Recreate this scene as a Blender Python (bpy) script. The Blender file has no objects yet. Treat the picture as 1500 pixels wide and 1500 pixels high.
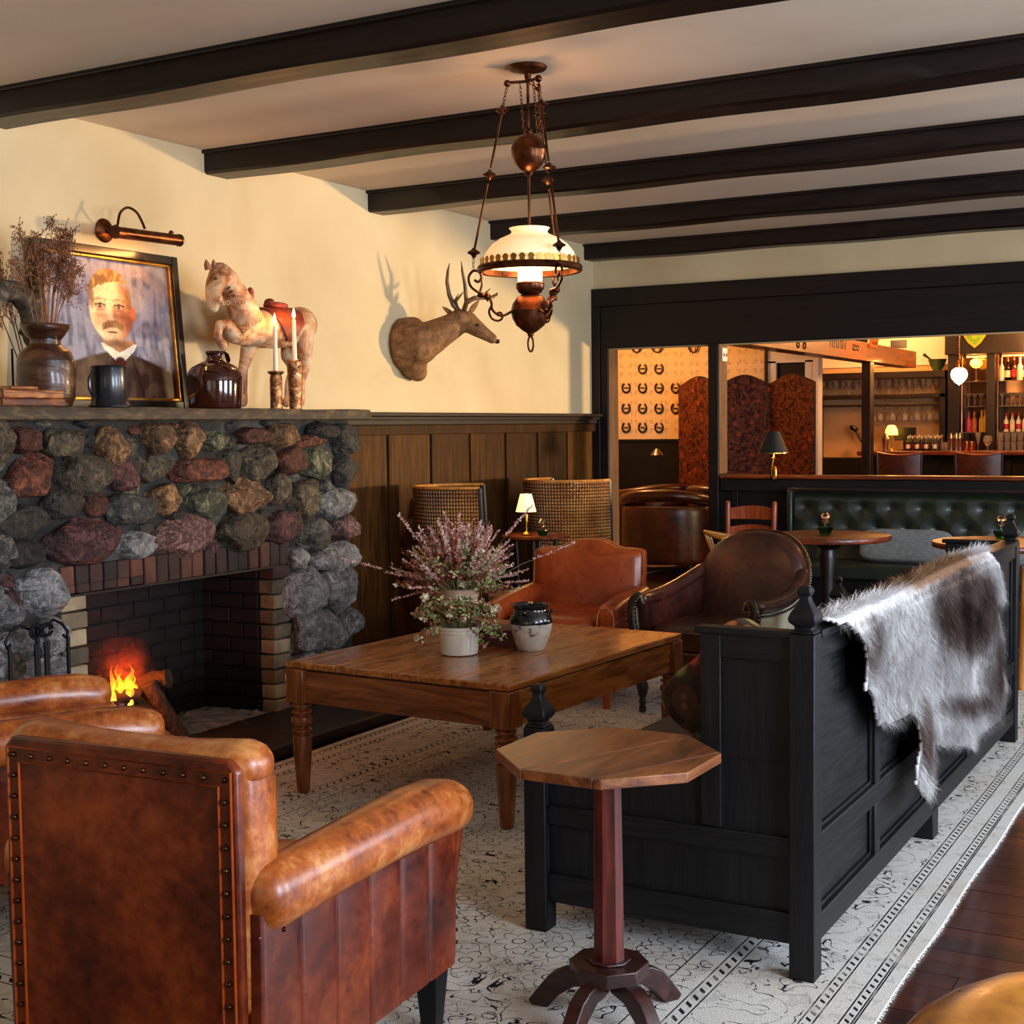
import bpy, bmesh, math, random
from mathutils import Vector, Matrix, Euler, noise
from math import sin, cos, pi, radians, sqrt, atan2, exp
R = random.Random(7)
S = bpy.context.scene
C = S.collection
# ---------------------------------------------------------------- camera
def lin(h):
    h = h.lstrip('#')
    v = [int(h[i:i+2], 16)/255 for i in (0, 2, 4)]
    return tuple([c/12.92 if c <= .04045 else ((c+.055)/1.055)**2.4 for c in v] + [1.0])
cam = bpy.data.objects.new('camera', bpy.data.cameras.new('camera'))
C.objects.link(cam)
S.camera = cam
yaw, pitch, roll, F = radians(29.26), radians(3.488), radians(-.6775), 2022.7
f = Vector((-sin(yaw)*cos(pitch), cos(yaw)*cos(pitch), -sin(pitch)))
r = Vector((cos(yaw), sin(yaw), 0)); u = r.cross(f)
r2 = cos(roll)*r + sin(roll)*u; u2 = -sin(roll)*r + cos(roll)*u
m = Matrix.Identity(4)
for i in range(3):
    m[i][0] = r2[i]; m[i][1] = u2[i]; m[i][2] = -f[i]
m[2][3] = 1.42
cam.matrix_world = m
cam.data.sensor_width = 36; cam.data.sensor_fit = 'HORIZONTAL'
cam.data.lens = F/1500*36; cam.data.clip_start = .05; cam.data.clip_end = 100
def at(px, py, X=None, Y=None, z=None):
    # the point of the plane X=, Y= or z= that the photograph shows at this pixel (for measuring sizes and places)
    d = f*F + r2*(px-750) + u2*(750-py)
    k = X/d.x if X is not None else Y/d.y if Y is not None else (z-1.42)/d.z
    return Vector((d.x*k, d.y*k, 1.42+d.z*k))
# ---------------------------------------------------------------- view, world, large lights
S.view_settings.view_transform = 'Standard'; S.view_settings.look = 'None'
S.view_settings.gamma = 1; S.view_settings.use_curve_mapping = False
S.view_settings.exposure = 0.0
w = bpy.data.worlds.new('world'); S.world = w; w.use_nodes = True
w.node_tree.nodes['Background'].inputs[0].default_value = lin('#c8d4e4')
w.node_tree.nodes['Background'].inputs[1].default_value = .22
def area(name, loc, to, sx, sy, power, col, spread=180):
    l = bpy.data.lights.new(name, 'AREA'); l.shape = 'RECTANGLE'; l.size = sx; l.size_y = sy
    l.energy = power; l.color = lin(col)[:3]; l.spread = radians(spread)
    o = bpy.data.objects.new(name, l); C.objects.link(o); o.location = loc
    o.rotation_euler = (Vector(to)-Vector(loc)).to_track_quat('-Z', 'Y').to_euler()
    return o
def point(name, loc, power, col, rad=.05):
    l = bpy.data.lights.new(name, 'POINT'); l.energy = power; l.color = lin(col)[:3]; l.shadow_soft_size = rad
    o = bpy.data.objects.new(name, l); C.objects.link(o); o.location = loc
    return o
# daylight through the windows of the right wall and of the wall behind the camera
for yy, pw in ((1.4, 310), (4.4, 225), (7.4, 150)):
    area('daylight', (3.02, yy, 1.6), (-4, yy, 1.9), 1.5, 1.7, pw, '#d8e4f6')
area('daylight', (-2.2, -1.97, 1.65), (-2.2, 4, 2.2), 1.8, 1.6, 14, '#f0ead8')
area('daylight', (.9, -1.97, 1.65), (.2, 4, 2.2), 1.8, 1.6, 10, '#f0ead8')
# low evening light that crosses the bar room and enters over the half wall
area('daylight', (3.6, 12.6, 1.18), (-4.7, 6.9, 1.5), .5, .4, 150, '#ffdca4', 70)
# added unseen point lights without fixtures, giving the bar room its warm look
for p, e in (((-6.4, 13.4, 2.5), 80), ((-3.1, 14.6, 2.5), 85), ((-1.2, 12.4, 2.5), 20), ((-4.4, 17.2, 2.62), 80), ((-2.6, 17.2, 2.6), 60)):
    point('bar_room_fill', p, e, '#ffb066', .12)
# ---------------------------------------------------------------- materials
class NT:
    def __init__(s, name):
        s.m = bpy.data.materials.new(name); s.m.use_nodes = True
        s.t = s.m.node_tree; s.n = s.t.nodes; s.b = s.n['Principled BSDF']; s.out = s.n['Material Output']
    def new(s, typ, **k):
        n = s.n.new(typ)
        for a, v in k.items(): setattr(n, a, v)
        return n
    def link(s, a, b): s.t.links.new(a, b)
    def math(s, op, a, b=None, c=None, clamp=False):
        n = s.new('ShaderNodeMath', operation=op); n.use_clamp = clamp
        for i, v in enumerate((a, b, c)):
            if v is None: continue
            if isinstance(v, (int, float)): n.inputs[i].default_value = v
            else: s.link(v, n.inputs[i])
        return n.outputs[0]
    def coord(s, kind='Object', stretch=(1, 1, 1), loc=(0, 0, 0), rot=(0, 0, 0)):
        c = s.new('ShaderNodeTexCoord'); mp = s.new('ShaderNodeMapping')
        mp.inputs['Scale'].default_value = stretch; mp.inputs['Location'].default_value = loc
        mp.inputs['Rotation'].default_value = rot
        s.link(c.outputs[kind], mp.inputs['Vector']); return mp.outputs[0]
    def noise(s, v, scale, detail=4, rough=.55, dist=0):
        n = s.new('ShaderNodeTexNoise'); n.inputs['Scale'].default_value = scale
        n.inputs['Detail'].default_value = detail; n.inputs['Roughness'].default_value = rough
        n.inputs['Distortion'].default_value = dist; s.link(v, n.inputs['Vector']); return n.outputs[0]
    def ramp(s, fac, cols):
        n = s.new('ShaderNodeValToRGB'); e = n.color_ramp.elements
        while len(e) < len(cols): e.new(.5)
        for i, (p, c) in enumerate(cols):
            e[i].position = p; e[i].color = lin(c) if isinstance(c, str) else (c, c, c, 1)
        s.link(fac, n.inputs[0]); return n.outputs[0]
    def mix(s, fac, a, b, typ='MIX'):
        n = s.new('ShaderNodeMix', data_type='RGBA', blend_type=typ)
        for sock, v in ((n.inputs[0], fac), (n.inputs[6], a), (n.inputs[7], b)):
            if isinstance(v, (int, float)): sock.default_value = v
            elif isinstance(v, str): sock.default_value = lin(v)
            else: s.link(v, sock)
        return n.outputs[2]
    def bump(s, h, strength, dist=.01):
        n = s.new('ShaderNodeBump'); n.inputs['Strength'].default_value = strength
        n.inputs['Distance'].default_value = dist; s.link(h, n.inputs['Height'])
        s.link(n.outputs[0], s.b.inputs['Normal'])
def nm(name, cols, scale=5, detail=4, dist=0, stretch=(1, 1, 1), rough=.5, rough2=None, metal=0, bump=0, bscale=None, bdist=.01, rand=0, coat=0, spec=None, nrough=.55, rot=(0, 0, 0), emit=None, estr=0, sheen=0, trans=0, coatr=.1):
    """noise driven colour ramp; rand mixes in the per object random so that alike pieces differ"""
    t = NT(name)
    v = t.coord(stretch=stretch, rot=rot)
    if rand:
        oi = t.new('ShaderNodeObjectInfo')
        va = t.new('ShaderNodeVectorMath', operation='ADD')
        sc = t.math('MULTIPLY', oi.outputs['Random'], 37.0)
        cx = t.new('ShaderNodeCombineXYZ'); t.link(sc, cx.inputs[0]); t.link(sc, cx.inputs[1]); t.link(sc, cx.inputs[2])
        t.link(v, va.inputs[0]); t.link(cx.outputs[0], va.inputs[1]); v = va.outputs[0]
    if isinstance(cols, str): cols = [(0, cols), (1, cols)]
    fac = t.noise(v, scale, detail, nrough, dist)
    f2 = fac
    if rand:
        f2 = t.math('ADD', t.math('MULTIPLY', fac, 1-rand), t.math('MULTIPLY', oi.outputs['Random'], rand))
    t.link(t.ramp(f2, cols), t.b.inputs['Base Color'])
    t.b.inputs['Metallic'].default_value = metal
    if rough2 is None: t.b.inputs['Roughness'].default_value = rough
    else: t.link(t.ramp(fac, [(.3, rough), (.7, rough2)]), t.b.inputs['Roughness'])
    if coat: t.b.inputs['Coat Weight'].default_value = coat; t.b.inputs['Coat Roughness'].default_value = coatr
    if spec is not None: t.b.inputs['Specular IOR Level'].default_value = spec
    if sheen: t.b.inputs['Sheen Weight'].default_value = sheen
    if trans: t.b.inputs['Transmission Weight'].default_value = trans
    if emit: t.b.inputs['Emission Color'].default_value = lin(emit); t.b.inputs['Emission Strength'].default_value = estr
    if bump:
        t.bump(t.noise(v, bscale or scale*4, 5, .6), bump, bdist)
    return t.m
M = {}
def leather(name, dark, mid, light, rough=.33, scale=3, coat=.25):
    t = NT(name); v = t.coord()
    n1 = t.noise(v, scale, 5, .65); n2 = t.noise(v, scale*9, 4, .7)
    fac = t.math('ADD', t.math('MULTIPLY', n1, .72), t.math('MULTIPLY', n2, .28))
    c = t.ramp(fac, [(.36, dark), (.5, mid), (.66, light)])
    t.link(c, t.b.inputs['Base Color'])
    t.link(t.ramp(n2, [(.3, rough-.06), (.75, rough+.12)]), t.b.inputs['Roughness'])
    vo = t.new('ShaderNodeTexVoronoi', feature='DISTANCE_TO_EDGE'); vo.inputs['Scale'].default_value = 55
    vn = t.new('ShaderNodeVectorMath', operation='ADD')
    nz = t.new('ShaderNodeTexNoise'); nz.inputs['Scale'].default_value = 12; t.link(v, nz.inputs['Vector'])
    sc = t.new('ShaderNodeVectorMath', operation='SCALE'); sc.inputs[3].default_value = .08
    t.link(nz.outputs['Color'], sc.inputs[0]); t.link(v, vn.inputs[0]); t.link(sc.outputs[0], vn.inputs[1]); t.link(vn.outputs[0], vo.inputs['Vector'])
    h = t.math('ADD', t.ramp(vo.outputs['Distance'], [(0, 0.0), (.06, 1.0)]), t.math('MULTIPLY', n2, 1.2))
    t.bump(h, .10, .0015)
    t.b.inputs['Coat Weight'].default_value = coat; t.b.inputs['Coat Roughness'].default_value = .25
    M[name] = t.m
leather('worn_tan_leather', '#5a2008', '#a8561f', '#d89a58', .32, 5)
leather('red_brown_leather', '#2c0a04', '#611f08', '#964012', .33, 3)
leather('cognac_leather', '#7a2c0a', '#a24314', '#b6541d', .3, 2.5)
leather('dark_brown_leather', '#21100d', '#3f1c15', '#6a3020', .3, 3)
leather('ochre_leather', '#8e5410', '#b87a22', '#cf9337', .3, 2)
leather('club_leather', '#210a06', '#43160c', '#6c2c18', .3, 2)
def wood(name, dark, mid, light, stretch=(1, 1, 12), scale=2.2, rough=.4, bump=.12, coat=.1, rand=.0, rot=(0, 0, 0), ring=1.6):
    M[name] = nm(name, [(.3, dark), (.5, mid), (.72, light)], scale, 6, ring, stretch, rough, rough+.15, 0, bump, scale*6, .003, rand, coat, rot=rot, nrough=.62, spec=.32 if 'black' in name or 'trim' in name or 'beam' in name else .12 if name == 'panel_wood' else None)
# stretch: the small number is the grain direction
wood('pine_y', '#5e2c0e', '#985620', '#bb7a36', (9, 1, 9), 2.0, .2, .03, .5)
wood('pine_x', '#4c220b', '#783e15', '#985c28', (1, 9, 9), 2.2, .3, .12, .3)
wood('pine_z', '#481f08', '#783c13', '#a06028', (9, 9, 1), 2.2, .3, .12, .3)
wood('black_wood_y', '#050506', '#0a0b0d', '#141619', (14, 1, 14), 3, .42, .3, .0)
wood('black_wood_z', '#050506', '#0a0b0d', '#131417', (14, 14, 1), 3, .45, .3, .0)
wood('black_wood_x', '#050506', '#0a0b0d', '#131417', (1, 14, 14), 3, .45, .3, .0)
wood('beam_wood', '#0c0604', '#140a07', '#1e110b', (1, 10, 10), 2, .36, .2, .1)
wood('trim_wood', '#0d0705', '#150b07', '#1f110b', (1, 10, 10), 2, .5, .15, .0)
wood('panel_wood', '#1c0e04', '#3a2108', '#5e3a12', (9, 9, .8), 2.5, .55, .15, .0, .25)
wood('mahogany_z', '#260806', '#4e120a', '#74220f', (10, 10, 1), 2.6, .36, .15, .25)
wood('mahogany_flat', '#170705', '#2c0d08', '#43170d', (1, 8, 8), 2.6, .36, .15, .25)
wood('octagon_top', '#3a190b', '#6b3815', '#965a28', (8, 1, 8), 2.4, .33, .15, .3, .1, (0, 0, radians(52)))
wood('floor_wood', '#1c0704', '#371108', '#52200f', (1, 9, 9), 1.6, .25, .1, .4, .3)
wood('bar_wood', '#3a1206', '#6e2a0c', '#9a4818', (1, 8, 8), 2, .3, .1, .3)
wood('orange_beam', '#4a1e08', '#84420f', '#a85c20', (8, 1, 8), 2, .4, .15, .2)
wood('honey_wood', '#9a5a1c', '#c07a2c', '#d8964a', (8, 8, 1), 2, .35, .1, .3)
wood('dark_walnut', '#0c0504', '#160b07', '#281209', (8, 8, 1), 2, .35, .1, .2)
wood('cherry_wood', '#6a240c', '#963f18', '#b25c28', (8, 8, 1), 2, .35, .1, .3)
M['plaster'] = nm('plaster', [(.3, '#bda47a'), (.5, '#cbb48a'), (.7, '#d6c198')], .9, 6, .3, rough=.85, bump=.15, bscale=9, bdist=.01)
M['ceiling_plaster'] = nm('ceiling_plaster', [(.25, '#c4ae94'), (.5, '#d4bfa6'), (.75, '#dccab2')], .8, 5, .3, rough=.85, bump=.12, bscale=6, bdist=.01)
M['white_plaster'] = nm('white_plaster', [(.3, '#d8cdb8'), (.7, '#e6dcc8')], 1.2, rough=.8)
M['tan_plaster'] = nm('tan_plaster', [(.3, '#c79a66'), (.7, '#d8ac78')], 1.2, rough=.8)
M['iron'] = nm('iron', [(.3, '#0c0c0e'), (.7, '#1c1c1f')], 8, rough=.5, metal=.6, bump=.2, bscale=40, bdist=.002)
M['bronze'] = nm('bronze', [(.3, '#2c160c'), (.5, '#5a3018'), (.7, '#7c4a28')], 14, rough=.26, rough2=.4, metal=.85, bump=.1, bscale=30, bdist=.002)
M['brass'] = nm('brass', [(.3, '#8c6428'), (.7, '#c49848')], 10, rough=.28, metal=1)
M['steel'] = nm('steel', [(.3, '#8c8c90'), (.7, '#c8c8cc')], 10, rough=.2, metal=1)
M['copper'] = nm('copper', [(.3, '#a8582c'), (.7, '#e09060')], 10, rough=.25, metal=1)
M['black_plastic'] = nm('black_plastic', '#0a0a0b', rough=.4)
M['nail'] = nm('nail', [(.3, '#2a1a10'), (.7, '#6a4c30')], 40, rough=.3, metal=.9)
M['nail_brass'] = nm('nail_brass', '#b89868', rough=.3, metal=.9)
def glassm(name, col, rough=.02, alpha=None):
    t = NT(name); t.b.inputs['Base Color'].default_value = lin(col); t.b.inputs['Roughness'].default_value = rough
    t.b.inputs['Transmission Weight'].default_value = 1; t.b.inputs['IOR'].default_value = 1.45
    M[name] = t.m
glassm('clear_glass', '#f4f4f0'); glassm('green_glass', '#0d7a3c'); glassm('amber_glass', '#b8621c'); glassm('red_glass', '#c01c30'); glassm('yellow_glass', '#e8b020')
def emis(name, col, strength, base='#ffffff'):
    t = NT(name); t.b.inputs['Base Color'].default_value = lin(base)
    t.b.inputs['Emission Color'].default_value = lin(col); t.b.inputs['Emission Strength'].default_value = strength
    M[name] = t.m
# ---------------------------------------------------------------- mesh building
class MB:
    def __init__(s): s.v = []; s.f = []; s.c = []
    def add(s, vs, fs):
        o = len(s.v); s.v += [tuple(p) for p in vs]; s.f += [tuple(i+o for i in q) for q in fs]; return s
    def box(s, c, d, rot=(0, 0, 0)):
        m = Euler(rot).to_matrix(); vs = []
        for x in (-.5, .5):
            for y in (-.5, .5):
                for z in (-.5, .5): vs.append(m @ Vector((x*d[0], y*d[1], z*d[2])) + Vector(c))
        return s.add(vs, [(0, 1, 3, 2), (4, 6, 7, 5), (0, 4, 5, 1), (2, 3, 7, 6), (0, 2, 6, 4), (1, 5, 7, 3)])
    def bx(s, x0, x1, y0, y1, z0, z1): return s.box(((x0+x1)/2, (y0+y1)/2, (z0+z1)/2), (abs(x1-x0), abs(y1-y0), abs(z1-z0)))
    def rings(s, rings, cap0=True, cap1=True, closed=False):
        n = len(rings[0]); vs = [p for q in rings for p in q]; fs = []
        m = len(rings)
        for i in range(m if closed else m-1):
            a, b = i*n, ((i+1) % m)*n
            for j in range(n): fs.append((a+j, a+(j+1) % n, b+(j+1) % n, b+j))
        if cap0 and not closed: fs.append(tuple(range(n))[::-1])
        if cap1 and not closed: fs.append(tuple((m-1)*n+j for j in range(n)))
        return s.add(vs, fs)
    def lathe(s, prof, c=(0, 0, 0), n=24, rot=(0, 0, 0), caps=True, rfun=None):
        mt = Euler(rot).to_matrix(); c = Vector(c); rs = []
        for k, (rr, z) in enumerate(prof):
            ring = []
            for i in range(n):
                a = 2*pi*i/n; q = rr*(rfun(a, k) if rfun else 1)
                ring.append(mt @ Vector((q*cos(a), q*sin(a), z)) + c)
            rs.append(ring)
        return s.rings(rs, caps, caps)
    def tube(s, pts, rad, n=8, caps=True, closed=False):
        pts = [Vector(p) for p in pts]; m = len(pts)
        if isinstance(rad, (int, float)): rad = [rad]*m
        rs = []; up = None
        for i, p in enumerate(pts):
            if closed: t = pts[(i+1) % m]-pts[i-1]
            else: t = pts[min(i+1, m-1)]-pts[max(i-1, 0)]
            t = t.normalized() if t.length > 1e-9 else Vector((0, 0, 1))
            if up is None: up = Vector((0, 0, 1)) if abs(t.z) < .9 else Vector((1, 0, 0))
            a = t.cross(up)
            if a.length < 1e-6: a = t.cross(Vector((.3, .8, .1)))
            a.normalize(); b = a.cross(t).normalized(); up = b
            rs.append([p + rad[i]*(cos(2*pi*j/n)*a + sin(2*pi*j/n)*b) for j in range(n)])
        return s.rings(rs, caps, caps, closed)
    def prism(s, poly, z0, z1, m=None):
        """poly in local xy, extruded along local z, then placed by matrix m"""
        m = m or Matrix.Identity(4); n = len(poly)
        vs = [m @ Vector((x, y, z)) for z in (z0, z1) for x, y in poly]
        fs = [tuple(range(n))[::-1], tuple(range(n, 2*n))] + [(i, (i+1) % n, n+(i+1) % n, n+i) for i in range(n)]
        return s.add(vs, fs)
    def ell(s, c, d, e=.5, n=20, k=12, rot=(0, 0, 0)):
        """superellipsoid, d half sizes, e 1 = ellipsoid, small = boxy"""
        mt = Euler(rot).to_matrix(); pw = lambda q: (abs(q)**e)*(1 if q >= 0 else -1); rs = []
        for i in range(k+1):
            ph = -pi/2 + pi*i/k; ph = max(-pi/2+.02, min(pi/2-.02, ph))
            rs.append([mt @ Vector((d[0]*pw(cos(ph))*pw(cos(2*pi*j/n)), d[1]*pw(cos(ph))*pw(sin(2*pi*j/n)), d[2]*pw(sin(ph)))) + Vector(c) for j in range(n)])
        return s.rings(rs)
    def sweep(s, pts, ws, hs, e=.6, up=(0, 0, 1), n=20, round_ends=0):
        """superellipse section w x h swept along pts, h along up; round_ends shrinks the ends"""
        pts = [Vector(p) for p in pts]; m = len(pts); up = Vector(up)
        if isinstance(ws, (int, float)): ws = [ws]*m
        if isinstance(hs, (int, float)): hs = [hs]*m
        if round_ends:
            t0 = (pts[0]-pts[1]).normalized(); t1 = (pts[-1]-pts[-2]).normalized(); R0 = round_ends
            a0, a1 = pts[0], pts[-1]; A = []; B = []; wa = []; ha = []; wb = []; hb = []
            for k in range(4):
                q = (k+.5)/4*pi/2; A.append(a0+t0*R0*cos(q)); wa.append(ws[0]*sin(q)**.8); ha.append(hs[0]*sin(q)**.8)
                q = pi/2-q; B.append(a1+t1*R0*cos(q)); wb.append(ws[-1]*sin(q)**.8); hb.append(hs[-1]*sin(q)**.8)
            pts = A+pts+B; ws = wa+list(ws)+wb; hs = ha+list(hs)+hb; m = len(pts)
        pw = lambda q: (abs(q)**e)*(1 if q >= 0 else -1); rs = []
        for i, p in enumerate(pts):
            t = (pts[min(i+1, m-1)]-pts[max(i-1, 0)]).normalized()
            a = t.cross(up).normalized(); b = a.cross(t).normalized()
            rs.append([p + a*ws[i]/2*pw(cos(2*pi*j/n)) + b*hs[i]/2*pw(sin(2*pi*j/n)) for j in range(n)])
        return s.rings(rs)
    def sheet(s, fn, nu, nv, thick=.004):
        """two sided sheet fn(u,v)->(x,y,z), given a thickness along its normal"""
        P = [[Vector(fn(i/nu, j/nv)) for j in range(nv+1)] for i in range(nu+1)]
        top, bot = [], []
        for i in range(nu+1):
            for j in range(nv+1):
                du = P[min(i+1, nu)][j]-P[max(i-1, 0)][j]; dv = P[i][min(j+1, nv)]-P[i][max(j-1, 0)]
                q = du.cross(dv); q = q.normalized() if q.length > 1e-12 else Vector((0, 0, 1))
                top.append(P[i][j]+q*thick/2); bot.append(P[i][j]-q*thick/2)
        n = nv+1; N = len(top); fs = []
        for i in range(nu):
            for j in range(nv):
                a = i*n+j; fs.append((a, a+n, a+n+1, a+1)); fs.append((N+a, N+a+1, N+a+n+1, N+a+n))
        for i in range(nu):
            a = i*n; fs.append((a, N+a, N+a+n, a+n)); a = i*n+nv; fs.append((a, a+n, N+a+n, N+a))
        for j in range(nv):
            fs.append((j, j+1, N+j+1, N+j)); a = nu*n+j; fs.append((a, N+a, N+a+1, a+1))
        return s.add(top+bot, fs)
    def move(s, m, start=0):
        s.v[start:] = [tuple(m @ Vector(p)) for p in s.v[start:]]; return s
    def mesh(s, name, mat, smooth=True):
        me = bpy.data.meshes.new(name); me.from_pydata(s.v, [], s.f)
        bm = bmesh.new(); bm.from_mesh(me); bmesh.ops.recalc_face_normals(bm, faces=bm.faces); bm.to_mesh(me); bm.free()
        me.materials.append(M[mat] if isinstance(mat, str) else mat)
        if smooth:
            me.polygons.foreach_set('use_smooth', [True]*len(me.polygons))
            me.set_sharp_from_angle(angle=radians(38))
        return me
    def build(s, name, mat, parent=None, bevel=0, sub=0, loc=(0, 0, 0), rot=(0, 0, 0), smooth=True, seg=2, stuff=False, label=None):
        o = bpy.data.objects.new(name, s.mesh(name, mat, smooth)); C.objects.link(o)
        o.parent = parent; o.location = loc; o.rotation_euler = rot
        if bevel:
            b = o.modifiers.new('bevel', 'BEVEL'); b.width = bevel; b.segments = seg; b.limit_method = 'ANGLE'; b.angle_limit = radians(40)
        if sub:
            b = o.modifiers.new('sub', 'SUBSURF'); b.levels = sub; b.render_levels = sub
        if stuff: o['kind'] = 'stuff'
        if label: o['label'] = label
        return o
def arc(c, rad, a0, a1, n, plane='xz'):
    out = []
    for i in range(n+1):
        a = radians(a0+(a1-a0)*i/n); x, y = rad*cos(a), rad*sin(a)
        out.append({'xz': (c[0]+x, c[1], c[2]+y), 'yz': (c[0], c[1]+x, c[2]+y), 'xy': (c[0]+x, c[1]+y, c[2])}[plane])
    return out
def cat(pts, k=4):
    # Catmull-Rom smoothing of a path
    P = [Vector(p) for p in pts]; P = [P[0]*2-P[1]] + P + [P[-1]*2-P[-2]]; out = []
    for i in range(1, len(P)-2):
        a, b, c, d = P[i-1:i+3]
        for j in range(k):
            t = j/k; out.append(.5*((2*b)+(c-a)*t+(2*a-5*b+4*c-d)*t*t+(3*b-a-3*c+d)*t**3))
    return out+[P[-2]]
def tag(o, label=None, cat=None, group=None, kind=None):
    if label: o['label'] = label
    if cat: o['category'] = cat
    if group: o['group'] = group
    if kind: o['kind'] = kind
    return o
def thing(name, label, cat, loc=(0, 0, 0), rz=0, group=None, rot=None):
    o = bpy.data.objects.new(name, None); C.objects.link(o); o.empty_display_size = .1
    o.location = loc; o.rotation_euler = rot or (0, 0, radians(rz)); return tag(o, label, cat, group)
def struct(o): o['kind'] = 'structure'; return o
def copy_tree(o, parent=None):
    c = o.copy(); C.objects.link(c); c.parent = parent
    for ch in [x for x in bpy.data.objects if x.parent == o]: copy_tree(ch, c)
    return c
def dup(o, label, loc=None, rz=None):
    c = copy_tree(o); c['label'] = label
    if loc: c.location = loc
    if rz is not None: c.rotation_euler = (0, 0, radians(rz))
    return c
ORD = 'leftmost second third fourth fifth sixth seventh eighth ninth tenth eleventh twelfth thirteenth fourteenth fifteenth sixteenth seventeenth eighteenth'.split()
def nth(k): return 'leftmost' if k == 0 else ORD[k] + ' from the left'
def fcol(name, rough=.9, sheen=0, trans=0):
    """material reading the colour attribute 'col'"""
    t = NT(name); a = t.new('ShaderNodeVertexColor', layer_name='col'); t.link(a.outputs[0], t.b.inputs['Base Color'])
    t.b.inputs['Roughness'].default_value = rough; t.b.inputs['Specular IOR Level'].default_value = .2
    M[name] = t.m
fcol('painted')
def setcol(o, cols):
    a = o.data.color_attributes.new('col', 'FLOAT_COLOR', 'POINT')
    fl = [q for c in cols for q in (c[0], c[1], c[2], 1)]; a.data.foreach_set('color', fl)
# ================================================================ room shell
XW, YB, ZC, XR, YF = -4.74, 9.80, 2.82, 3.0, -2.0
fl = struct(MB().bx(-8, 3.2, -2.2, 19, -.12, -.02).build('floor', 'floor_wood'))
# floorboards that show beside the rug, one by one; the rest joined
rows = []
y = 1.9; rest = MB()
bm_i = 0
while y < 10.6:
    wd = .088
    x = -1.75 - R.random()*1.2; first = True
    while x < 1.4:
        L = R.uniform(.9, 1.9); x1 = min(x+L, 1.9)
        if x1 > -1.15:
            mb = MB().bx(x+.0012, x1-.0012, y+.0012, y+wd-.0012, -.02, R.uniform(-.0015, 0))
            mb.build('floorboard', 'floor_wood', fl)
        else: rest.bx(x+.001, x1-.001, y+.001, y+wd-.001, -.02, 0)
        x = x1
    rest.bx(x+.001, 3.15, y+.001, y+wd-.001, -.02, 0)
    rest.bx(-4.9, -3, y+.001, y+wd-.001, -.02, -.001)
    y += wd
while y < 19:
    rest.bx(-8, -4, y, y+.087, -.02, 0); rest.bx(-4+.002, 3, y, y+.087, -.02, 0); y += .088
rest.bx(-4.9, 3.1, -2.1, 1.9, -.02, -.001)
rest.build('floorboards', 'floor_wood', fl, stuff=True)
# ceiling and walls
struct(MB().bx(-4.9, 3.2, -2.2, 9.95, ZC, ZC+.1).build('ceiling', 'ceiling_plaster'))
wl = struct(MB().bx(XW-.12, XW, -2.2, 9.92, 0, ZC).build('wall_left', 'plaster'))
# right wall with three windows, front wall (behind the camera) with two
wr = MB(); segs = [(.5, 2.3), (3.5, 5.3), (6.5, 8.3)]
wr.bx(XR, XR+.12, -2.2, 9.95, 0, .75).bx(XR, XR+.12, -2.2, 9.95, 2.45, ZC)
e = -2.2
for a, b in segs + [(9.95, 9.95)]:
    wr.bx(XR, XR+.12, e, a, .75, 2.45); e = b
struct(wr.build('wall_right', 'plaster'))
for i, (a, b) in enumerate(segs):
    q = MB().bx(XR-.02, XR+.1, a-.06, b+.06, .69, .75).bx(XR-.02, XR+.1, a-.06, b+.06, 2.45, 2.51).bx(XR-.02, XR+.1, a-.06, a, .69, 2.5).bx(XR-.02, XR+.1, b, b+.06, .69, 2.5)
    q.bx(XR+.06, XR+.1, (a+b)/2-.02, (a+b)/2+.02, .75, 2.45).bx(XR+.06, XR+.1, a, b, 1.58, 1.62)
    struct(q.build('window_%d' % (i+1), 'trim_wood'))
wf = MB().bx(-4.9, 3.1, -2.14, YF-.02, 0, .8).bx(-4.9, 3.1, -2.14, YF-.02, 2.5, ZC)
for a, b in ((-4.9, -3.1), (-1.3, 0), (1.8, 3.1)): wf.bx(a, b, -2.14, YF-.02, .8, 2.5)
struct(wf.build('wall_front', 'plaster'))
for i, (a, b) in enumerate(((-3.1, -1.3), (0, 1.8))):
    q = MB().bx(a, b, -2.1, -2.0, .78, .82).bx(a, b, -2.1, -2.0, 2.46, 2.5).bx(a, a+.05, -2.1, -2, .8, 2.5).bx(b-.05, b, -2.1, -2, .8, 2.5).bx((a+b)/2-.02, (a+b)/2+.02, -2.1, -2.06, .8, 2.5)
    struct(q.build('window_%d' % (i+4), 'trim_wood'))
# back wall: plaster strip over a dark header, wide opening, half wall
wb = MB().bx(-7.6, XW-.001, YB, YB+.12, 0, ZC).bx(XW, XR+.1, YB, YB+.12, 2.02, ZC).bx(XW, -4.61, YB, YB+.12, 0, 2.1).bx(1.6, XR+.1, YB, YB+.12, 0, 2.1)
struct(wb.build('wall_back', 'plaster'))
hd = struct(MB().bx(XW+.002, XR, YB-.045, YB+.001, 2.35, 2.487).bx(XW+.07, XR, YB-.03, YB+.001, 2.025, 2.352).bx(XW+.134, 1.6, YB-.028, YB+.15, 2.025, 2.075).build('trim_1', 'trim_wood', bevel=.006))
tag(hd, 'dark wooden header over the wide opening to the bar room')
struct(MB().bx(XW+.002, XW+.07, YB-.045, YB+.0, 0, 2.35).bx(XW+.07, XW+.134, YB-.03, YB+.15, 0, 2.03).build('trim_2', 'trim_wood', bevel=.006))
struct(MB().bx(-3.78, -3.70, YB-.03, YB+.15, 0, 2.03).build('trim_3', 'trim_wood', bevel=.006))
wood('jamb_lit_wood', '#3a2416', '#5a3a22', '#74502f', (9, 9, 1), 2, .5, .1, 0)  # lighter than the trim: warm lamplight on the reveals is put into the colour
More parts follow.
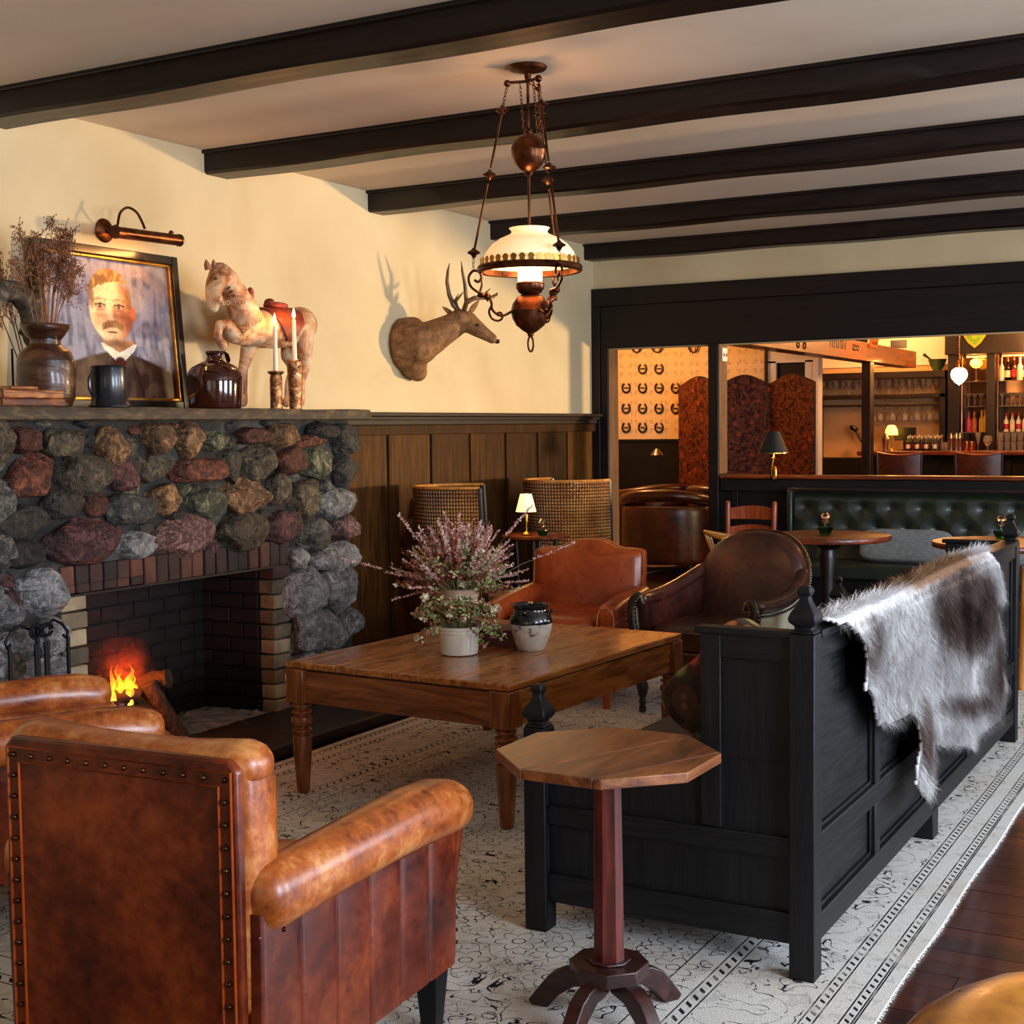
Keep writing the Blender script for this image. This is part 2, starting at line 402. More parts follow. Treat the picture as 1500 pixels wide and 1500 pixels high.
struct(MB().bx(-4.6065, -4.601, YB-.02, YB+.149, 0, 2.025).build('trim_8', 'jamb_lit_wood'))
struct(MB().bx(-3.7005, -3.695, YB-.02, YB+.149, 1.06, 2.025).build('trim_9', 'jamb_lit_wood'))
hw = struct(MB().bx(-3.70, 1.6, YB+.0, YB+.12, 0, 1.02).build('wall_back_low', 'black_wood_x'))
tag(hw, 'dark panelled half wall under the opening to the bar')
MB().bx(-3.694, 1.6, YB-.035, YB+.15, 1.022, 1.05).build('sill', 'bar_wood', hw, bevel=.008)
for k in range(5):
    MB().bx(-3.6+k*.95, -3.55+k*.95, YB-.02, YB, .1, 1.0).build('batten', 'black_wood_z', hw, bevel=.004)
MB().bx(-3.69, 1.6, YB-.022, YB, .93, 1.02).build('rail', 'black_wood_x', hw, bevel=.004)
# ceiling beams
for i, (a, b) in enumerate(((-1.66, -1.48), (-.26, -.08), (1.14, 1.32), (2.55, 2.73), (3.96, 4.14), (5.36, 5.54), (6.77, 6.935), (8.20, 8.36), (9.64, 9.795))):
    mb = MB()
    # slightly hand hewn: soft wobble along the run
    n = 40; rs = []
    for k in range(n+1):
        x = XW + (XR-XW)*k/n; w1 = .006*sin(k*1.3+i*2)+.004*sin(k*.53+i); z0 = 2.70+.004*sin(k*.9+i*1.7)
        rs.append([(x, a+w1*.4, ZC+.01), (x, a+w1*.4, z0+.012), (x, a+.012, z0), (x, b-.012, z0), (x, b+w1*.3, z0+.012), (x, b+w1*.3, ZC+.01)])
    mb.rings(rs); o = mb.build('ceiling_beam', 'beam_wood'); struct(o)
    if 3 < i < 9: o['label'] = ['dark wooden ceiling beam nearest the camera', 'dark ceiling beam above the hanging lamp, second from the camera', 'dark ceiling beam behind the hanging lamp, third from the camera', 'dark ceiling beam, fourth from the camera', 'dark ceiling beam against the back wall above the opening'][i-4]
    # quarter moulding along both sides, tight to the ceiling
    for yy in (a-.012, b+.012):
        MB().bx(XW, XR, yy-.01, yy+.01, ZC-.018, ZC+.0).build('beam_moulding', 'beam_wood', o, bevel=.004)
# wainscot on the left wall
MB().bx(XW, XW+.012, 5.905, YB-.04, 0, 1.43).build('panel_backing', 'trim_wood', wl)
ys = [5.94, 6.12, 6.38, 6.90, 7.38, 7.86, 8.34, 8.81, 9.28, 9.72]
for a, b in zip(ys[:-1], ys[1:]):
    MB().bx(XW+.012, XW+.02, a+.030, b-.004, .16, 1.395).build('panel', 'panel_wood', wl, bevel=.003)
    MB().bx(XW+.012, XW+.034, a-.006, a+.026, .1, 1.40).build('batten', 'panel_wood', wl, bevel=.004)
MB().bx(XW+.012, XW+.038, 5.91, YB-.05, 1.385, 1.445).build('top_rail', 'panel_wood', wl, bevel=.004)
MB().bx(XW, XW+.07, 5.99, YB-.03, 1.475, 1.497).bx(XW, XW+.05, 5.99, YB-.03, 1.445, 1.478).bx(XW, XW+.095, 5.99, YB+.0, 1.497, 1.52).build('chair_rail', 'trim_wood', wl, bevel=.004)
struct(MB().bx(XW, XW+.045, 5.91, YB-.04, 0, .16).build('baseboard_left', 'trim_wood', bevel=.006))
# ================================================================ rug materials
def rugmat(name, sx, sy, base, line, warm, border=True, seed=0):
    t = NT(name); tc = t.new('ShaderNodeTexCoord'); sp = t.new('ShaderNodeSeparateXYZ'); t.link(tc.outputs['Object'], sp.inputs[0])
    x, y = sp.outputs[0], sp.outputs[1]; MT = t.math
    dx = MT('SUBTRACT', sx, MT('ABSOLUTE', x)); dy = MT('SUBTRACT', sy, MT('ABSOLUTE', y)); d = MT('MINIMUM', dx, dy)
    # mirrored coordinates: the same motif repeats left and right, like a woven carpet
    def tri(v, p):
        return MT('PINGPONG', v, p)
    def curls(px, py, sc, th, off):
        cx = t.new('ShaderNodeCombineXYZ'); t.link(px, cx.inputs[0]); t.link(py, cx.inputs[1]); cx.inputs[2].default_value = off
        n = t.new('ShaderNodeTexNoise'); n.inputs['Scale'].default_value = sc; n.inputs['Detail'].default_value = 1.5; n.inputs['Distortion'].default_value = .9
        t.link(cx.outputs[0], n.inputs['Vector'])
        a = MT('ABSOLUTE', MT('SUBTRACT', n.outputs[0], .5)); return MT('LESS_THAN', a, th), n.outputs[0]
    px, py = tri(x, .52), tri(y, .7)
    l1, n1 = curls(px, py, 9, .008, 1.3+seed); l2, n2 = curls(px, py, 19, .012, 4.4+seed)
    gate = MT('GREATER_THAN', n1, .47)
    field = MT('MAXIMUM', l1, MT('MULTIPLY', l2, gate))
    cxy = t.new('ShaderNodeCombineXYZ'); t.link(px, cxy.inputs[0]); t.link(py, cxy.inputs[1])
    vr = t.new('ShaderNodeTexVoronoi'); vr.voronoi_dimensions = '2D'; vr.inputs['Scale'].default_value = 3.4; vr.inputs['Randomness'].default_value = .55; t.link(cxy.outputs[0], vr.inputs['Vector'])
    df = t.new('ShaderNodeVectorMath', operation='SUBTRACT'); t.link(cxy.outputs[0], df.inputs[0]); t.link(vr.outputs['Position'], df.inputs[1])
    s2 = t.new('ShaderNodeSeparateXYZ'); t.link(df.outputs[0], s2.inputs[0]); th_ = MT('ARCTAN2', s2.outputs[1], s2.outputs[0])
    ln_ = t.new('ShaderNodeVectorMath', operation='LENGTH'); t.link(df.outputs[0], ln_.inputs[0]); rd_ = ln_.outputs['Value']
    pet = MT('ABSOLUTE', MT('SINE', MT('MULTIPLY', th_, 3.0)))
    ro = MT('COMPARE', rd_, MT('ADD', .036, MT('MULTIPLY', pet, .030)), .0022)
    ro = MT('MAXIMUM', ro, MT('COMPARE', rd_, .018, .002)); ro = MT('MAXIMUM', ro, MT('MULTIPLY', MT('COMPARE', rd_, MT('ADD', .07, MT('MULTIPLY', MT('ABSOLUTE', MT('SINE', MT('MULTIPLY', th_, 4.0))), .05)), .0022), MT('GREATER_THAN', pet, .3)))
    field = MT('MAXIMUM', MT('MULTIPLY', field, MT('GREATER_THAN', rd_, .075)), ro)
    line_f = field
    if border:
        def band(a, b): return MT('MULTIPLY', MT('GREATER_THAN', d, a), MT('LESS_THAN', d, b))
        def stripe(p, w_=.0022): return MT('COMPARE', d, p, w_)
        run = MT('ADD', x, y)
        dash = lambda a, b, fr, du: MT('MULTIPLY', band(a, b), MT('LESS_THAN', MT('FRACT', MT('MULTIPLY', run, fr)), du))
        frets = MT('MAXIMUM', dash(.052, .066, 26, .35), dash(.134, .150, 26, .35)); frets = MT('MAXIMUM', frets, dash(.415, .435, 22, .35))
        st = frets
        for p in (.04, .046, .073, .127, .157, .405, .445, .53): st = MT('MAXIMUM', st, stripe(p))
        qx, qy = tri(x, .33), tri(y, .33)
        l3, n3 = curls(qx, qy, 13, .012, 8.1); scroll = MT('MULTIPLY', l3, band(.165, .4))
        l4, n4 = curls(tri(x, .12), tri(y, .12), 16, .006, 2.7); small = MT('MULTIPLY', MT('MULTIPLY', l4, band(.08, .12)), .4)
        inner = MT('MULTIPLY', field, MT('GREATER_THAN', d, .46))
        line_f = MT('MAXIMUM', MT('MAXIMUM', st, scroll), MT('MAXIMUM', small, inner))
    wv = t.coord(); blot = t.noise(wv, 2.2, 5, .6); fine = t.noise(wv, 220, 2, .5)
    ground = t.ramp(blot, [(.3, warm), (.5, base), (.75, base)])
    shade = t.mix(MT('MULTIPLY', MT('GREATER_THAN', n2, .6), .18), ground, line)
    wearn = t.noise(wv, 9, 4, .7); fac = MT('MULTIPLY', line_f, t.ramp(wearn, [(.28, .35), (.5, 1.0)]))
    col = t.mix(fac, shade, line)
    col2 = t.mix(.35, col, t.ramp(fine, [(.3, '#8c8880'), (.7, '#ffffff')]), 'MULTIPLY')
    t.link(col2, t.b.inputs['Base Color']); t.b.inputs['Roughness'].default_value = .95; t.b.inputs['Specular IOR Level'].default_value = .1
    t.bump(MT('ADD', fine, MT('MULTIPLY', line_f, -.6)), .5, .004)
    M[name] = t.m
rugmat('rug_pattern', 1.45, 2.795, '#dcdad3', '#232328', '#cfc8b8')
rugmat('rug_pattern_far', 1.3, 1.6, '#a09a92', '#5a5048', '#8a7f72', True, 3)
# slightly wavy edged rug
def rug(name, mat, cx, cy, sx, sy, label, th=.009):
    t = thing(name, label, 'rug', (cx, cy, .001))
    n = 90; top = []
    def P(u, v):
        x = -sx+2*sx*u; y = -sy+2*sy*v
        x += .003*sin(v*41)*(abs(u-.5)*2)**8; y += .003*sin(u*33)*(abs(v-.5)*2)**8
        return (x, y, th/2)
    MB().sheet(P, 40, n, th).build('pile', mat, t)
    return t
rg = rug('area_rug', 'rug_pattern', -2.27, 4.775, 1.45, 2.795, 'large cream oriental rug with dark curling pattern under the coffee table')
fr = MB()
for k in range(500):
    v = k/499; y = -2.79+5.58*v
    for sg in (1,):
        x = 1.447+.003*sin(v*41); fr.tube([(x, y, .005), (x+.006+.005*R.random(), y+R.uniform(-.004, .004), .003)], .002, 4)
fr.build('fringe', nm('rug_fringe', '#d8d6d0', rough=.95), rg, stuff=True)
rug('area_rug', 'rug_pattern_far', -6.35, 12.7, 1.0, 1.6, 'grey rug under the club chairs in the bar room')
# ================================================================ fireplace
XF = -4.27
SM = {}
for k, cols in {'r': ('#28110c', '#4c2618', '#8e4e34'), 'o': ('#241f15', '#40372a', '#776648'), 't': ('#33200f', '#604228', '#b08456'), 'v': ('#26261c', '#3c3c2c', '#8a8660'),
                'm': ('#221313', '#3e2422', '#744642'), 'g': ('#23211e', '#3c3a35', '#756f64'), 'w': ('#3c3a38', '#73706d', '#a9a7a4'), 'p': ('#35221f', '#5c403b', '#a07a70'), 'd': ('#15120f', '#2a2520', '#4a4338')}.items():
    M['stone_'+k] = nm('stone', [(.36, cols[0]), (.5, cols[1]), (.63, cols[2])], 17, 9, 1.3, rough=.5, rough2=.8, bump=1, bscale=38, bdist=.035, rand=.08, nrough=.74, spec=.4)
M['mortar'] = nm('mortar', [(.3, '#0e0d0b'), (.5, '#211f1c'), (.72, '#4a4641')], 3, 8, .5, rough=.95, bump=.9, bscale=16, bdist=.03, nrough=.65)
M['soot_brick'] = nm('soot_brick', [(.3, '#060505'), (.6, '#0d0b0a'), (.9, '#2a2621')], 7, 6, rough=.85, bump=.6, bscale=40, bdist=.01, rand=.3)
M['red_brick'] = nm('red_brick', [(.2, '#181110'), (.5, '#38221b'), (.7, '#5c3626'), (.85, '#94583a')], 7, 6, rough=.85, bump=.6, bscale=40, bdist=.008, rand=.5)
M['cream_brick'] = nm('cream_brick', [(.25, '#4a4032'), (.5, '#7d6c52'), (.75, '#b09c7c')], 7, 6, rough=.85, bump=.7, bscale=40, bdist=.01, rand=.4)
M['slab'] = nm('slab', [(.3, '#1f1b1a'), (.7, '#332d2b')], 4, 5, rough=.4, rough2=.5, bump=.2, bscale=30, bdist=.003, spec=.5)
M['ash'] = nm('ash', [(.3, '#5a5652'), (.6, '#96928e'), (.8, '#c8c4c0')], 14, 6, rough=1, bump=.8, bscale=60, bdist=.01)
M['mantel_wood'] = nm('mantel_wood', [(.3, '#1c150e'), (.5, '#3a2c1c'), (.68, '#67522f'), (.8, '#8c7040')], 30, 8, .5, (1, .35, 1), .6, .75, bump=.8, bscale=120, bdist=.006, nrough=.7)
fp = thing('stone_fireplace', 'fieldstone fireplace with brick arch, soldier course and dark plank mantel against the left wall', 'fireplace', (0, 0, 0))
OY0, OY1, OZ = 4.05, 5.245, .765
m_ = MB()
y0, y1 = 3.30, 5.885
m_.bx(XW+.0, XF-.02, y0, OY0-.13, .0, 1.475).bx(XW, XF-.02, OY1+.125, y1, 0, 1.475).bx(XW, XF-.02, OY0-.13, OY1+.13, OZ+.005, 1.475)
body = m_.build('mortar_body', 'mortar', fp)
# uneven mortar face
def mf(u, v):
    y = y0+(y1-y0)*u; z = OZ+.12+(1.475-OZ-.12)*v
    q = noise.noise(Vector((y*9, z*9, 1)))*.012
    return (XF-.012+q, y, z)
MB().sheet(mf, 90, 26, .02).build('mortar_face', 'mortar', fp)
for a, b, zt in ((y0, OY0-.14, OZ+.13), (OY1+.13, y1, OZ+.13)):
    MB().sheet(lambda u, v: (XF-.012+noise.noise(Vector(((a+(b-a)*u)*9, v*zt*9, 1)))*.012, a+(b-a)*u, zt*v), 24, 26, .02).build('mortar_face', 'mortar', fp)
def stone(nme, c, d, mat, parent, seed, sub=3, cuts=9):
    rr = random.Random(seed); bm = bmesh.new(); bmesh.ops.create_icosphere(bm, subdivisions=sub, radius=1)
    pl = []
    for k in range(cuts):
        n = Vector((rr.gauss(0, .8), rr.gauss(0, 1), rr.gauss(0, 1))).normalized(); pl.append((n, rr.uniform(.66, .88)))
    pl.append((Vector((1, rr.uniform(-.25, .25), rr.uniform(-.25, .25))).normalized(), rr.uniform(.6, .8)))
    for v in bm.verts:
        p = v.co.copy()
        for n, q in pl:
            s_ = p.dot(n)
            if s_ > q: p -= n*(s_-q)*.92
        p *= 1+.10*noise.noise(p*1.7+Vector((seed, 0, 0)))+.06*noise.noise(p*4+Vector((seed, 3, 0)))+.03*noise.noise(p*11+Vector((seed, 3, 0)))
        v.co = Vector((p.x*d[0], p.y*d[1], p.z*d[2]))*1.16
    me = bpy.data.meshes.new(nme); bm.to_mesh(me); bm.free(); me.materials.append(M[mat])
    me.polygons.foreach_set('use_smooth', [True]*len(me.polygons)); me.set_sharp_from_angle(angle=radians(50))
    o = bpy.data.objects.new(nme, me); C.objects.link(o); o.location = c; o.parent = parent
    return o
STONES=[(3.742,1.397,0.148,0.09,'r'),(3.95,1.383,0.211,0.104,'o'),(3.857,1.465,0.088,0.029,'g'),(4.192,1.367,0.146,0.139,'t'),(4.332,1.43,0.068,0.043,'r'),(4.325,1.362,0.085,0.074,'o'),(4.452,1.398,0.149,0.131,'t'),(4.579,1.446,0.064,0.028,'r'),(4.659,1.382,0.14,0.136,'t'),(4.817,1.38,0.127,0.08,'v'),(3.768,1.247,0.222,0.164,'r'),(3.617,1.308,0.075,0.066,'g'),(4.045,1.26,0.234,0.148,'o'),(4.261,1.241,0.133,0.116,'m'),(4.451,1.266,0.185,0.113,'o'),(4.725,1.244,0.296,0.104,'r'),(3.917,1.143,0.18,0.105,'d'),(4.106,1.127,0.119,0.095,'r'),(4.309,1.181,0.085,0.043,'v'),(4.294,1.101,0.227,0.142,'g'),(4.499,1.124,0.161,0.127,'t'),(4.623,1.163,0.074,0.065,'v'),(4.768,1.097,0.193,0.139,'v'),(3.718,1.074,0.247,0.118,'d'),(4.014,0.989,0.302,0.165,'m'),(4.219,1.014,0.066,0.049,'m'),(4.321,0.941,0.195,0.099,'w'),(4.588,0.959,0.34,0.155,'p'),(3.706,0.957,0.253,0.095,'d'),(4.809,0.902,0.078,0.073,'m'),(3.78,0.836,0.18,0.069,'w'),(3.632,0.857,0.083,0.061,'m'),(3.645,1.163,0.069,0.05,'t'),(3.686,1.465,0.104,0.034,'d'),(4.053,1.461,0.101,0.035,'d'),(3.908,1.271,0.052,0.087,'d'),(4.559,1.051,0.101,0.051,'d'),(4.384,1.005,0.095,0.044,'d'),(3.602,1.43,0.108,0.083,'d'),(3.593,1.204,0.067,0.066,'o'),(3.572,1.045,0.081,0.077,'d'),(4.717,1.153,0.076,0.053,'d'),(5.082,1.398,0.197,0.09,'r'),(5.31,1.393,0.198,0.106,'t'),(5.512,1.363,0.231,0.061,'r'),(5.637,1.42,0.193,0.082,'d'),(5.815,1.362,0.178,0.169,'d'),(4.942,1.261,0.104,0.158,'o'),(5.112,1.266,0.188,0.149,'o'),(5.369,1.275,0.233,0.12,'r'),(5.598,1.248,0.225,0.151,'v'),(5.804,1.204,0.19,0.127,'d'),(5.023,1.111,0.291,0.154,'t'),(5.285,1.125,0.176,0.159,'o'),(5.481,1.082,0.219,0.17,'o'),(5.651,1.136,0.137,0.062,'g'),(5.752,1.047,0.27,0.162,'w'),(4.988,0.953,0.327,0.153,'o'),(5.305,0.957,0.23,0.147,'m'),(5.558,0.906,0.246,0.179,'g'),(5.8,0.91,0.214,0.127,'p'),(5.422,0.777,0.13,0.101,'w'),(5.743,0.765,0.34,0.134,'w'),(5.173,1.019,0.091,0.046,'d'),(5.703,0.973,0.092,0.049,'g'),(4.968,1.444,0.086,0.038,'d'),(5.23,1.462,0.102,0.033,'d'),(5.499,0.606,0.298,0.222,'w'),(5.766,0.589,0.297,0.217,'w'),(5.573,0.404,0.406,0.225,'w'),(5.825,0.409,0.161,0.155,'w'),(5.447,0.248,0.197,0.135,'w'),(5.681,0.249,0.312,0.102,'w'),(5.442,0.112,0.177,0.124,'w'),(5.615,0.145,0.226,0.126,'w'),(5.805,0.14,0.194,0.141,'w'),(5.611,0.019,0.226,0.114,'w'),(5.801,-0.002,0.193,0.129,'w'),(3.807,0.788,0.184,0.155,'w'),(3.638,0.76,0.127,0.132,'m'),(3.679,0.621,0.176,0.124,'w'),(3.837,0.618,0.137,0.127,'w'),(3.71,0.501,0.178,0.115,'w'),(3.85,0.488,0.113,0.117,'w'),(3.623,0.41,0.162,0.095,'w'),(3.777,0.383,0.159,0.088,'w'),(3.544,0.706,0.102,0.121,'w'),(3.537,0.548,0.123,0.111,'w')]
for y_ in (3.36, 3.5, 3.60):
    for k in range(7): STONES.append((y_+R.uniform(-.02, .02), .12+k*.21+R.uniform(-.03, .03), .15, .17, R.choice('dgorw')))
for i, (yy, zz, wd, ht, k) in enumerate(STONES):
    wide = min(.10, max(.045, (wd+ht)*.38))
    zz = min(zz, 1.475-ht*.5)
    yy = min(yy, 5.90-wd*.42)
    stone('stone', (XF-.006-.010*(i % 3), yy, zz), (wide, wd/2*1.13, ht/2*1.13), 'stone_'+k, fp, i*3.7+1, 4 if wd > .12 else 3)
# small chinking stones that fill the joints
ck = 0
for i in range(900):
    yy = R.uniform(y0+.04, y1-.04); zz = R.uniform(.05, 1.44)
    if OY0-.16 < yy < OY1+.16 and zz < OZ+.15: continue
    if any(abs(yy-a)/(c/2+.018) < 1 and abs(zz-b)/(d/2+.018) < 1 for a, b, c, d, _ in STONES): continue
    s_ = R.uniform(.026, .05); STONES.append((yy, zz, s_*2, s_*1.6, 'x'))
    stone('stone', (XF-.006, yy, zz), (.03, s_, s_*.8), 'stone_'+(R.choice('dgod') if not (yy > 5.4 and zz < 1.1 or zz < .7) else 'w'), fp, i, 2, 5); ck += 1
    if ck > 60: break
# bricks
def brick(c, d, mat, parent, wob=.003):
    mb = MB().box(c, d, (R.uniform(-.02, .02), R.uniform(-.02, .02), R.uniform(-.02, .02)))
    return mb.build('brick', mat, parent, bevel=.006)
n = 19; w_ = 1.455/n
for k in range(n):
    yy = 3.905+w_*(k+.5); zo = -.0*k
    if k < 6:
        brick((XF-.035+R.uniform(0, .008), yy, .845), (.09, w_-.008, .078), 'red_brick', fp); brick((XF-.035+R.uniform(0, .008), yy, .79), (.09, w_-.008, .036), 'red_brick', fp)
    else: brick((XF-.035+R.uniform(0, .01), yy, .828), (.09, w_-.009, .118), 'red_brick', fp)
MB().bx(XF-.09, XF+.004, 3.9, 5.36, .757, .767).build('iron_lintel', 'iron', fp)
h = .0735
for side in (0, 1):
    for k in range(10):
        ya, yb = (3.915, 4.05) if side == 0 else (5.245, 5.375)
        zc = .035+h*(k+.5)
        brick((XF-.045+R.uniform(-.004, .006), (ya+yb)/2, zc), (.09, yb-ya, h-.008), 'cream_brick' if (k < 9 or side == 0) else 'red_brick', fp)
# firebox: side walls and back wall of sooty bricks
fb = MB().bx(XW+.002, XW+.012, OY0, OY1, 0.03, OZ+.05).bx(XW, XF-.09, OY0-.12, OY0-.012, .03, OZ+.05).bx(XW, XF-.09, OY1+.012, OY1+.12, .03, OZ+.05).bx(XW, XF-.02, OY0-.02, OY1+.02, OZ-.0, OZ+.05)
fb.build('firebox_lining', 'soot_brick', fp)
for k in range(10):
    zc = .035+h*(k+.5); off = .1 if k % 2 else 0
    x = XF-.092
    for L in ((.1, .2, .08) if k % 2 else (.18, .2)):
        for yy in (OY1+.006, OY0-.006): brick((x-L/2, yy, zc), (L-.007, .03, h-.007), 'soot_brick', fp)
        x -= L
    y = OY0
    while y < OY1-.02:
        L = min(.205 if y > OY0 or not k % 2 else .1, OY1-y)
        brick((XW+.016, y+L/2, zc), (.02, L-.007, h-.007), 'soot_brick', fp); y += L
MB().bx(XW, XF, OY0-.1, OY1+.1, 0, .035).build('firebox_floor', 'soot_brick', fp)
# hearth slab
MB().bx(XF-.02, -3.775, 3.1, 6.02, 0.0, .055).build('hearth_slab', 'slab', fp, bevel=.008)
# mantel plank, hand hewn
rs = []
for k in range(61):
    y = 3.15+(5.985-3.15)*k/60; e_ = .014*noise.noise(Vector((y*5, 0, 0)))+.005*noise.noise(Vector((y*25, 0, 0)))
    xe = -4.165+e_ - (.03 if k == 60 else .01 if k == 59 else 0); t1 = 1.523+.002*sin(y*9)
    rs.append([(XW+.001, y, 1.472), (XW+.001, y, t1), (xe-.006, y, t1), (xe, y, t1-.008), (xe+.003, y, 1.495), (xe, y, 1.475), (xe-.008, y, 1.469)])
MB().rings(rs).build('mantel', 'mantel_wood', fp)
# ash and embers
def ashf(u, v):
    x = -4.70+.50*u; y = 4.09+1.12*v; q = max(0, noise.noise(Vector((x*6, y*6, 2))))*.05+.012*noise.noise(Vector((x*40, y*40, 2)))
    return (x, y, .036+q+.02*sin(pi*v)*sin(pi*u))
tag(MB().sheet(ashf, 40, 90, .01).build('ash_bed', 'ash', None), 'pale grey ash bed spread over the firebox floor', 'ash', kind='stuff')
M['charred'] = nm('charred', [(.3, '#0a0807'), (.6, '#1c1410'), (.8, '#4a3020')], 10, 6, rough=.85, bump=.8, bscale=30, bdist=.01)
M['bark'] = nm('bark', [(.3, '#1c130c'), (.6, '#4a3420'), (.8, '#7a5a38')], 14, 6, stretch=(1, 6, 1), rough=.9, bump=.9, bscale=40, bdist=.01)
def log(p0, p1, rad, mat, label):
    p0, p1 = Vector(p0), Vector(p1); pts = [p0.lerp(p1, k/8)+Vector((noise.noise(p0*3+Vector((k, 0, 0)))*.01, 0, noise.noise(p0*3+Vector((0, k, 0)))*.01)) for k in range(9)]
    pts = [q_+Vector((0, .18, .05)) for q_ in pts] if p1.z > .1 and p0.y < 4.45 else pts; mb = MB().tube(pts, [rad*(1+.12*noise.noise(Vector((k*.9, p0.y*9, 0)))) for k in range(9)], 12)
    return tag(mb.build('firewood_log', mat), label, 'log', 'logs burning in the fireplace')
log((-4.60, 4.06, .12), (-4.46, 4.40, .13), .05, 'charred', 'charred log lying at the back left of the fire')
log((-4.36, 4.08, .12), (-4.44, 4.42, .12), .048, 'charred', 'charred log lying across the front of the fire')
log((-4.62, 4.34, .20), (-4.36, 4.43, .27), .042, 'bark', 'half burnt log on top of the fire pointing up to the right')
log((-4.52, 4.10, .21), (-4.42, 4.30, .20), .036, 'charred', 'short charred log on top of the fire')
log((-4.30, 4.62, .045), (-4.40, 4.52, .30), .036, 'bark', 'split log standing upright at the right end of the fire')
log((-4.50, 4.66, .05), (-4.44, 4.70, .14), .012, 'charred', 'thin charred stick leaning in the ash')
gr = thing('fire_grate', 'black iron grate holding the burning logs', 'grate', (-4.46, 4.42, .04))
for k in range(5): MB().tube([(-.13, -.17+k*.085, .05), (.12, -.17+k*.085, .05), (.15, -.17+k*.085, .12)], .007, 6).build('bar', 'iron', gr)
for x_ in (-.1, .1):
    MB().tube([(x_, -.19, .043), (x_, .19, .043)], .008, 6).build('cross_bar', 'iron', gr)
    for y_ in (-.17, .17): MB().tube([(x_, y_, .043), (x_, y_, .004)], .008, 6).build('leg', 'iron', gr)
# flames
t = NT('flame'); v = t.coord('Object'); sp = t.new('ShaderNodeSeparateXYZ'); t.link(v, sp.inputs[0])
col = t.ramp(t.math('MULTIPLY', sp.outputs[2], 5.0), [(0, '#ffcf50'), (.35, '#ff9a20'), (.8, '#e2480c'), (1, '#8c1c08')])
em = t.new('ShaderNodeEmission'); t.link(col, em.inputs[0]); em.inputs[1].default_value = 5
tr = t.new('ShaderNodeBsdfTransparent'); mx = t.new('ShaderNodeMixShader'); lw = t.new('ShaderNodeLayerWeight'); lw.inputs[0].default_value = .35
nz = t.noise(t.coord(stretch=(1, 1, .3)), 28, 3, .6)
fac = t.math('MULTIPLY', t.math('SUBTRACT', 1.0, lw.outputs['Facing']), t.ramp(nz, [(.35, .15), (.6, .85)])); 
fade = t.ramp(t.math('MULTIPLY', sp.outputs[2], 4.5), [(.3, 1.0), (1.0, .15)])
t.link(t.math('MULTIPLY', fac, fade), mx.inputs[0]); t.link(tr.outputs[0], mx.inputs[1]); t.link(em.outputs[0], mx.inputs[2]); t.link(mx.outputs[0], t.out.inputs[0])
M['flame'] = t.m
fi = thing('fire', 'orange flames rising from the logs in the fireplace', 'fire', (-4.46, 4.40, .22))
for k in range(11):
    a = k*2.4; px, py = .05*cos(a)*(k/11), (.10*sin(a)); hh = R.uniform(.09, .17)*(1.25-abs(py)*6)+.03; rw = R.uniform(.014, .026)
    rs = []
    for j in range(13):
        q = j/12; rad = rw*(sin(pi*min(1, q*.9+.12))**.8)*(1-q*.75)+.0008
        ox = .022*noise.noise(Vector((k, q*3, 0)))*q*2; oy = .03*noise.noise(Vector((k, q*3, 5)))*q*2
        rs.append([(px+ox+rad*cos(2*pi*i/12), py+oy+rad*1.3*sin(2*pi*i/12), q*hh) for i in range(12)])
    MB().rings(rs).build('flame_tongue', 'flame', fi)
point('fire_light', (-4.40, 4.40, .36), 7, '#ff7a2a', .06)
emis('ember', '#ff4a18', 2.2, '#301008')
em_ = MB()
for k in range(26): em_.ell((-4.45+R.uniform(-.1, .1), 4.44+R.uniform(-.13, .14), .165+R.uniform(-.02, .02)), (.014, .016, .01), .8, 6, 4)
tag(em_.build('embers', 'ember'), 'glowing red embers between the logs', 'embers', kind='stuff')
# glowing smoke
t = NT('smoke'); t.n.remove(t.b); vo = t.new('ShaderNodeVolumePrincipled'); v = t.coord('Object')
ln = t.new('ShaderNodeVectorMath', operation='LENGTH'); t.link(t.coord('Object', (1/.13, 1/.17, 1/.17)), ln.inputs[0])
d_ = t.math('MULTIPLY', t.math('SUBTRACT', 1.0, ln.outputs['Value'], clamp=True), t.ramp(t.noise(v, 16, 3, .6, .8), [(.4, 0.0), (.65, 1.0)]))
t.link(t.math('MULTIPLY', d_, 7.0), vo.inputs['Density']); vo.inputs['Color'].default_value = lin('#b06a60')
vo.inputs['Emission Color'].default_value = lin('#ff5030'); t.link(t.math('MULTIPLY', d_, .45), vo.inputs['Emission Strength'])
t.link(vo.outputs[0], t.out.inputs[1]); M['smoke'] = t.m
tag(MB().ell((0, 0, 0), (.125, .165, .165), 1, 20, 12).build('smoke', 'smoke', loc=(-4.46, 4.42, .38)), 'reddish smoke glowing above the flames', 'smoke', kind='stuff')
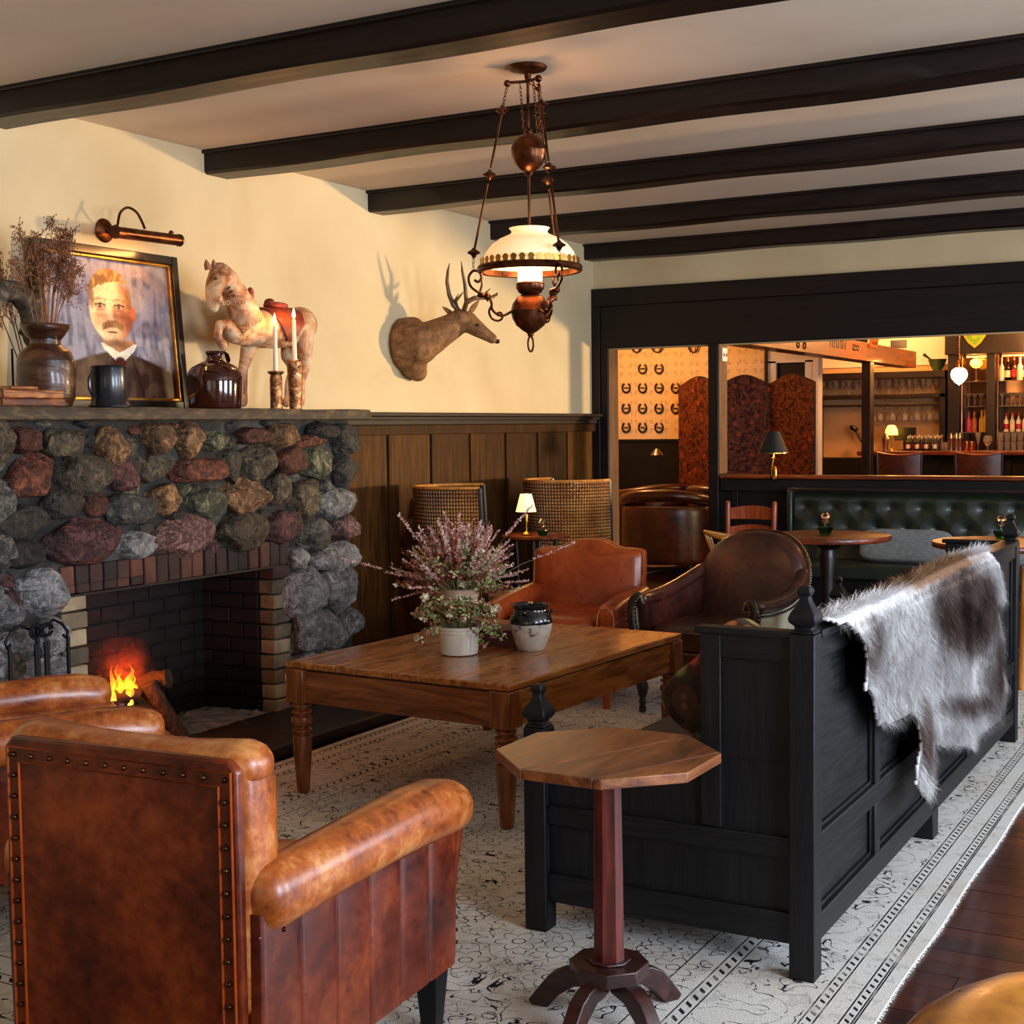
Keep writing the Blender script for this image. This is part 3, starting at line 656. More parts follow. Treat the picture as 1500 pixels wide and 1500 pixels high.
# fire tools
ft = thing('fire_tool_set', 'black wrought iron stand of fire tools left of the fire opening', 'fire tools', (-4.09, 3.63, .055))
MB().lathe([(.11, 0), (.115, .01), (.10, .02), (.02, .03), (.012, .05)], n=24).build('base', 'iron', ft)
MB().tube([(0, 0, .03), (0, 0, .64)], .009, 8).build('post', 'iron', ft)
for s_ in (-1, 1):
    MB().tube([(0, 0, .60), (0, .03*s_, .63), (0, .08*s_, .655), (0, .12*s_, .635), (0, .15*s_, .60), (0, .142*s_, .575), (0, .125*s_, .59)], .006, 8).build('arm', 'iron', ft)
    MB().tube([(.01, .14*s_, .585), (.01, .14*s_, .08)], .0075, 8).ell((.01, .14*s_, .07), (.012, .03, .05), .6, 10, 6).build('shovel' if s_ > 0 else 'brush', 'iron', ft)
for k in range(4):
    y_ = -.036+k*.024; x_ = .016 if k % 2 else .03
    MB().tube([(x_, y_, .58), (x_, y_*.8, .05)], .007, 8).build('poker', 'iron', ft)
    MB().tube(arc((x_, y_, .625), .024, 0, 340, 14, 'yz'), .0055, 6).build('handle_loop', 'iron', ft)
# ================================================================ things on the mantel and the left wall
ZM = 1.523
def remesh(o, vox, smooth=3, fac=.6):
    m_ = o.modifiers.new('remesh', 'REMESH'); m_.mode = 'VOXEL'; m_.voxel_size = vox; m_.use_smooth_shade = True
    if smooth:
        m_ = o.modifiers.new('smooth', 'SMOOTH'); m_.iterations = smooth; m_.factor = fac
    return o
# ---- portrait painting leaning on the wall
fcol('portrait_paint', .45)
pw_, ph_ = .88, .735
pt = thing('framed_portrait', 'framed oil portrait of a moustached man in a brown suit leaning above the mantel', 'painting', (-4.655, 4.64, ZM+.001), rot=(0, radians(-4.5), 0))
def frame_ring(w0, h0, w1, h1, x0, x1, name, mat):
    mb = MB()
    for a, b, c, d in ((-w1/2, -w0/2, 0, ph_), (w0/2, w1/2, 0, ph_)): mb.bx(x0, x1, a, b, (ph_-h1)/2, (ph_+h1)/2)
    mb.bx(x0, x1, -w0/2, w0/2, (ph_-h1)/2, (ph_-h0)/2).bx(x0, x1, -w0/2, w0/2, (ph_+h0)/2, (ph_+h1)/2)
    return mb.build(name, mat, pt, bevel=.004)
M['frame_black'] = nm('frame_black', [(.3, '#0c0806'), (.7, '#1e130c')], 12, rough=.3, coat=.3)
M['frame_gold'] = nm('frame_gold', [(.3, '#8a5a1c'), (.7, '#cf9a44')], 12, rough=.35, metal=.8)
frame_ring(.80, .655, .88, .735, 0, .035, 'outer_frame', 'frame_black')
frame_ring(.772, .627, .80, .655, .002, .024, 'gold_liner', 'frame_gold')
nu, nv = 210, 170
def L3(h): return Vector(lin(h)[:3])
def sst(a, b, x):
    q = max(0, min(1, (x-a)/(b-a))); return q*q*(3-2*q)
PC = {k: L3(v) for k, v in dict(bg1='#8d8b98', bg2='#5c5c6c', bg3='#a89a98', coat='#3a2418', coat2='#57402e', skin='#d29668', light='#f0c894', red='#b45a34', dark='#6a3a20', hair='#8a6234', hairl='#c09658', white='#e8dcc4', brow='#6e4824', eye='#20180f', mo='#8a5c38', tie='#4a1a14').items()}
def paint(u, v):
    n1 = noise.noise(Vector((u*26, v*5, 0))); n2 = noise.noise(Vector((u*9, v*9, 3))); n3 = noise.noise(Vector((u*60, v*60, 7)))
    c = PC['bg1'].lerp(PC['bg2'], sst(-.2, .5, n1+.5*n2+.25*(1-v))).lerp(PC['bg3'], sst(.1, .6, n2+v*.4-.1)*.5)
    X = (u-.515)*.785; Z = (v-.5)*.64
    def E(cx, cy, rx, ry, soft=.15):
        q = sqrt(((u-cx)/rx)**2+((v-cy)/ry)**2); return 1-sst(1-soft, 1+soft, q)
    # shoulders
    sh = .345 - .35*abs(u-.52)**1.25 - (.12*max(0, abs(u-.52)-.3))
    k = 1-sst(sh-.01, sh+.012, v); k *= 1 if v < .42 else 0
    cc = PC['coat'].lerp(PC['coat2'], sst(.0, .6, n2+.3*n1+.2)); c = c.lerp(cc, k)
    # neck, collar, tie
    c = c.lerp(PC['dark'].lerp(PC['skin'], .4), E(.55, .40, .12, .10, .1)*(v < .42))
    if v < .40:
        for sg in (-1, 1):
            q = (u-.55)*sg
            if .0 < q < .15-(.40-v)*.55 and v > .24+q*.9 and v < .33+q*.55: c = PC['white']*(.9+.2*n2)
        c = c.lerp(PC['tie'], E(.55, .255, .045, .045, .2)); 
        if v < .24 and abs(u-.55) < .035+.05*(.24-v): c = PC['tie']
        if abs(abs(u-.55)-.10-(.3-v)*.25) < .008 and v < .30: c = c*.5
    # face
    fcx, fcy = .51, .63
    fw = .172*(1 - .30*sst(.55, .36, v)); q = sqrt(((u-fcx)/fw)**2+((v-fcy)/.265)**2); k = 1-sst(.94, 1.05, q)
    s_ = PC['light'].lerp(PC['skin'], sst(-.05, .12, (u-fcx)+.05*n2)).lerp(PC['red'], sst(.04, .16, (u-fcx)+.04*n2)*.75)
    s_ = s_.lerp(PC['red'], E(.43, .56, .07, .06, .6)*.45).lerp(PC['red'], E(.61, .56, .06, .07, .6)*.6)
    s_ = s_.lerp(PC['dark'], sst(.05, .17, u-fcx+.03*n2)*.55).lerp(PC['dark'], E(.425, .60, .05, .02, .6)*.3).lerp(PC['dark'], E(.58, .60, .05, .02, .6)*.35)
    s_ = s_.lerp(PC['light'], E(.47, .80, .10, .06, .6)*.6).lerp(PC['dark'], sst(.47, .38, v)*.55)
    c = c.lerp(s_*(1+.12*n3), k)
    # ear
    c = c.lerp(PC['red'], E(.685, .62, .022, .055, .2))
    # hair: cap with curls, short sides
    top = .80+.05*sin((u-.4)*9)+.015*noise.noise(Vector((u*30, 2, 0)))
    hq = sqrt(((u-.51)/.19)**2+((v-.66)/.265)**2)
    if v > top and hq < 1.05+.06*noise.noise(Vector((u*22, v*22, 9))): c = PC['hair'].lerp(PC['hairl'], sst(-.3, .5, noise.noise(Vector((u*40, v*18, 4)))))
    for cx in (.36, .655): c = c.lerp(PC['hair'], E(cx, .73, .022, .09, .4)*.8)
    # brows, eyes, nose, moustache, mouth
    for cx, sg in ((.425, -1), (.575, 1)):
        by = .705+.012*cos((u-cx)*30)
        if abs(u-cx) < .05: c = c.lerp(PC['brow'], (1-sst(.004, .017, abs(v-by)))*(.55+.4*noise.noise(Vector((u*50, v*50, 2)))))
        c = c.lerp(PC['dark'], E(cx, .665, .047, .030, .4)*.55)
        c = c.lerp(PC['skin'].lerp(PC['white'], .35)*.7, E(cx, .660, .032, .011, .35)*.8); c = c.lerp(PC['eye'], E(cx-.004, .661, .012, .011, .4)*.9)
        if abs(u-cx) < .04 and abs(v-(.678-.4*(u-cx)**2*8)) < .005: c = PC['eye']
        c = c.lerp(PC['red']*.7, E(cx, .635, .04, .008, .5)*.6)
    c = c.lerp(PC['light'], E(.497, .62, .014, .07, .5)*.8); c = c.lerp(PC['red']*.8, E(.535, .60, .016, .06, .6)*.6)
    c = c.lerp(PC['red']*.55, E(.51, .553, .042, .016, .4)); c = c.lerp(PC['light'], E(.503, .572, .022, .018, .4)*.6)
    my = .517+.02*cos((u-.51)*22)
    if abs(u-.51) < .085: c = c.lerp((PC['mo']*.75).lerp(PC['hairl'], .25+.5*noise.noise(Vector((u*70, v*20, 4)))), 1-sst(.018, .032, abs(v-my)))
    c = c.lerp(PC['red']*.5, E(.51, .478, .045, .007, .4)); c = c.lerp(PC['light'], E(.51, .445, .03, .018, .5)*.5)
    c = c.lerp(PC['dark']*.8, E(.52, .395, .09, .025, .6)*.7)
    st_ = noise.noise(Vector((u*34+v*20, v*30-u*12, 11)))
    return c*(1+.10*n1+.10*n3+.14*st_)
mb = MB(); cols = []
for j in range(nv+1):
    for i in range(nu+1):
        u_, v_ = i/nu, j/nv; mb.v.append((.004, -.386+.772*u_, (ph_-.627)/2+.627*v_)); c = paint(u_, v_); cols.append([max(0, min(1, q)) for q in c])
for j in range(nv):
    for i in range(nu):
        a = j*(nu+1)+i; mb.f.append((a, a+1, a+nu+2, a+nu+1))
cv = mb.build('canvas', 'portrait_paint', pt); setcol(cv, cols)
MB().bx(-.004, .002, -.39, .39, .05, .69).build('back_board', 'frame_black', pt)
# ---- picture light above it
pl = thing('picture_light', 'bronze picture lamp with curved arm mounted above the portrait', 'lamp', tuple(at(152, 338, X=-4.74)))
MB().lathe([(.052, 0), (.055, .006), (.045, .014), (.015, .02), (.01, .03)], rot=(0, pi/2, 0), n=28).build('wall_plate', 'bronze', pl)
o_ = at(152, 338, X=-4.74)
ends = [at(170, 340, X=-4.52)-o_, at(262, 352, X=-4.52)-o_]
top = [at(172, 330, X=-4.66)-o_, at(176, 312, X=-4.62)-o_, at(187, 304, X=-4.6)-o_, at(200, 311, X=-4.57)-o_, at(208, 325, X=-4.54)-o_, at(212, 335, X=-4.525)-o_]
MB().tube(cat([(.02, 0, 0), (.05, .02, .02)] + top), .006, 10).build('arm', 'bronze', pl)
a, b = ends; ax = (b-a).normalized()
tb = MB().tube([a, a.lerp(b, .02), a.lerp(b, .98), b], .026, 20).build('tube_shade', 'bronze', pl)
MB().tube([b-ax*.004, b+ax*.006], .029, 20).tube([a-ax*.006, a+ax*.004], .029, 20).build('end_cap', 'bronze', pl)
MB().ell(b+Vector((0, -.05, .028)), (.012, .012, .012), 1, 10, 8).build('knob', 'bronze', pl)
lc = o_+a.lerp(b, .5)+Vector((0, 0, -.03))
al = area('picture_light_bulb', lc, (-4.69, 4.66, 1.95), .36, .03, 2.2, '#ffb060')
# ---- pottery vase with dried grass
M['brown_pottery'] = nm('brown_pottery', [(.3, '#20100a'), (.5, '#432312'), (.7, '#6a3c1e')], 6, 6, .4, (1, 1, 4), .25, .42, bump=.35, bscale=24, bdist=.006, coat=.3)
def bumpy(a, k): return 1+.012*sin(a*3+k*.9)+.008*sin(a*5+k*2)
va = thing('pottery_vase', 'dark brown ribbed pottery vase with wide lip on the mantel beside the portrait', 'vase', (-4.38, at(69, 580, X=-4.38).y, ZM))
pr_ = [(.085, 0), (.105, .006), (.118, .04), (.124, .10), (.126, .15), (.122, .19), (.108, .225), (.080, .245), (.066, .255), (.066, .275), (.082, .290), (.102, .318), (.108, .334), (.100, .336), (.08, .31), (.058, .28), (.05, .25)]
pr2 = []
for (a, b), (c, d) in zip(pr_[:-1], pr_[1:]):
    for q in range(3): z_ = b+(d-b)*q/3; pr2.append(((a+(c-a)*q/3)*(1+.008*sin(z_*190)*(z_ < .22)), z_))
MB().lathe([(p*.92, q) for p, q in pr2], n=40, rfun=bumpy, caps=True).build('body', 'brown_pottery', va)
M['dry_grass'] = nm('dry_grass', [(.3, '#5a2c18'), (.6, '#96603c'), (.8, '#b88858')], 9, rough=.9)
def plume(mb, base, tip, n, spread, up=.5, seed=0):
    """feathery dried grass head along base->tip"""
    rr = random.Random(seed); base, tip = Vector(base), Vector(tip); ax = (tip-base)
    for k in range(n):
        q = rr.random()**.8; p = base+ax*q; L = spread*(1-.6*q)*rr.uniform(.5, 1.2)
        d = Vector((rr.gauss(0, 1), rr.gauss(0, 1), rr.gauss(.2, .6))).normalized()*L + ax.normalized()*L*up
        mid = p+d*.5+Vector((0, 0, L*.12)); e_ = p+d+Vector((0, 0, -L*.15))
        mb.tube([p, mid, e_], [.0011, .0009, .0005], 3)
        for m_ in range(3): mb.ell(p.lerp(e_, .45+.2*m_)+Vector((rr.gauss(0, .003), rr.gauss(0, .003), rr.gauss(0, .003))), (.0028, .0028, .005), 1, 4, 3)
gr_ = MB(); stem = MB(); rr = random.Random(5)
for k in range(17):
    y_ = rr.gauss(.02, .085); x_ = rr.gauss(0, .035); h_ = rr.uniform(.62, .80)-abs(y_)*.5
    tip = Vector((x_, y_, h_)); b_ = Vector((x_*.1, y_*.15, .2)); mid = b_.lerp(tip, .5)+Vector((0, -y_*.15, 0))
    stem.tube([b_, mid, tip], [.0022, .002, .001], 5); plume(gr_, b_.lerp(tip, .62), tip, 46, .085, .5, k)
dg = thing('dried_grass', 'bunch of reddish brown dried grass standing in the pottery vase', 'dried plant', (-4.38, at(69, 580, X=-4.38).y, ZM+.0))
stem.build('stems', 'dry_grass', dg, stuff=True); gr_.build('plumes', 'dry_grass', dg, stuff=True)
# ---- carved yoke on a rod stand with a long feather behind
M['grey_carving'] = nm('grey_carving', [(.3, '#2e2418'), (.5, '#4e4030'), (.75, '#7a6850')], 5, 7, 1.2, (1, 5, 5), .75, bump=.6, bscale=30, bdist=.006)
yk = thing('wood_carving', 'weathered carved wooden horseshoe shape on a thin rod at the left end of the mantel', 'carving', (-4.5, at(14, 580, X=-4.5).y, ZM))
MB().box((0, -.0, .008), (.12, .16, .016)).build('base', 'dark_walnut', yk, bevel=.002)
MB().tube([(0, .02, .01), (0, .02, .24)], .0045, 8).build('rod', 'iron', yk)
cr = MB(); cy_, cz_ = .035, .36
MB().sweep([(0, cy_-.02+.105*cos(radians(a)), cz_+.0+.115*sin(radians(a))) for a in range(-35, 216, 12)][::-1], [.07]*6+[.08]*9+[.07]*6, [.055, .06, .065, .07, .075, .08, .085, .085, .09, .09, .09, .09, .085, .085, .08, .075, .07, .065, .06, .06, .055], .55, up=(1, 0, 0), n=14).build('carved_yoke', 'grey_carving', yk)
MB().ell((.01, .135, cz_-.03), (.042, .055, .085), .7, 16, 10).ell((.0, .145, cz_+.075), (.03, .05, .035), .7, 12, 8).build('carved_head', 'grey_carving', yk)
ff = thing('dried_leaf_spray', 'long rust brown dried leaf leaning behind the carving at the left end', 'dried plant', (-4.55, at(40, 580, X=-4.55).y, ZM))
lf = MB()
for k, (ty, tz, by) in enumerate(((-.22, .78, .0), (-.17, .70, .02), (-.26, .66, .01))):
    b_ = Vector((0, by+.02, .05)); tip = Vector((-.02*k, ty, tz)); lf.tube([b_, b_.lerp(tip, .5)+Vector((0, .02, 0)), tip], [.003, .0025, .001], 5)
    plume(lf, b_.lerp(tip, .42), tip, 120, .075, 1.6, 40+k)
lf.build('plumes', 'dry_grass', ff, stuff=True)
# ---- stack of old books
M['book_leather'] = nm('book_leather', [(.25, '#2a120a'), (.45, '#6a2c14'), (.6, '#a86a34'), (.75, '#c89a60')], 16, 7, 1, (1, .5, 3), .5, bump=.6, bscale=60, bdist=.004, rand=.25)
M['book_pages'] = nm('book_pages', [(.3, '#a08050'), (.7, '#d0b080')], 5, 4, 0, (1, 1, 60), .9)
bks = [(.30, .030, 0), (.29, .032, -.005), (.13, .012, -.13)]; z_ = ZM
for k, (L, th, dy) in enumerate(bks):
    bt = thing('old_book', ['worn brown leather book, lowest of the stack on the mantel', 'worn brown leather book in the middle of the mantel stack', 'thin tan booklet on top of the mantel book stack'][k], 'book', (-4.235, at(93, 580, X=-4.17).y+dy-L/2, z_+.0005), group='old books stacked on the mantel')
    d_ = .13
    MB().bx(-d_/2+.004, d_/2-.004, -L/2+.005, L/2-.002, .003, th-.003).build('pages', 'book_pages', bt)
    MB().bx(-d_/2, d_/2, -L/2, L/2, 0, .003).bx(-d_/2, d_/2, -L/2, L/2, th-.003, th).build('cover', 'book_leather', bt, bevel=.001)
    MB().sweep([(d_/2+.001, -L/2+.001, th/2), (d_/2+.001, 0, th/2), (d_/2+.001, L/2-.001, th/2)], .012, th, .7).build('spine', 'book_leather', bt)
    z_ += th+.001
# ---- black mug
mg = thing('black_mug', 'black enamel tankard standing on the mantel before the portrait', 'mug', (-4.30, at(161, 583, X=-4.30).y, ZM))
M['black_enamel'] = nm('black_enamel', [(.3, '#0b0e12'), (.7, '#1a2026')], 9, rough=.3, coat=.3, bump=.15, bscale=50, bdist=.002)
MB().lathe([(.0, .004), (.078, .0), (.085, .004), (.086, .01), (.077, .022), (.073, .09), (.072, .165), (.075, .172), (.072, .176), (.067, .168), (.067, .02), (0, .016)], n=36, caps=False).build('cup', 'black_enamel', mg)
MB().tube([(0, -.070, .14), (0, -.095, .145), (0, -.112, .12), (0, -.112, .08), (0, -.095, .055), (0, -.074, .05)], .007, 8).build('handle', 'black_enamel', mg)
# ---- jug
jg = thing('glazed_jug', 'glossy dark brown glazed jug with a small loop handle beside the horse', 'jug', (-4.40, 5.01, ZM))
M['brown_glaze'] = nm('brown_glaze', [(.3, '#1c0a06'), (.7, '#3e170c')], 4, rough=.1, coat=.6, coatr=.05, bump=.12, bscale=14, bdist=.004)
MB().lathe([(0, .0), (.112, 0), (.12, .006), (.126, .05), (.13, .11), (.131, .15), (.124, .175), (.105, .198), (.075, .215), (.045, .225), (.036, .235), (.034, .252), (.042, .262), (.040, .272), (.030, .274), (.026, .262), (.026, .23)], n=44, caps=False).build('body', 'brown_glaze', jg)
MB().sweep([(.0, .036, .262), (.0, .06, .272), (.0, .085, .262), (.0, .098, .235), (.0, .098, .205)], [.026]*5, [.012]*5, .8, up=(0, 0, 1), n=12).build('handle', 'brown_glaze', jg)
# ---- candle holders and candles
M['hammered'] = nm('hammered', [(.3, '#3a1f12'), (.5, '#8a5a38'), (.7, '#d8a878')], 34, 3, .5, (1, 1, 1), .22, .4, metal=.9, bump=.9, bscale=70, bdist=.006)
M['wax'] = nm('wax', '#eadcc0', rough=.45); M['wax'].node_tree.nodes['Principled BSDF'].inputs['Subsurface Weight'].default_value = .25
emis('candle_flame', '#ffc060', 22)
for k, (y_, hh, hc, x_) in enumerate(((at(405, 590, X=-4.26).y, .185, .225, -4.26), (at(433, 590, X=-4.26).y, .24, .205, -4.26))):
    ch = thing('candle_holder', ['shorter hammered copper candle holder on the mantel', 'taller hammered copper candle holder at the right of the mantel'][k], 'candle holder', (x_, y_, ZM), group='hammered candle holders')
    if k == 0: pf = [(.0, 0), (.032, 0), (.030, .01), (.030, .14), (.029, .155), (.026, .165), (.040, .176), (.038, .183), (.012, .18)]
    else: pf = [(.0, 0), (.030, 0), (.030, .01), (.036, .15), (.040, .22), (.042, .235), (.036, .24), (.012, .233)]
    MB().lathe(pf, n=28, caps=False).build('holder_body', 'hammered', ch)
    cd = thing('taper_candle', ['lit ivory taper candle in the shorter holder', 'lit ivory taper candle in the taller holder'][k], 'candle', (x_, y_, ZM+hh-.004), group='lit tapers')
    MB().lathe([(.0, 0), (.013, 0), (.012, .02), (.0095, hc-.004), (.006, hc), (0, hc-.002)], n=16, caps=False).build('wax', 'wax', cd)
    MB().tube([(0, 0, hc-.003), (.001, 0, hc+.01)], .001, 5).build('wick', 'iron', cd)
    MB().lathe([(.0, .0), (.006, .005), (.0085, .016), (.006, .031), (.002, .047), (0, .053)], (0, 0, hc+.004), 12, caps=False).build('flame', 'candle_flame', cd)
    point('candle_light', (x_+.0, y_, ZM+hh+hc+.03), 1.4, '#ffa858', .02)
# ---- wooden horse
def H(cx, cy, x=0): return at(250+cx/4.839, 360+cy/4.839, X=-4.42+x)-Vector((-4.42, 5.35, ZM))
ho = thing('wooden_horse', 'antique carved wooden horse with worn white and rust paint standing on the mantel', 'sculpture', (-4.42, 5.35, ZM))
M['horse_paint'] = nm('horse_paint', [(.28, '#4a2416'), (.42, '#9a5a34'), (.52, '#c69a70'), (.7, '#e0cdb0')], 7, 8, 1.1, (1, 1, 1), .6, .75, bump=.5, bscale=30, bdist=.005, nrough=.7)
M['horse_red'] = nm('horse_red', [(.3, '#4a1208'), (.55, '#8a3016'), (.75, '#a85c34')], 9, 7, 1, (1, 1, 1), .55, bump=.4, bscale=30, bdist=.004)
M['horse_dark'] = nm('horse_dark', [(.3, '#1e120c'), (.7, '#5a3824')], 9, 7, rough=.65, bump=.4, bscale=30, bdist=.004)
def chain(mb, pts, n=14): mb.tube([p for p, _ in pts], [q for _, q in pts], n); [mb.ell(p, (q, q, q), 1, 12, 8) for p, q in pts]
hb = MB()
chain(hb, [(H(560, 580), .088), (H(640, 590), .096), (H(740, 595), .095), (H(850, 575), .098), (H(915, 560), .092)])
chain(hb, [(H(545, 560), .088), (H(510, 460, .005), .078), (H(455, 340, .02), .062), (H(400, 240, .04), .054), (H(350, 195, .055), .052)])
chain(hb, [(H(350, 205, .055), .052), (H(318, 270, .085), .046), (H(300, 340, .105), .037), (H(298, 400, .12), .031), (H(302, 435, .125), .028)])
chain(hb, [(H(575, 650, -.04), .05), (H(535, 790, -.04), .033), (H(512, 880, -.04), .024), (H(520, 1040, -.04), .018), (H(520, 1090, -.04), .02), (H(512, 1112, -.035), .024)])
chain(hb, [(H(540, 640, .05), .052), (H(450, 640, .07), .038), (H(400, 560, .08), .03), (H(350, 560, .09), .024), (H(330, 640, .09), .02), (H(372, 705, .09), .023)])
chain(hb, [(H(915, 590, .04), .078), (H(945, 740, .045), .048), (H(958, 850, .045), .028), (H(925, 960, .045), .021), (H(925, 1080, .045), .021), (H(915, 1112, .05), .026)])
chain(hb, [(H(880, 620, -.04), .074), (H(840, 780, -.045), .044), (H(868, 880, -.045), .026), (H(835, 980, -.045), .02), (H(830, 1080, -.045), .02), (H(820, 1112, -.04), .025)])
remesh(hb.build('body', 'horse_paint', ho), .0075, 4)
mn = MB()
mn.sweep([H(320, 140, .05), H(390, 165, .035), H(450, 235, .02), H(500, 320, .0), H(545, 400, -.005), H(580, 440, -.005)], [.03, .04, .045, .045, .04, .02], [.02, .03, .03, .03, .025, .01], .8)
for k in range(9): mn.tube([H(350+k*22, 165+k*24, .055-.004*k), H(365+k*20, 200+k*25, .078-.003*k), H(345+k*20, 240+k*24, .082-.004*k)], [.010, .011, .003], 6)
mn.build('mane', 'horse_dark', ho)
for dx in (-.015, .05):
    cx_ = 250 if dx > 0 else 302
    MB().tube([H(cx_+18, 165, .05), H(cx_+6, 130, .05), H(cx_, 98, .05)], [.017, .014, .003], 8).build('ear', 'horse_paint', ho)
def sad(u, v):
    ha = 62+68*sin(pi*min(1, max(0, v)))**.7; a = radians(-ha+2*ha*u) ; cx_ = 640+210*v; rr_ = .104+.002*sin(v*pi)
    c = H(cx_, 592); sz = 1-.25*abs(v-.5)*2*abs(u-.5)*2
    return (c.x+rr_*sin(a*sz)*1.0, c.y, c.z+rr_*cos(a*sz))
MB().sheet(sad, 24, 12, .008).build('saddle_blanket', 'horse_red', ho)
MB().ell(H(745, 425), (.05, .07, .018), .8, 18, 8).ell(H(700, 405), (.03, .02, .022), .9, 12, 8).ell(H(565, 345, .0), (.02, .014, .035), .9, 12, 8).build('saddle', 'horse_red', ho)
def rings_(p0, p1, n, r_):
    mb = MB()
    for k in range(n):
        c = p0.lerp(p1, k/(n-1)); mb.tube([(c.x, c.y+r_*cos(a), c.z+r_*sin(a)) for a in [2*pi*i/10 for i in range(10)]], r_*.35, 5, closed=True)
    return mb
rings_(H(345, 405, .15), H(520, 400, .085), 7, .010).build('bridle_chain', 'horse_paint', ho)
rings_(H(520, 600, .11), H(640, 520, .11), 6, .010).build('breast_chain', 'horse_paint', ho)
MB().ell(H(318, 232, .132), (.006, .01, .008), 1, 10, 8).build('eye', 'horse_dark', ho)
MB().sweep([H(975, 500, 0), H(990, 600, 0), H(985, 720, 0)], [.03, .035, .02], [.02, .02, .01], .9).build('tail', 'horse_dark', ho)
# ---- deer head
de = thing('deer_head', 'stuffed deer head with antlers mounted on the plaster wall facing right', 'mounted head', tuple(at(600, 505, X=-4.735)))
o_ = at(600, 505, X=-4.735)
def D(px, py, X): return at(px, py, X=X)-o_
M['deer_fur'] = nm('deer_fur', [(.3, '#4a2c14'), (.5, '#80552c'), (.72, '#a87c4a')], 16, 8, .8, (1, 1, 1), .8, bump=.8, bscale=130, bdist=.004, nrough=.7)
M['deer_dark'] = nm('deer_dark', [(.3, '#120c08'), (.7, '#2e1e12')], 9, rough=.35)
M['antler'] = nm('antler', [(.3, '#3e2414'), (.55, '#6e4828'), (.8, '#a88456')], 9, 6, 1, rough=.5, bump=.5, bscale=50, bdist=.003)
db = MB(); db.ell((.03, 0, -.02), (.05, .14, .19), .8, 24, 14)
chain(db, [((D(597, 505, -4.70)), .165), (D(612, 503, -4.62), .135), (D(632, 495, -4.55), .105), (D(655, 482, -4.48), .085), (D(674, 471, -4.43), .072)], 18)
chain(db, [(D(672, 468, -4.42), .064), (D(686, 472, -4.38), .064), (D(698, 481, -4.33), .052), (D(710, 489, -4.29), .040), (D(721, 496, -4.255), .032)], 16)
chain(db, [(D(606, 535, -4.67), .085), (D(612, 545, -4.69), .06)])
db.v = [(max(x, -.003), y, z) for x, y, z in db.v]
remesh(db.build('neck_and_head', 'deer_fur', de), .008, 4)
def tri3(a, b, w_, nme, mat):
    a, b = Vector(a), Vector(b); mb = MB(); mb.sweep([a, a.lerp(b, .4), a.lerp(b, .75), b], [w_*.5, w_, w_*.7, .004], [.014, .018, .012, .003], .9, up=(1, 0, 0)); return mb.build(nme, mat, de)
tri3(D(686, 460, -4.36), D(702, 440, -4.33), .045, 'ear', 'deer_fur'); tri3(D(664, 462, -4.46), D(648, 449, -4.52), .045, 'ear', 'deer_fur')
MB().ell(D(728, 500, -4.24), (.02, .016, .014), .9, 12, 8).build('nose', 'deer_dark', de)
MB().ell(D(700, 476, -4.285), (.010, .012, .010), 1, 12, 8).build('eye', 'deer_dark', de)
def A(cx, cy, X): return D(560+cx/3.125, 80+cy/3.125, X)
MB().tube([A(352, 1175, -4.42), A(325, 1145, -4.43), A(306, 1100, -4.45), A(296, 1040, -4.46), A(300, 990, -4.44), A(308, 955, -4.42)], [.016, .015, .013, .011, .008, .002], 8).tube([A(322, 1135, -4.43), A(345, 1120, -4.40), A(372, 1085, -4.38)], [.011, .009, .002], 6).tube([A(345, 1165, -4.42), A(335, 1120, -4.40), A(350, 1095, -4.38)], [.01, .007, .002], 6).build('antler', 'antler', de)
MB().tube([A(375, 1170, -4.38), A(385, 1135, -4.34), A(420, 1115, -4.30), A(465, 1112, -4.27), A(500, 1112, -4.25), A(524, 1098, -4.24), A(526, 1088, -4.24)], [.017, .016, .015, .013, .011, .008, .002], 8).tube([A(385, 1125, -4.34), A(378, 1050, -4.33), A(366, 990, -4.33), A(362, 945, -4.33)], [.014, .011, .008, .002], 8).tube([A(430, 1112, -4.30), A(470, 1095, -4.27), A(495, 1070, -4.26)], [.01, .008, .002], 6).tube([A(440, 1110, -4.30), A(455, 1060, -4.29), A(455, 1020, -4.29)], [.01, .007, .002], 6).tube([A(480, 1112, -4.26), A(483, 1130, -4.26)], [.01, .006], 6).build('antler', 'antler', de)
# ================================================================ hanging oil lamp
lx, ly = -2.595, 4.798
lp = thing('hanging_oil_lamp', 'antique bronze hanging oil lamp with milk glass shade above the coffee table', 'lamp', (lx, ly, 0))
MB().lathe([(0, 2.822), (.072, 2.822), (.076, 2.815), (.07, 2.806), (.03, 2.796), (.014, 2.79), (.012, 2.77), (0, 2.77)], n=32, caps=False).build('canopy', 'bronze', lp)
MB().tube([(0, 0, 2.78), (0, 0, 2.18)], .006, 10).build('stem', 'bronze', lp)
cb = MB()
for k in range(3):
    a = radians(209+120*k); dx, dy = cos(a), sin(a)
    cb.tube([(0, 0, 2.762), (dx*.075, dy*.075, 2.758)], .006, 8).ell((dx*.08, dy*.08, 2.755), (.014, .014, .014), 1, 12, 8)
cb.build('pulley_bracket', 'bronze', lp)
MB().lathe([(0, 2.585), (.012, 2.58), (.018, 2.57), (.014, 2.562), (.030, 2.556), (.05, 2.54), (.066, 2.515), (.068, 2.50), (.070, 2.497), (.068, 2.493), (.066, 2.475), (.055, 2.445), (.036, 2.425), (.018, 2.415), (.012, 2.40), (0, 2.395)], n=36, caps=False).build('counterweight', 'bronze', lp)
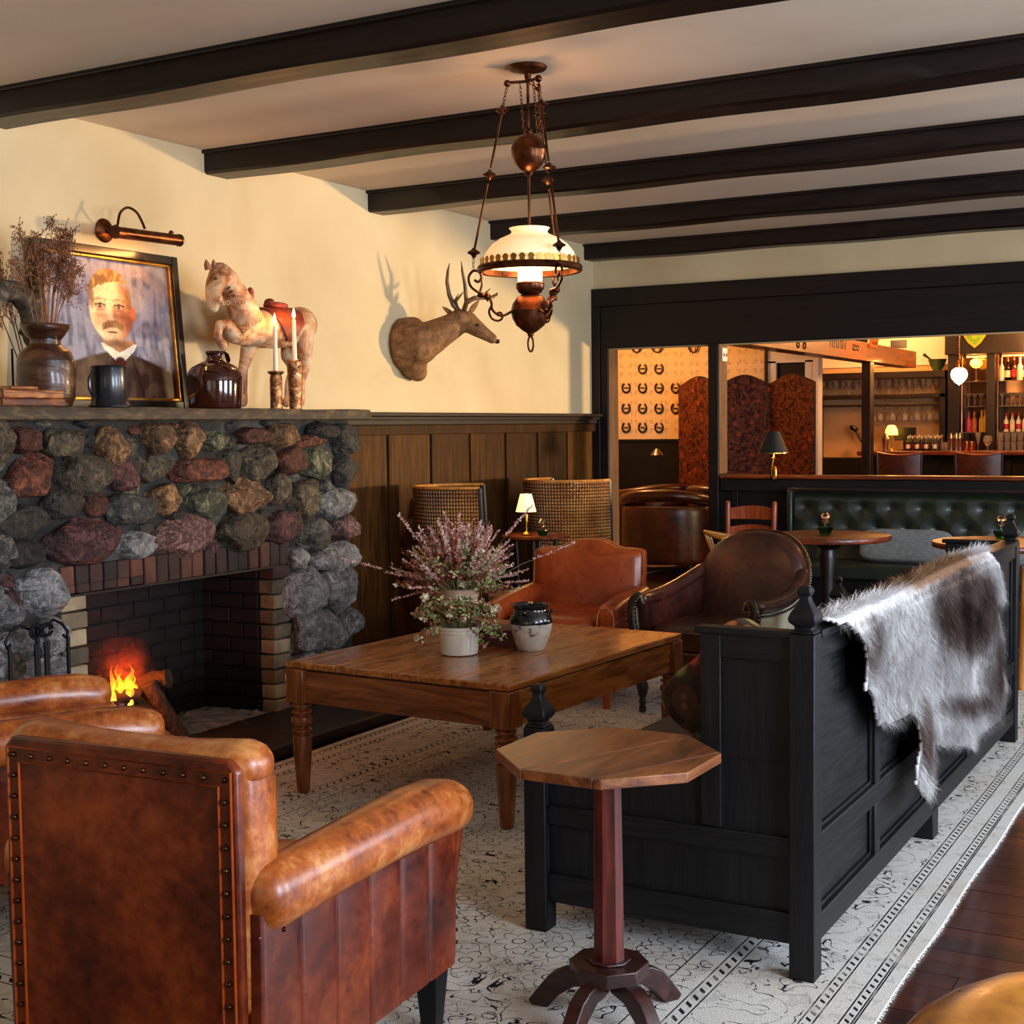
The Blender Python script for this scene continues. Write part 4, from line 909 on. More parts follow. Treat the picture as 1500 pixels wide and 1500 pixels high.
# glass shade
t = NT('milk_glass'); t.b.inputs['Base Color'].default_value = lin('#f4dcb4'); t.b.inputs['Roughness'].default_value = .25
t.b.inputs['Emission Color'].default_value = lin('#ffc888'); t.b.inputs['Emission Strength'].default_value = .75; t.b.inputs['Subsurface Weight'].default_value = .0
M['milk_glass'] = t.m
shp = [(.186, 2.052), (.184, 2.075), (.172, 2.105), (.150, 2.133), (.118, 2.156), (.085, 2.170), (.072, 2.178), (.070, 2.186), (.080, 2.198)]
MB().lathe(shp + [(p-.004, q-.001) for p, q in shp[::-1]] , n=56, caps=False).build('shade', 'milk_glass', lp)
MB().lathe([(.185, 2.028), (.200, 2.026), (.206, 2.032), (.204, 2.038), (.207, 2.044), (.203, 2.052), (.192, 2.056), (.184, 2.054), (.186, 2.04), (.185, 2.028)], n=64, caps=False).build('ring', 'bronze', lp)
gl = MB()
for k in range(36):
    a = 2*pi*k/36; c, s_ = cos(a), sin(a); T = Matrix(((-s_, 0, c, .194*c), (c, 0, s_, .194*s_), (0, 1, 0, 2.054), (0, 0, 0, 1)))
    gl.prism([(-.010, 0), (.010, 0), (.010, .010), (.0135, .014), (.011, .021), (.004, .027), (-.004, .027), (-.011, .021), (-.0135, .014), (-.010, .010)], -.001, .001, T)
gl.build('gallery', 'brass', lp)
emis('lamp_chimney', '#ffd9a0', 5)
MB().lathe([(.044, 1.985), (.048, 2.0), (.048, 2.03), (.040, 2.06), (.034, 2.10), (.032, 2.13)], n=28).build('glass_chimney', 'lamp_chimney', lp)
bc = MB().lathe([(0, 1.938), (.03, 1.94), (.045, 1.948), (.05, 1.956), (.056, 1.966), (.056, 1.984), (.052, 1.988), (0, 1.988)], n=36, caps=False)
bc.build('burner_collar', 'bronze', lp)
MB().lathe([(0, 1.945), (.03, 1.943), (.052, 1.93), (.070, 1.905), (.076, 1.882), (.078, 1.878), (.076, 1.872), (.072, 1.85), (.055, 1.82), (.030, 1.80), (.014, 1.79), (.010, 1.778), (0, 1.775)], n=40, caps=False).build('oil_font', 'bronze', lp)
MB().tube([(0, .022*cos(a), 1.748+.03*sin(a)) for a in [2*pi*i/20 for i in range(20)]], .004, 8, closed=True).build('pull_ring', 'bronze', lp)
def chainlinks(p0, p1, name, r_=.006):
    p0, p1 = Vector(p0), Vector(p1); L = (p1-p0).length; n = max(2, int(L/.014)); mb = MB()
    for k in range(n):
        c = p0.lerp(p1, (k+.5)/n); d = (p1-p0).normalized(); s_ = d.cross(Vector((0, 1, .1))).normalized() if k % 2 else d.cross(Vector((1, 0, .1))).normalized()
        mb.tube([c+d*.0095*cos(a)+s_*.0048*sin(a) for a in [2*pi*i/8 for i in range(8)]], .0014, 4, closed=True)
    return mb.build(name, 'bronze', lp)
for k in range(3):
    a = radians(209+120*k); dx, dy = cos(a), sin(a)
    P0 = Vector((dx*.08, dy*.08, 2.75)); P1 = Vector((dx*.225, dy*.225, 2.075))
    q = lambda s_: P0.lerp(P1, s_)
    for s0, s1 in ((.16, .47), (.56, .94)): MB().tube([q(s0), q(s1)], .0048, 8).build('side_rod', 'bronze', lp)
    for s_ in (.145, .51, .955):
        c = q(s_); MB().lathe([(0, .022), (.006, .018), (.010, .012), (.025, .003), (.026, -.002), (.012, -.008), (.007, -.018), (0, -.022)], c, 16, caps=False).build('bobeche', 'bronze', lp)
    chainlinks(q(0), q(.13), 'chain'); chainlinks(q(.965), (dx*.222, dy*.222, 2.035), 'chain')
    # scroll arm: from the font outwards and up to the ring
    def pl_(rad, z): return Vector((dx*rad, dy*rad, z))
    sc = MB()
    sc.tube(cat([pl_(.075, 1.875), pl_(.10, 1.862), pl_(.125, 1.862), pl_(.15, 1.885), pl_(.152, 1.91), pl_(.165, 1.935), pl_(.20, 1.95), pl_(.232, 1.975), pl_(.24, 2.01), pl_(.222, 2.035), pl_(.198, 2.03), pl_(.19, 2.008), pl_(.203, 1.992), pl_(.218, 2.0)]), .0052, 7)
    sc.tube(cat([pl_(.152, 1.90), pl_(.162, 1.875), pl_(.150, 1.848), pl_(.125, 1.84), pl_(.110, 1.852), pl_(.116, 1.872), pl_(.132, 1.868)]), .0045, 7)
    sc.ell(pl_(.168, 1.935), (.014, .014, .014), .9, 12, 8).ell(pl_(.19, 1.94), (.018, .018, .010), .9, 12, 8)
    sc.build('scroll_arm', 'bronze', lp)
for dy_ in (-.01, .012):
    chainlinks((.035, dy_*2, 2.755), (.045, dy_, 2.56), 'lift_chain')
chainlinks((-.035, 0, 2.755), (-.02, 0, 2.58), 'lift_chain')
point('oil_lamp_light', (lx, ly, 2.12), 16, '#ffc080', .05)
# ================================================================ coffee table and what stands on it
ZT = .53
ct = thing('coffee_table', 'low scrubbed pine coffee table with turned legs on the cream rug', 'table', (-2.805, 4.845, .010), -3.6)
W2, L2 = .515, .685
xs = [-W2, -.27, .0, .27, W2]
def edge(poly_x0, poly_x1, first, last):
    r_ = .012; zt = ZT-.010
    p = []
    for x, s_, q in ((poly_x0, -1, first), (poly_x1, 1, last)):
        if q: e_ = [(x, zt-.026), (x-s_*-.0, zt-.012), (x-s_*.004, zt-.004), (x-s_*.012, zt)]
        else: e_ = [(x-s_*.0008, zt-.026), (x-s_*.0008, zt-.002), (x-s_*.003, zt)]
        p += e_[::-1] if s_ < 0 else []
        if s_ > 0: p = p[::-1] and p; right = e_
    return p[::1], right
for k in range(4):
    a, b = xs[k], xs[k+1]; mb = MB(); mb.bx(a+.0012, b-.0012, -L2, L2, ZT-.036, ZT-.010)
    mb.build('board', 'pine_y', ct, bevel=.004 if 0 < k < 3 else .006, seg=3)
ax_, ay_ = .486, .656
for s_ in (-1, 1):
    MB().box((s_*(ax_-.0), 0, .422), (.024, 2*ay_-.08, .125)).build('apron', 'pine_y', ct, bevel=.003)
    MB().box((0, s_*(ay_-.0), .422), (2*ax_-.08, .024, .125)).build('apron', 'pine_x', ct, bevel=.003)
leg = MB()
lp_ = [(.022, .0), (.026, .02), (.034, .14), (.038, .215), (.036, .226), (.027, .232), (.027, .237), (.039, .243), (.039, .252), (.028, .257), (.028, .261), (.038, .270), (.042, .283), (.039, .298), (.028, .306), (.028, .311), (.040, .316), (.040, .325), (.028, .330), (.028, .335), (.038, .340), (.038, .349), (.032, .353), (.032, .36)]
leg.lathe(lp_, n=24)
lm = leg.mesh('leg', 'pine_z')
for sx in (-1, 1):
    for sy in (-1, 1):
        o = MB().box((0, 0, .425), (.088, .088, .134)).build('leg', 'pine_z', ct, bevel=.005, loc=(sx*(ax_-.012), sy*(ay_-.012), 0))
        q = bpy.data.objects.new('turned_post', lm); C.objects.link(q); q.parent = o
ZT += .001
# --- potted plants
M['cream_glaze'] = nm('cream_glaze', [(.3, '#c8bfae'), (.7, '#d8d0c2')], 3, rough=.22, coat=.4, bump=.05, bscale=10)
M['terracotta_pale'] = nm('terracotta_pale', [(.3, '#94705a'), (.7, '#bca28c')], 6, 5, rough=.7, bump=.3, bscale=20, bdist=.004)
M['soil'] = nm('soil', '#1c120c', rough=1)
for n_, a, b, c in (('heather_pink', '#a87472', '#d0a4a0', '#ecd2ca'), ('leaf_brown', '#542418', '#8c4632', '#b87860'), ('leaf_sage', '#66703a', '#a0a870', '#ccd0a4'), ('leaf_green', '#2f4a1c', '#5c7c34', '#86a252'), ('stem_green', '#4e4a2a', '#7a7448', '#a09a6c'), ('petal_cream', '#b8ac88', '#d6cca8', '#ece4cc'), ('seed_head', '#8c8450', '#b4ac7c', '#d0caa4')):
    M[n_] = nm(n_, [(.3, a), (.5, b), (.7, c)], 30, 3, rough=.75)
def leafq(mb, p, d, L, wd, rr, fold=.25):
    d = d.normalized(); s_ = d.cross(Vector((rr.gauss(0, 1), rr.gauss(0, 1), rr.gauss(0, 1)))).normalized(); n = d.cross(s_)
    q = [p, p+d*L*.45+s_*wd-n*wd*fold, p+d*L, p+d*L*.45-s_*wd-n*wd*fold, p+d*L*.5]
    mb.add(q, [(0, 1, 4), (1, 2, 4), (2, 3, 4), (3, 0, 4)])
def pot(name, label, loc, prof, mat, n=44):
    t = thing(name, label, 'pot', loc); MB().lathe(prof, n=n, caps=False).build('pot_body', mat, t); return t
pA = (-2.835, 4.62, ZT)
t1 = pot('flower_pot', 'cream glazed crock at the front of the coffee table planted with green sedum', pA, [(0, .004), (.068, 0), (.074, .004), (.077, .02), (.079, .085), (.082, .087), (.0825, .094), (.0795, .097), (.083, .100), (.083, .108), (.079, .112), (.074, .108), (.073, .08), (0, .08)], 'cream_glaze')
MB().lathe([(0, .098), (.072, .096)], n=24, caps=False).build('soil', 'soil', t1)
rr = random.Random(11)
st, lv, lb, fl_, lg = MB(), MB(), MB(), MB(), MB()
def shoot(mb, base, tip, rad=.0014, sag=.0):
    base, tip = Vector(base), Vector(tip); mid = base.lerp(tip, .5)+Vector((0, 0, sag)); mb.tube([base, mid, tip], [rad, rad*.8, rad*.5], 4)
    return base, mid, tip
for k in range(120):
    a = rr.uniform(0, 2*pi); q = rr.random()**.6; ex = .185*q; z_ = .115+.075*(1-q*q)*rr.uniform(.5, 1.1)+rr.uniform(-.02, .03)-(.09 if q > .9 and rr.random() < .4 else 0)
    tip = Vector((cos(a)*ex, sin(a)*ex, z_+.02)); b_ = Vector((cos(a)*ex*.3, sin(a)*ex*.3, .09)); p0, p1, p2 = shoot(st, b_, tip, .0013, .03)
    big = rr.random() < .65
    for j in range(16 if big else 10):
        s_ = .35+.65*j/15; p = p0.lerp(p1, s_*2) if s_ < .5 else p1.lerp(p2, s_*2-1)
        d = Vector((rr.gauss(0, 1), rr.gauss(0, 1), rr.gauss(.3, .7)))
        tgt = lv if rr.random() < .55 else lg if rr.random() < .35 else lb
        leafq(tgt, p, d, rr.uniform(.014, .028), rr.uniform(.005, .009), rr)
    if rr.random() < .55:
        for j in range(12): leafq(fl_ if rr.random() < .6 else lb, p2, Vector((rr.gauss(0, 1), rr.gauss(0, 1), rr.gauss(.5, .6))), .012, .004, rr)
pt1 = thing('sedum_plant', 'bushy green and brown sedum growing over the rim of the front crock', 'plant', (pA[0], pA[1], ZT+.01))
for m_, n_, mt in ((st, 'stems', 'stem_green'), (lv, 'foliage', 'leaf_sage'), (lg, 'green_leaves', 'leaf_green'), (lb, 'brown_leaves', 'leaf_brown'), (fl_, 'petals', 'petal_cream')): m_.build(n_, mt, pt1, stuff=True)
def bloom(parent, c, r_, mat='petal_cream'):
    mb = MB(); rr2 = random.Random(int(c[0]*1e4))
    for k in range(46):
        d = Vector((rr2.gauss(0, 1), rr2.gauss(0, 1), rr2.gauss(.3, .9))).normalized(); leafq(mb, Vector(c), d, r_, r_*.3, rr2)
    mb.ell(c, (r_*.55, r_*.55, r_*.5), 1, 10, 8); return mb.build('flower_head', mat, parent)
bloom(pt1, (-.10, -.09, .22), .022); bloom(pt1, (.03, -.12, .16), .016); bloom(pt1, (-.16, -.06, .05), .017); bloom(pt1, (.145, .03, .17), .02)
pB = (-3.03, 4.93, ZT)
t2 = pot('flower_pot', 'weathered pale terracotta pot behind the cream crock holding heather', pB, [(0, .004), (.066, 0), (.07, .004), (.086, .18), (.092, .185), (.094, .217), (.088, .22), (.082, .212), (.08, .18), (0, .18)], 'terracotta_pale')
MB().lathe([(0, .20), (.081, .198)], n=24, caps=False).build('soil', 'soil', t2)
st, hp, lb, lv, fl_, sd = MB(), MB(), MB(), MB(), MB(), MB()
up = Vector((0, 0, 1)); rr = random.Random(23); rgt = Vector((cos(yaw), sin(yaw), 0)); fw_ = Vector((-sin(yaw), cos(yaw), 0))
for k in range(150):
    a = rr.gauss(0, 1)*.50; dpt = rr.gauss(0, .35); L = rr.uniform(.22, .37)*(1-.12*abs(a))
    if k in (3, 4): a, dpt, L = -1.12, .1, .50
    if k in (5,): a, dpt, L = 1.03, .0, .53
    if k in (6, 7): a, dpt, L = .62, .1, .50
    if k in (8,): a, dpt, L = -.55, .2, .44
    d = (rgt*sin(a)+up*cos(a)+fw_*dpt).normalized(); b_ = Vector((0, 0, .18))+rgt*sin(a)*.05+fw_*dpt*.1; tip = b_+d*L+up*-.03*abs(a)*2
    p0, p1, p2 = shoot(st, b_, tip, .0014, .02)
    if k % 3 == 2 and k > 8: # dark dried sprays
        for j in range(34):
            p = p0.lerp(p2, rr.uniform(.3, .95))+up*.01; leafq(lb, p, Vector((rr.gauss(0, 1), rr.gauss(0, 1), rr.gauss(.5, .8))), rr.uniform(.012, .026), rr.uniform(.003, .006), rr)
    else:
        s0 = .45 if k > 8 else .62
        for j in range(60):
            q = s0+(1-s0)*j/60; p = p1.lerp(p2, q*2-1) if q > .5 else p0.lerp(p1, q*2); p = p+Vector((rr.gauss(0, .004), rr.gauss(0, .004), 0))*(1.3-q)
            leafq(hp, p, Vector((rr.gauss(0, 1), rr.gauss(0, 1), rr.gauss(.6, .6)))+d*.8, rr.uniform(.009, .015), rr.uniform(.0025, .0045), rr)
for k in range(260): # low mass of brown and sage leaves and seed heads
    a = rr.gauss(0, 1)*.75; a = max(-1.45, min(1.45, a)); dpt = rr.gauss(0, .5); L = rr.uniform(.10, .27)
    d = (rgt*sin(a)+up*cos(a)*.85+fw_*dpt).normalized(); tip = Vector((0, 0, .19))+d*L; b_ = Vector((0, 0, .18))
    shoot(st, b_, tip, .0011, .01)
    tgt = lb if (rr.random() < .6 and a < .3) or rr.random() < .25 else lv if rr.random() < .6 else sd
    for j in range(16): leafq(tgt, tip-d*rr.uniform(0, .06), Vector((rr.gauss(0, 1), rr.gauss(0, 1), rr.gauss(.2, .8)))+d, rr.uniform(.014, .03), rr.uniform(.004, .008), rr)
pt2 = thing('heather_plant', 'tall spray of dried pink heather and brown leaves in the rear pot', 'plant', (pB[0], pB[1], ZT+.01))
for m_, n_, mt in ((st, 'stems', 'stem_green'), (hp, 'heather_spikes', 'heather_pink'), (lb, 'brown_leaves', 'leaf_brown'), (lv, 'foliage', 'leaf_sage'), (sd, 'seed_heads', 'seed_head')): m_.build(n_, mt, pt2, stuff=True)
for x_, z_, r_ in ((.03, .345, .016), (.06, .315, .014), (.02, .235, .024), (-.14, .30, .012), (.10, .36, .012)):
    c = rgt*x_+up*z_-fw_*.07; bloom(pt2, tuple(c), r_)
# --- two tone jar
t = NT('two_tone'); v = t.coord(); sp = t.new('ShaderNodeSeparateXYZ'); t.link(v, sp.inputs[0])
zz = t.math('ADD', sp.outputs[2], t.math('MULTIPLY', t.math('SUBTRACT', t.noise(v, 16, 3), .5), .012))
msk = t.math('GREATER_THAN', zz, .108)
spots = t.ramp(t.noise(v, 24, 4, .6), [(.34, '#5a5450'), (.42, '#b4aca0'), (.7, '#cac2b4')])
t.link(t.mix(msk, spots, '#101216'), t.b.inputs['Base Color']); t.b.inputs['Roughness'].default_value = .2; t.b.inputs['Coat Weight'].default_value = .4
M['two_tone'] = t.m
jr = thing('stoneware_jar', 'stoneware jar with black glazed shoulder and two small loop handles on the coffee table', 'jar', (-2.625, 4.83, ZT))
MB().lathe([(0, .004), (.052, 0), (.056, .004), (.066, .03), (.080, .075), (.086, .105), (.085, .125), (.074, .148), (.068, .158), (.067, .165), (.074, .176), (.075, .183), (.070, .186), (.062, .178), (.060, .16), (.075, .12), (.05, .02), (0, .015)], n=48, caps=False).build('jar_body', 'two_tone', jr)
for s_ in (-1, 1):
    c = rgt*(s_*.082)-fw_*.0
    if s_ < 0: c = rgt*(-.035)-fw_*.072
    o_ = c.normalized(); t_ = Vector((-o_.y, o_.x, 0))
    MB().tube(cat([c+up*.142-t_*.018-o_*.006, c+up*.158-t_*.014+o_*.004, c+up*.164+o_*.008, c+up*.158+t_*.014+o_*.004, c+up*.142+t_*.018-o_*.006]), .0045, 8).build('loop_handle', 'black_enamel', jr)
# --- two maroon books behind
M['maroon_cloth'] = nm('maroon_cloth', [(.3, '#3c120e'), (.7, '#5e221c')], 30, rough=.6, bump=.2, bscale=200, bdist=.001)
for k in range(2):
    bk = thing('maroon_book', ['maroon cloth book lying at the bottom behind the crock and jar', 'maroon cloth book lying on top behind the crock and jar'][k], 'book', (-2.80, 4.93, ZT+k*.034), 12+k*3, group='maroon books on the coffee table')
    MB().bx(-.115, .115, -.08, .078, .003, .030).build('pages', 'book_pages', bk)
    MB().bx(-.12, .12, -.084, .084, 0, .0035).bx(-.12, .12, -.084, .084, .0295, .033).bx(-.12, .12, -.0855, -.0815, 0, .033).build('cover', 'maroon_cloth', bk, bevel=.001)
# ================================================================ octagonal tripod table
oc = thing('octagonal_table', 'reddish wooden pedestal side table with octagonal plank top in the foreground', 'table', (-1.39, 2.93, .010))
OR, ph0 = .268, radians(22)
def octp(rad, k): return (rad*cos(ph0+k*pi/4), rad*sin(ph0+k*pi/4))
P8 = [octp(OR, k) for k in range(8)]
def clip(poly, n, c, keep):
    out = []
    for i in range(len(poly)):
        a, b = poly[i], poly[(i+1) % len(poly)]; da = (a[0]*n[0]+a[1]*n[1]-c)*keep; db_ = (b[0]*n[0]+b[1]*n[1]-c)*keep
        if da >= 0: out.append(a)
        if da*db_ < 0: q = da/(da-db_); out.append((a[0]+(b[0]-a[0])*q, a[1]+(b[1]-a[1])*q))
    return out
nn = (cos(radians(-24)), sin(radians(-24)))     # joints run away from the camera to the right
cuts = [-1, .012, .175, 1]
for k in range(3):
    pl8 = clip(clip(P8, nn, cuts[k]+.001, 1), nn, cuts[k+1]-.001, -1)
    MB().prism(pl8, .618, .642).build('board', 'octagon_top', oc, bevel=.0025)
MB().box((0, 0, .606), (.30, .05, .022), (0, 0, radians(20))).box((0, 0, .595), (.12, .12, .024), (0, 0, radians(20))).build('top_brace', 'mahogany_flat', oc, bevel=.003)
rs = []
for z_, s_ in ((.12, .036), (.35, .034), (.59, .031)):
    c_ = s_*.45; q = [(s_, c_), (c_, s_), (-c_, s_), (-s_, c_), (-s_, -c_), (-c_, -s_), (c_, -s_), (s_, -c_)]; a = radians(28)
    rs.append([(x*cos(a)-y*sin(a), x*sin(a)+y*cos(a), z_) for x, y in q])
MB().rings(rs).build('pedestal', 'mahogany_z', oc)
MB().prism([(x*.36, y*.36) for x, y in P8], .10, .135).prism([(x*.20, y*.20) for x, y in P8], .135, .142).build('base_block', 'mahogany_flat', oc, bevel=.003)
def foot(ang):
    a = radians(ang); T = Matrix(((cos(a), 0, -sin(a), 0), (sin(a), 0, cos(a), 0), (0, 1, 0, 0), (0, 0, 0, 1)))
    pr = [(.03, .098), (.03, .07), (.085, .062), (.125, .035), (.155, .0), (.195, .0), (.205, .012), (.18, .045), (.15, .082), (.115, .10), (.08, .104)]
    MB().prism(pr, -.019, .019, T).build('foot', 'mahogany_flat', oc, bevel=.003)
for a in (185, 265, 330, 60): foot(a)
# ================================================================ black settle bench
bn = thing('settle_bench', 'black panelled wooden settle with turned finials, its back to the room', 'bench', (0, 0, .010))
BX0, BX1, BY0, BY1 = -1.81, -1.045, 3.37, 6.345
def post(x, y, h, fin):
    sh = .885 if h > .8 else .575; p = MB().box((0, 0, sh/2-.0), (.066, .066, sh)).build('post', 'black_wood_z', bn, bevel=.003, loc=(x, y, 0))
    r4 = lambda pts: [[(rr_*c[0], rr_*c[1], z) for c in ((1, 1), (-1, 1), (-1, -1), (1, -1))] for rr_, z in pts]
    # square turned finial: waist, bulb, neck, small cap
    fm = MB().rings(r4([(.030, sh), (.031, sh+.006), (.022, sh+.012), (.022, sh+.018), (.034, sh+.030), (.036, sh+.040), (.031, sh+.054), (.020, sh+.070), (.014, sh+.084), (.013, sh+.094), (.017, sh+.100), (.0185, sh+.108), (.015, sh+.117), (.006, sh+.122)]))
    q = fm.build('finial', 'black_wood_z', p, bevel=.0035)
    return p
for yy in (BY0, BY1): post(BX1, yy, .885, 1); post(BX0, yy, .575, 1)
MB().bx(BX1-.033, BX1+.03, 4.70, 4.78, 0, .1).build('middle_foot', 'black_wood_z', bn, bevel=.003)
MB().bx(BX0-.03, BX0+.033, 4.70, 4.78, 0, .1).build('middle_foot', 'black_wood_z', bn, bevel=.003)
xb = BX1+.008
yA, yB_ = BY0+.033, BY1-.033
MB().bx(xb-.012, xb-.004, yA, yB_, .1, .86).build('back_panel', 'black_wood_y', bn)
MB().bx(xb-.004, xb+.018, yA, yB_, .085, .155).build('bottom_rail', 'black_wood_y', bn, bevel=.003)
MB().bx(xb-.004, xb+.018, yA, yB_, .305, .365).build('middle_rail', 'black_wood_y', bn, bevel=.003)
MB().bx(xb-.004, xb+.018, yA, yB_, .815, .87).build('top_rail', 'black_wood_y', bn, bevel=.003)
MB().bx(xb-.045, xb+.03, yA-.005, yB_+.005, .87, .892).build('cap_rail', 'black_wood_y', bn, bevel=.004)
for y_ in (3.99, 4.66, 5.33, 5.92):
    for z0, z1 in ((.155, .305), (.365, .815)): MB().bx(xb-.004, xb+.017, y_-.028, y_+.028, z0, z1).build('stile', 'black_wood_z', bn, bevel=.003)
mld = MB()
for y0_, y1_ in zip([yA, 4.018, 4.688, 5.358, 5.948], [3.962, 4.632, 5.302, 5.892, yB_]):
    for z0, z1 in ((.155, .305), (.365, .815)):
        mld.bx(xb-.003, xb+.006, y0_, y0_+.01, z0, z1).bx(xb-.003, xb+.006, y1_-.01, y1_, z0, z1).bx(xb-.003, xb+.006, y0_, y1_, z0, z0+.01).bx(xb-.003, xb+.006, y0_, y1_, z1-.01, z1)
mld.build('panel_moulding', 'black_wood_y', bn, bevel=.002)
for yy, s_ in ((BY0, -1), (BY1, 1)):
    x0_, x1_ = BX0+.033, BX1-.033; xw = -1.315
    MB().bx(x0_, x1_, yy-.006, yy+.006, .1, .55).build('end_panel', 'black_wood_z', bn)
    MB().bx(xw, x1_, yy-.006, yy+.006, .549, .86).build('wing_panel', 'black_wood_z', bn)
    MB().bx(x0_, x1_, yy-.018, yy+.018, .085, .165).build('end_rail', 'black_wood_x', bn, bevel=.003)
    MB().bx(x0_, x1_, yy-.018, yy+.018, .305, .36).build('end_rail', 'black_wood_x', bn, bevel=.003)
    MB().bx(x0_, xw, yy-.03, yy+.03, .535, .56).build('arm_cap', 'black_wood_x', bn, bevel=.004)
    MB().bx(xw-.006, xw+.05, yy-.018, yy+.018, .365, .875).build('wing_stile', 'black_wood_z', bn, bevel=.003)
    MB().bx(xw+.05, x1_, yy-.018, yy+.018, .81, .875).build('end_rail', 'black_wood_x', bn, bevel=.003)
    MB().bx(xw-.02, x1_+.005, yy-.028, yy+.028, .872, .89).build('wing_cap', 'black_wood_x', bn, bevel=.004)
MB().bx(BX0, BX1-.02, yA, yB_, .30, .33).build('seat_board', 'black_wood_y', bn)
MB().bx(BX0-.012, BX0+.012, yA, yB_, .085, .31).build('front_panel', 'black_wood_y', bn, bevel=.003)
M['navy_cushion'] = nm('navy_cushion', [(.3, '#0e1014'), (.7, '#1a1c22')], 40, rough=.8, bump=.2, bscale=300, bdist=.001)
for k in range(3):
    y_ = yA+.48+.975*k
    tag(MB().ell((0, 0, 0), (.355, .475, .06), .22, 36, 12).build('seat_cushion', 'navy_cushion', loc=(-1.44, y_, .402)), ['dark navy seat cushion at the near end of the black settle', 'dark navy seat cushion in the middle of the black settle', 'dark navy seat cushion at the far end of the black settle'][k], 'cushion', 'seat cushions of the settle')
# kilim cushion leaning in the near corner
t = NT('kilim'); v = t.coord(stretch=(1, 1, 1)); vo = t.new('ShaderNodeTexVoronoi'); vo.inputs['Scale'].default_value = 16; vo.inputs['Randomness'].default_value = .75; t.link(v, vo.inputs['Vector'])
sr = t.new('ShaderNodeSeparateColor'); t.link(vo.outputs['Color'], sr.inputs[0]); c1 = t.ramp(sr.outputs[0], [(.0, '#8a241c'), (.3, '#b0432c'), (.42, '#2c3848'), (.55, '#b09a5c'), (.7, '#5c6838'), (.85, '#c87c48')])
c2 = t.mix(t.ramp(vo.outputs['Distance'], [(.25, 0.0), (.45, .9)]), c1, '#1a1210')
t.link(c2, t.b.inputs['Base Color']); t.b.inputs['Roughness'].default_value = .95; t.bump(t.noise(v, 240, 2), .5, .003); M['kilim'] = t.m
kc = thing('kilim_cushion', 'red and green patterned woven cushion leaning in the corner of the black settle', 'cushion', (-1.29, 3.58, .665))
q = MB().ell((0, 0, 0), (.185, .065, .185), .42, 40, 18)
q.v = [(x*(1-.10*(1-abs(z)/.185)**2), y, z*(1-.10*(1-abs(x)/.185)**2)) for x, y, z in q.v]
q.move(Matrix.Rotation(radians(-46), 4, 'Y'))
q.build('cover', 'kilim', kc)
# ================================================================ reindeer hide over the back
outl = [(1203, 925), (1228, 912), (1246, 940), (1251, 965), (1250, 1008), (1262, 1005), (1270, 1022), (1277, 1060), (1296, 1056), (1312, 1042), (1322, 1048), (1326, 1085), (1320, 1112), (1317, 1145), (1327, 1166), (1342, 1150), (1349, 1125), (1361, 1112), (1362, 1088), (1376, 1092), (1396, 1088), (1412, 1100), (1430, 1097), (1446, 1110), (1441, 1072), (1447, 1055), (1453, 1020), (1460, 1000), (1452, 970), (1450, 930), (1444, 905), (1442, 888), (1458, 875), (1452, 850), (1449, 828), (1441, 812)]
XO = -1.005
pol = [(lambda p: (p.y, p.z))(at(a, b, X=XO)) for a, b in outl]
pol = [(3.47, .905)] + pol[1:-1] + [(5.53, .905)]
pol2 = pol + [(5.58, 1.02), (5.50, 1.2), (5.1, 1.25), (4.5, 1.22), (4.0, 1.16), (3.62, 1.08), (3.38, .98)]
def inside(y, z):
    c = False; n = len(pol2)
    for i in range(n):
        (x1, y1), (x2, y2) = pol2[i], pol2[i-1]
        if (y1 > z) != (y2 > z) and y < (x2-x1)*(z-y1)/(y2-y1)+x1: c = not c
    return c
def hide(y, s_):
    """y along the settle, s_ = height; above the cap rail it folds over"""
    wr_ = .016*noise.noise(Vector((y*3.4, s_*2.2, 0)))+.012*sin(y*9+s_*3)*min(1, max(0, (.9-s_)*3))
    zt, rd = .925, .042
    if s_ <= .88: return Vector((XO+.022+wr_+.012, y, s_)), Vector((1, 0, 0))
    L = s_-.88; al_ = min(L/rd, pi)
    if L < pi*rd:
        n_ = Vector((cos(al_), 0, sin(al_))); return Vector((XO+.03-rd, y, .88))+n_*(rd+wr_*.5)+Vector((0, 0, .010*sin(al_)*(1+.8*sin(y*2.9)))), n_
    return Vector((XO+.03-2*rd-wr_, y, .88-(L-pi*rd))), Vector((-1, 0, 0))
NU, NV = 150, 90; ya_, yb2, sa_, sb_ = 3.36, 5.86, .25, 1.27
idx = {}; V_ = []; F_ = []; YS = []
def gv(i, j):
    if (i, j) not in idx: idx[(i, j)] = len(V_); YS.append((ya_+(yb2-ya_)*i/NU, sa_+(sb_-sa_)*j/NV)); V_.append(hide(ya_+(yb2-ya_)*i/NU, sa_+(sb_-sa_)*j/NV)[0])
    return idx[(i, j)]
for i in range(NU):
    for j in range(NV):
        if inside(ya_+(yb2-ya_)*(i+.5)/NU, sa_+(sb_-sa_)*(j+.5)/NV): F_.append((gv(i, j), gv(i+1, j), gv(i+1, j+1), gv(i, j+1)))
M['hide_skin'] = nm('hide_skin', [(.3, '#a89c94'), (.7, '#cfc8c2')], 6, rough=.95)
th = thing('reindeer_hide', 'shaggy white and grey brown reindeer hide draped over the back of the black settle', 'throw', (0, 0, 0))
fcol('fur_hair', .8)
def pix(y, s_):
    d = Vector((XO, y, s_-1.42)); return 750+F*d.dot(r2)/d.dot(f), 750-F*d.dot(u2)/d.dot(f)
WHT, GRY, BRN, TAN = L3('#dcdad8'), L3('#74625a'), L3('#48362c'), L3('#8c6a4c')
def blob(px, py, cx, cy, rx, ry): return max(0, 1-((px-cx)/rx)**2-((py-cy)/ry)**2)
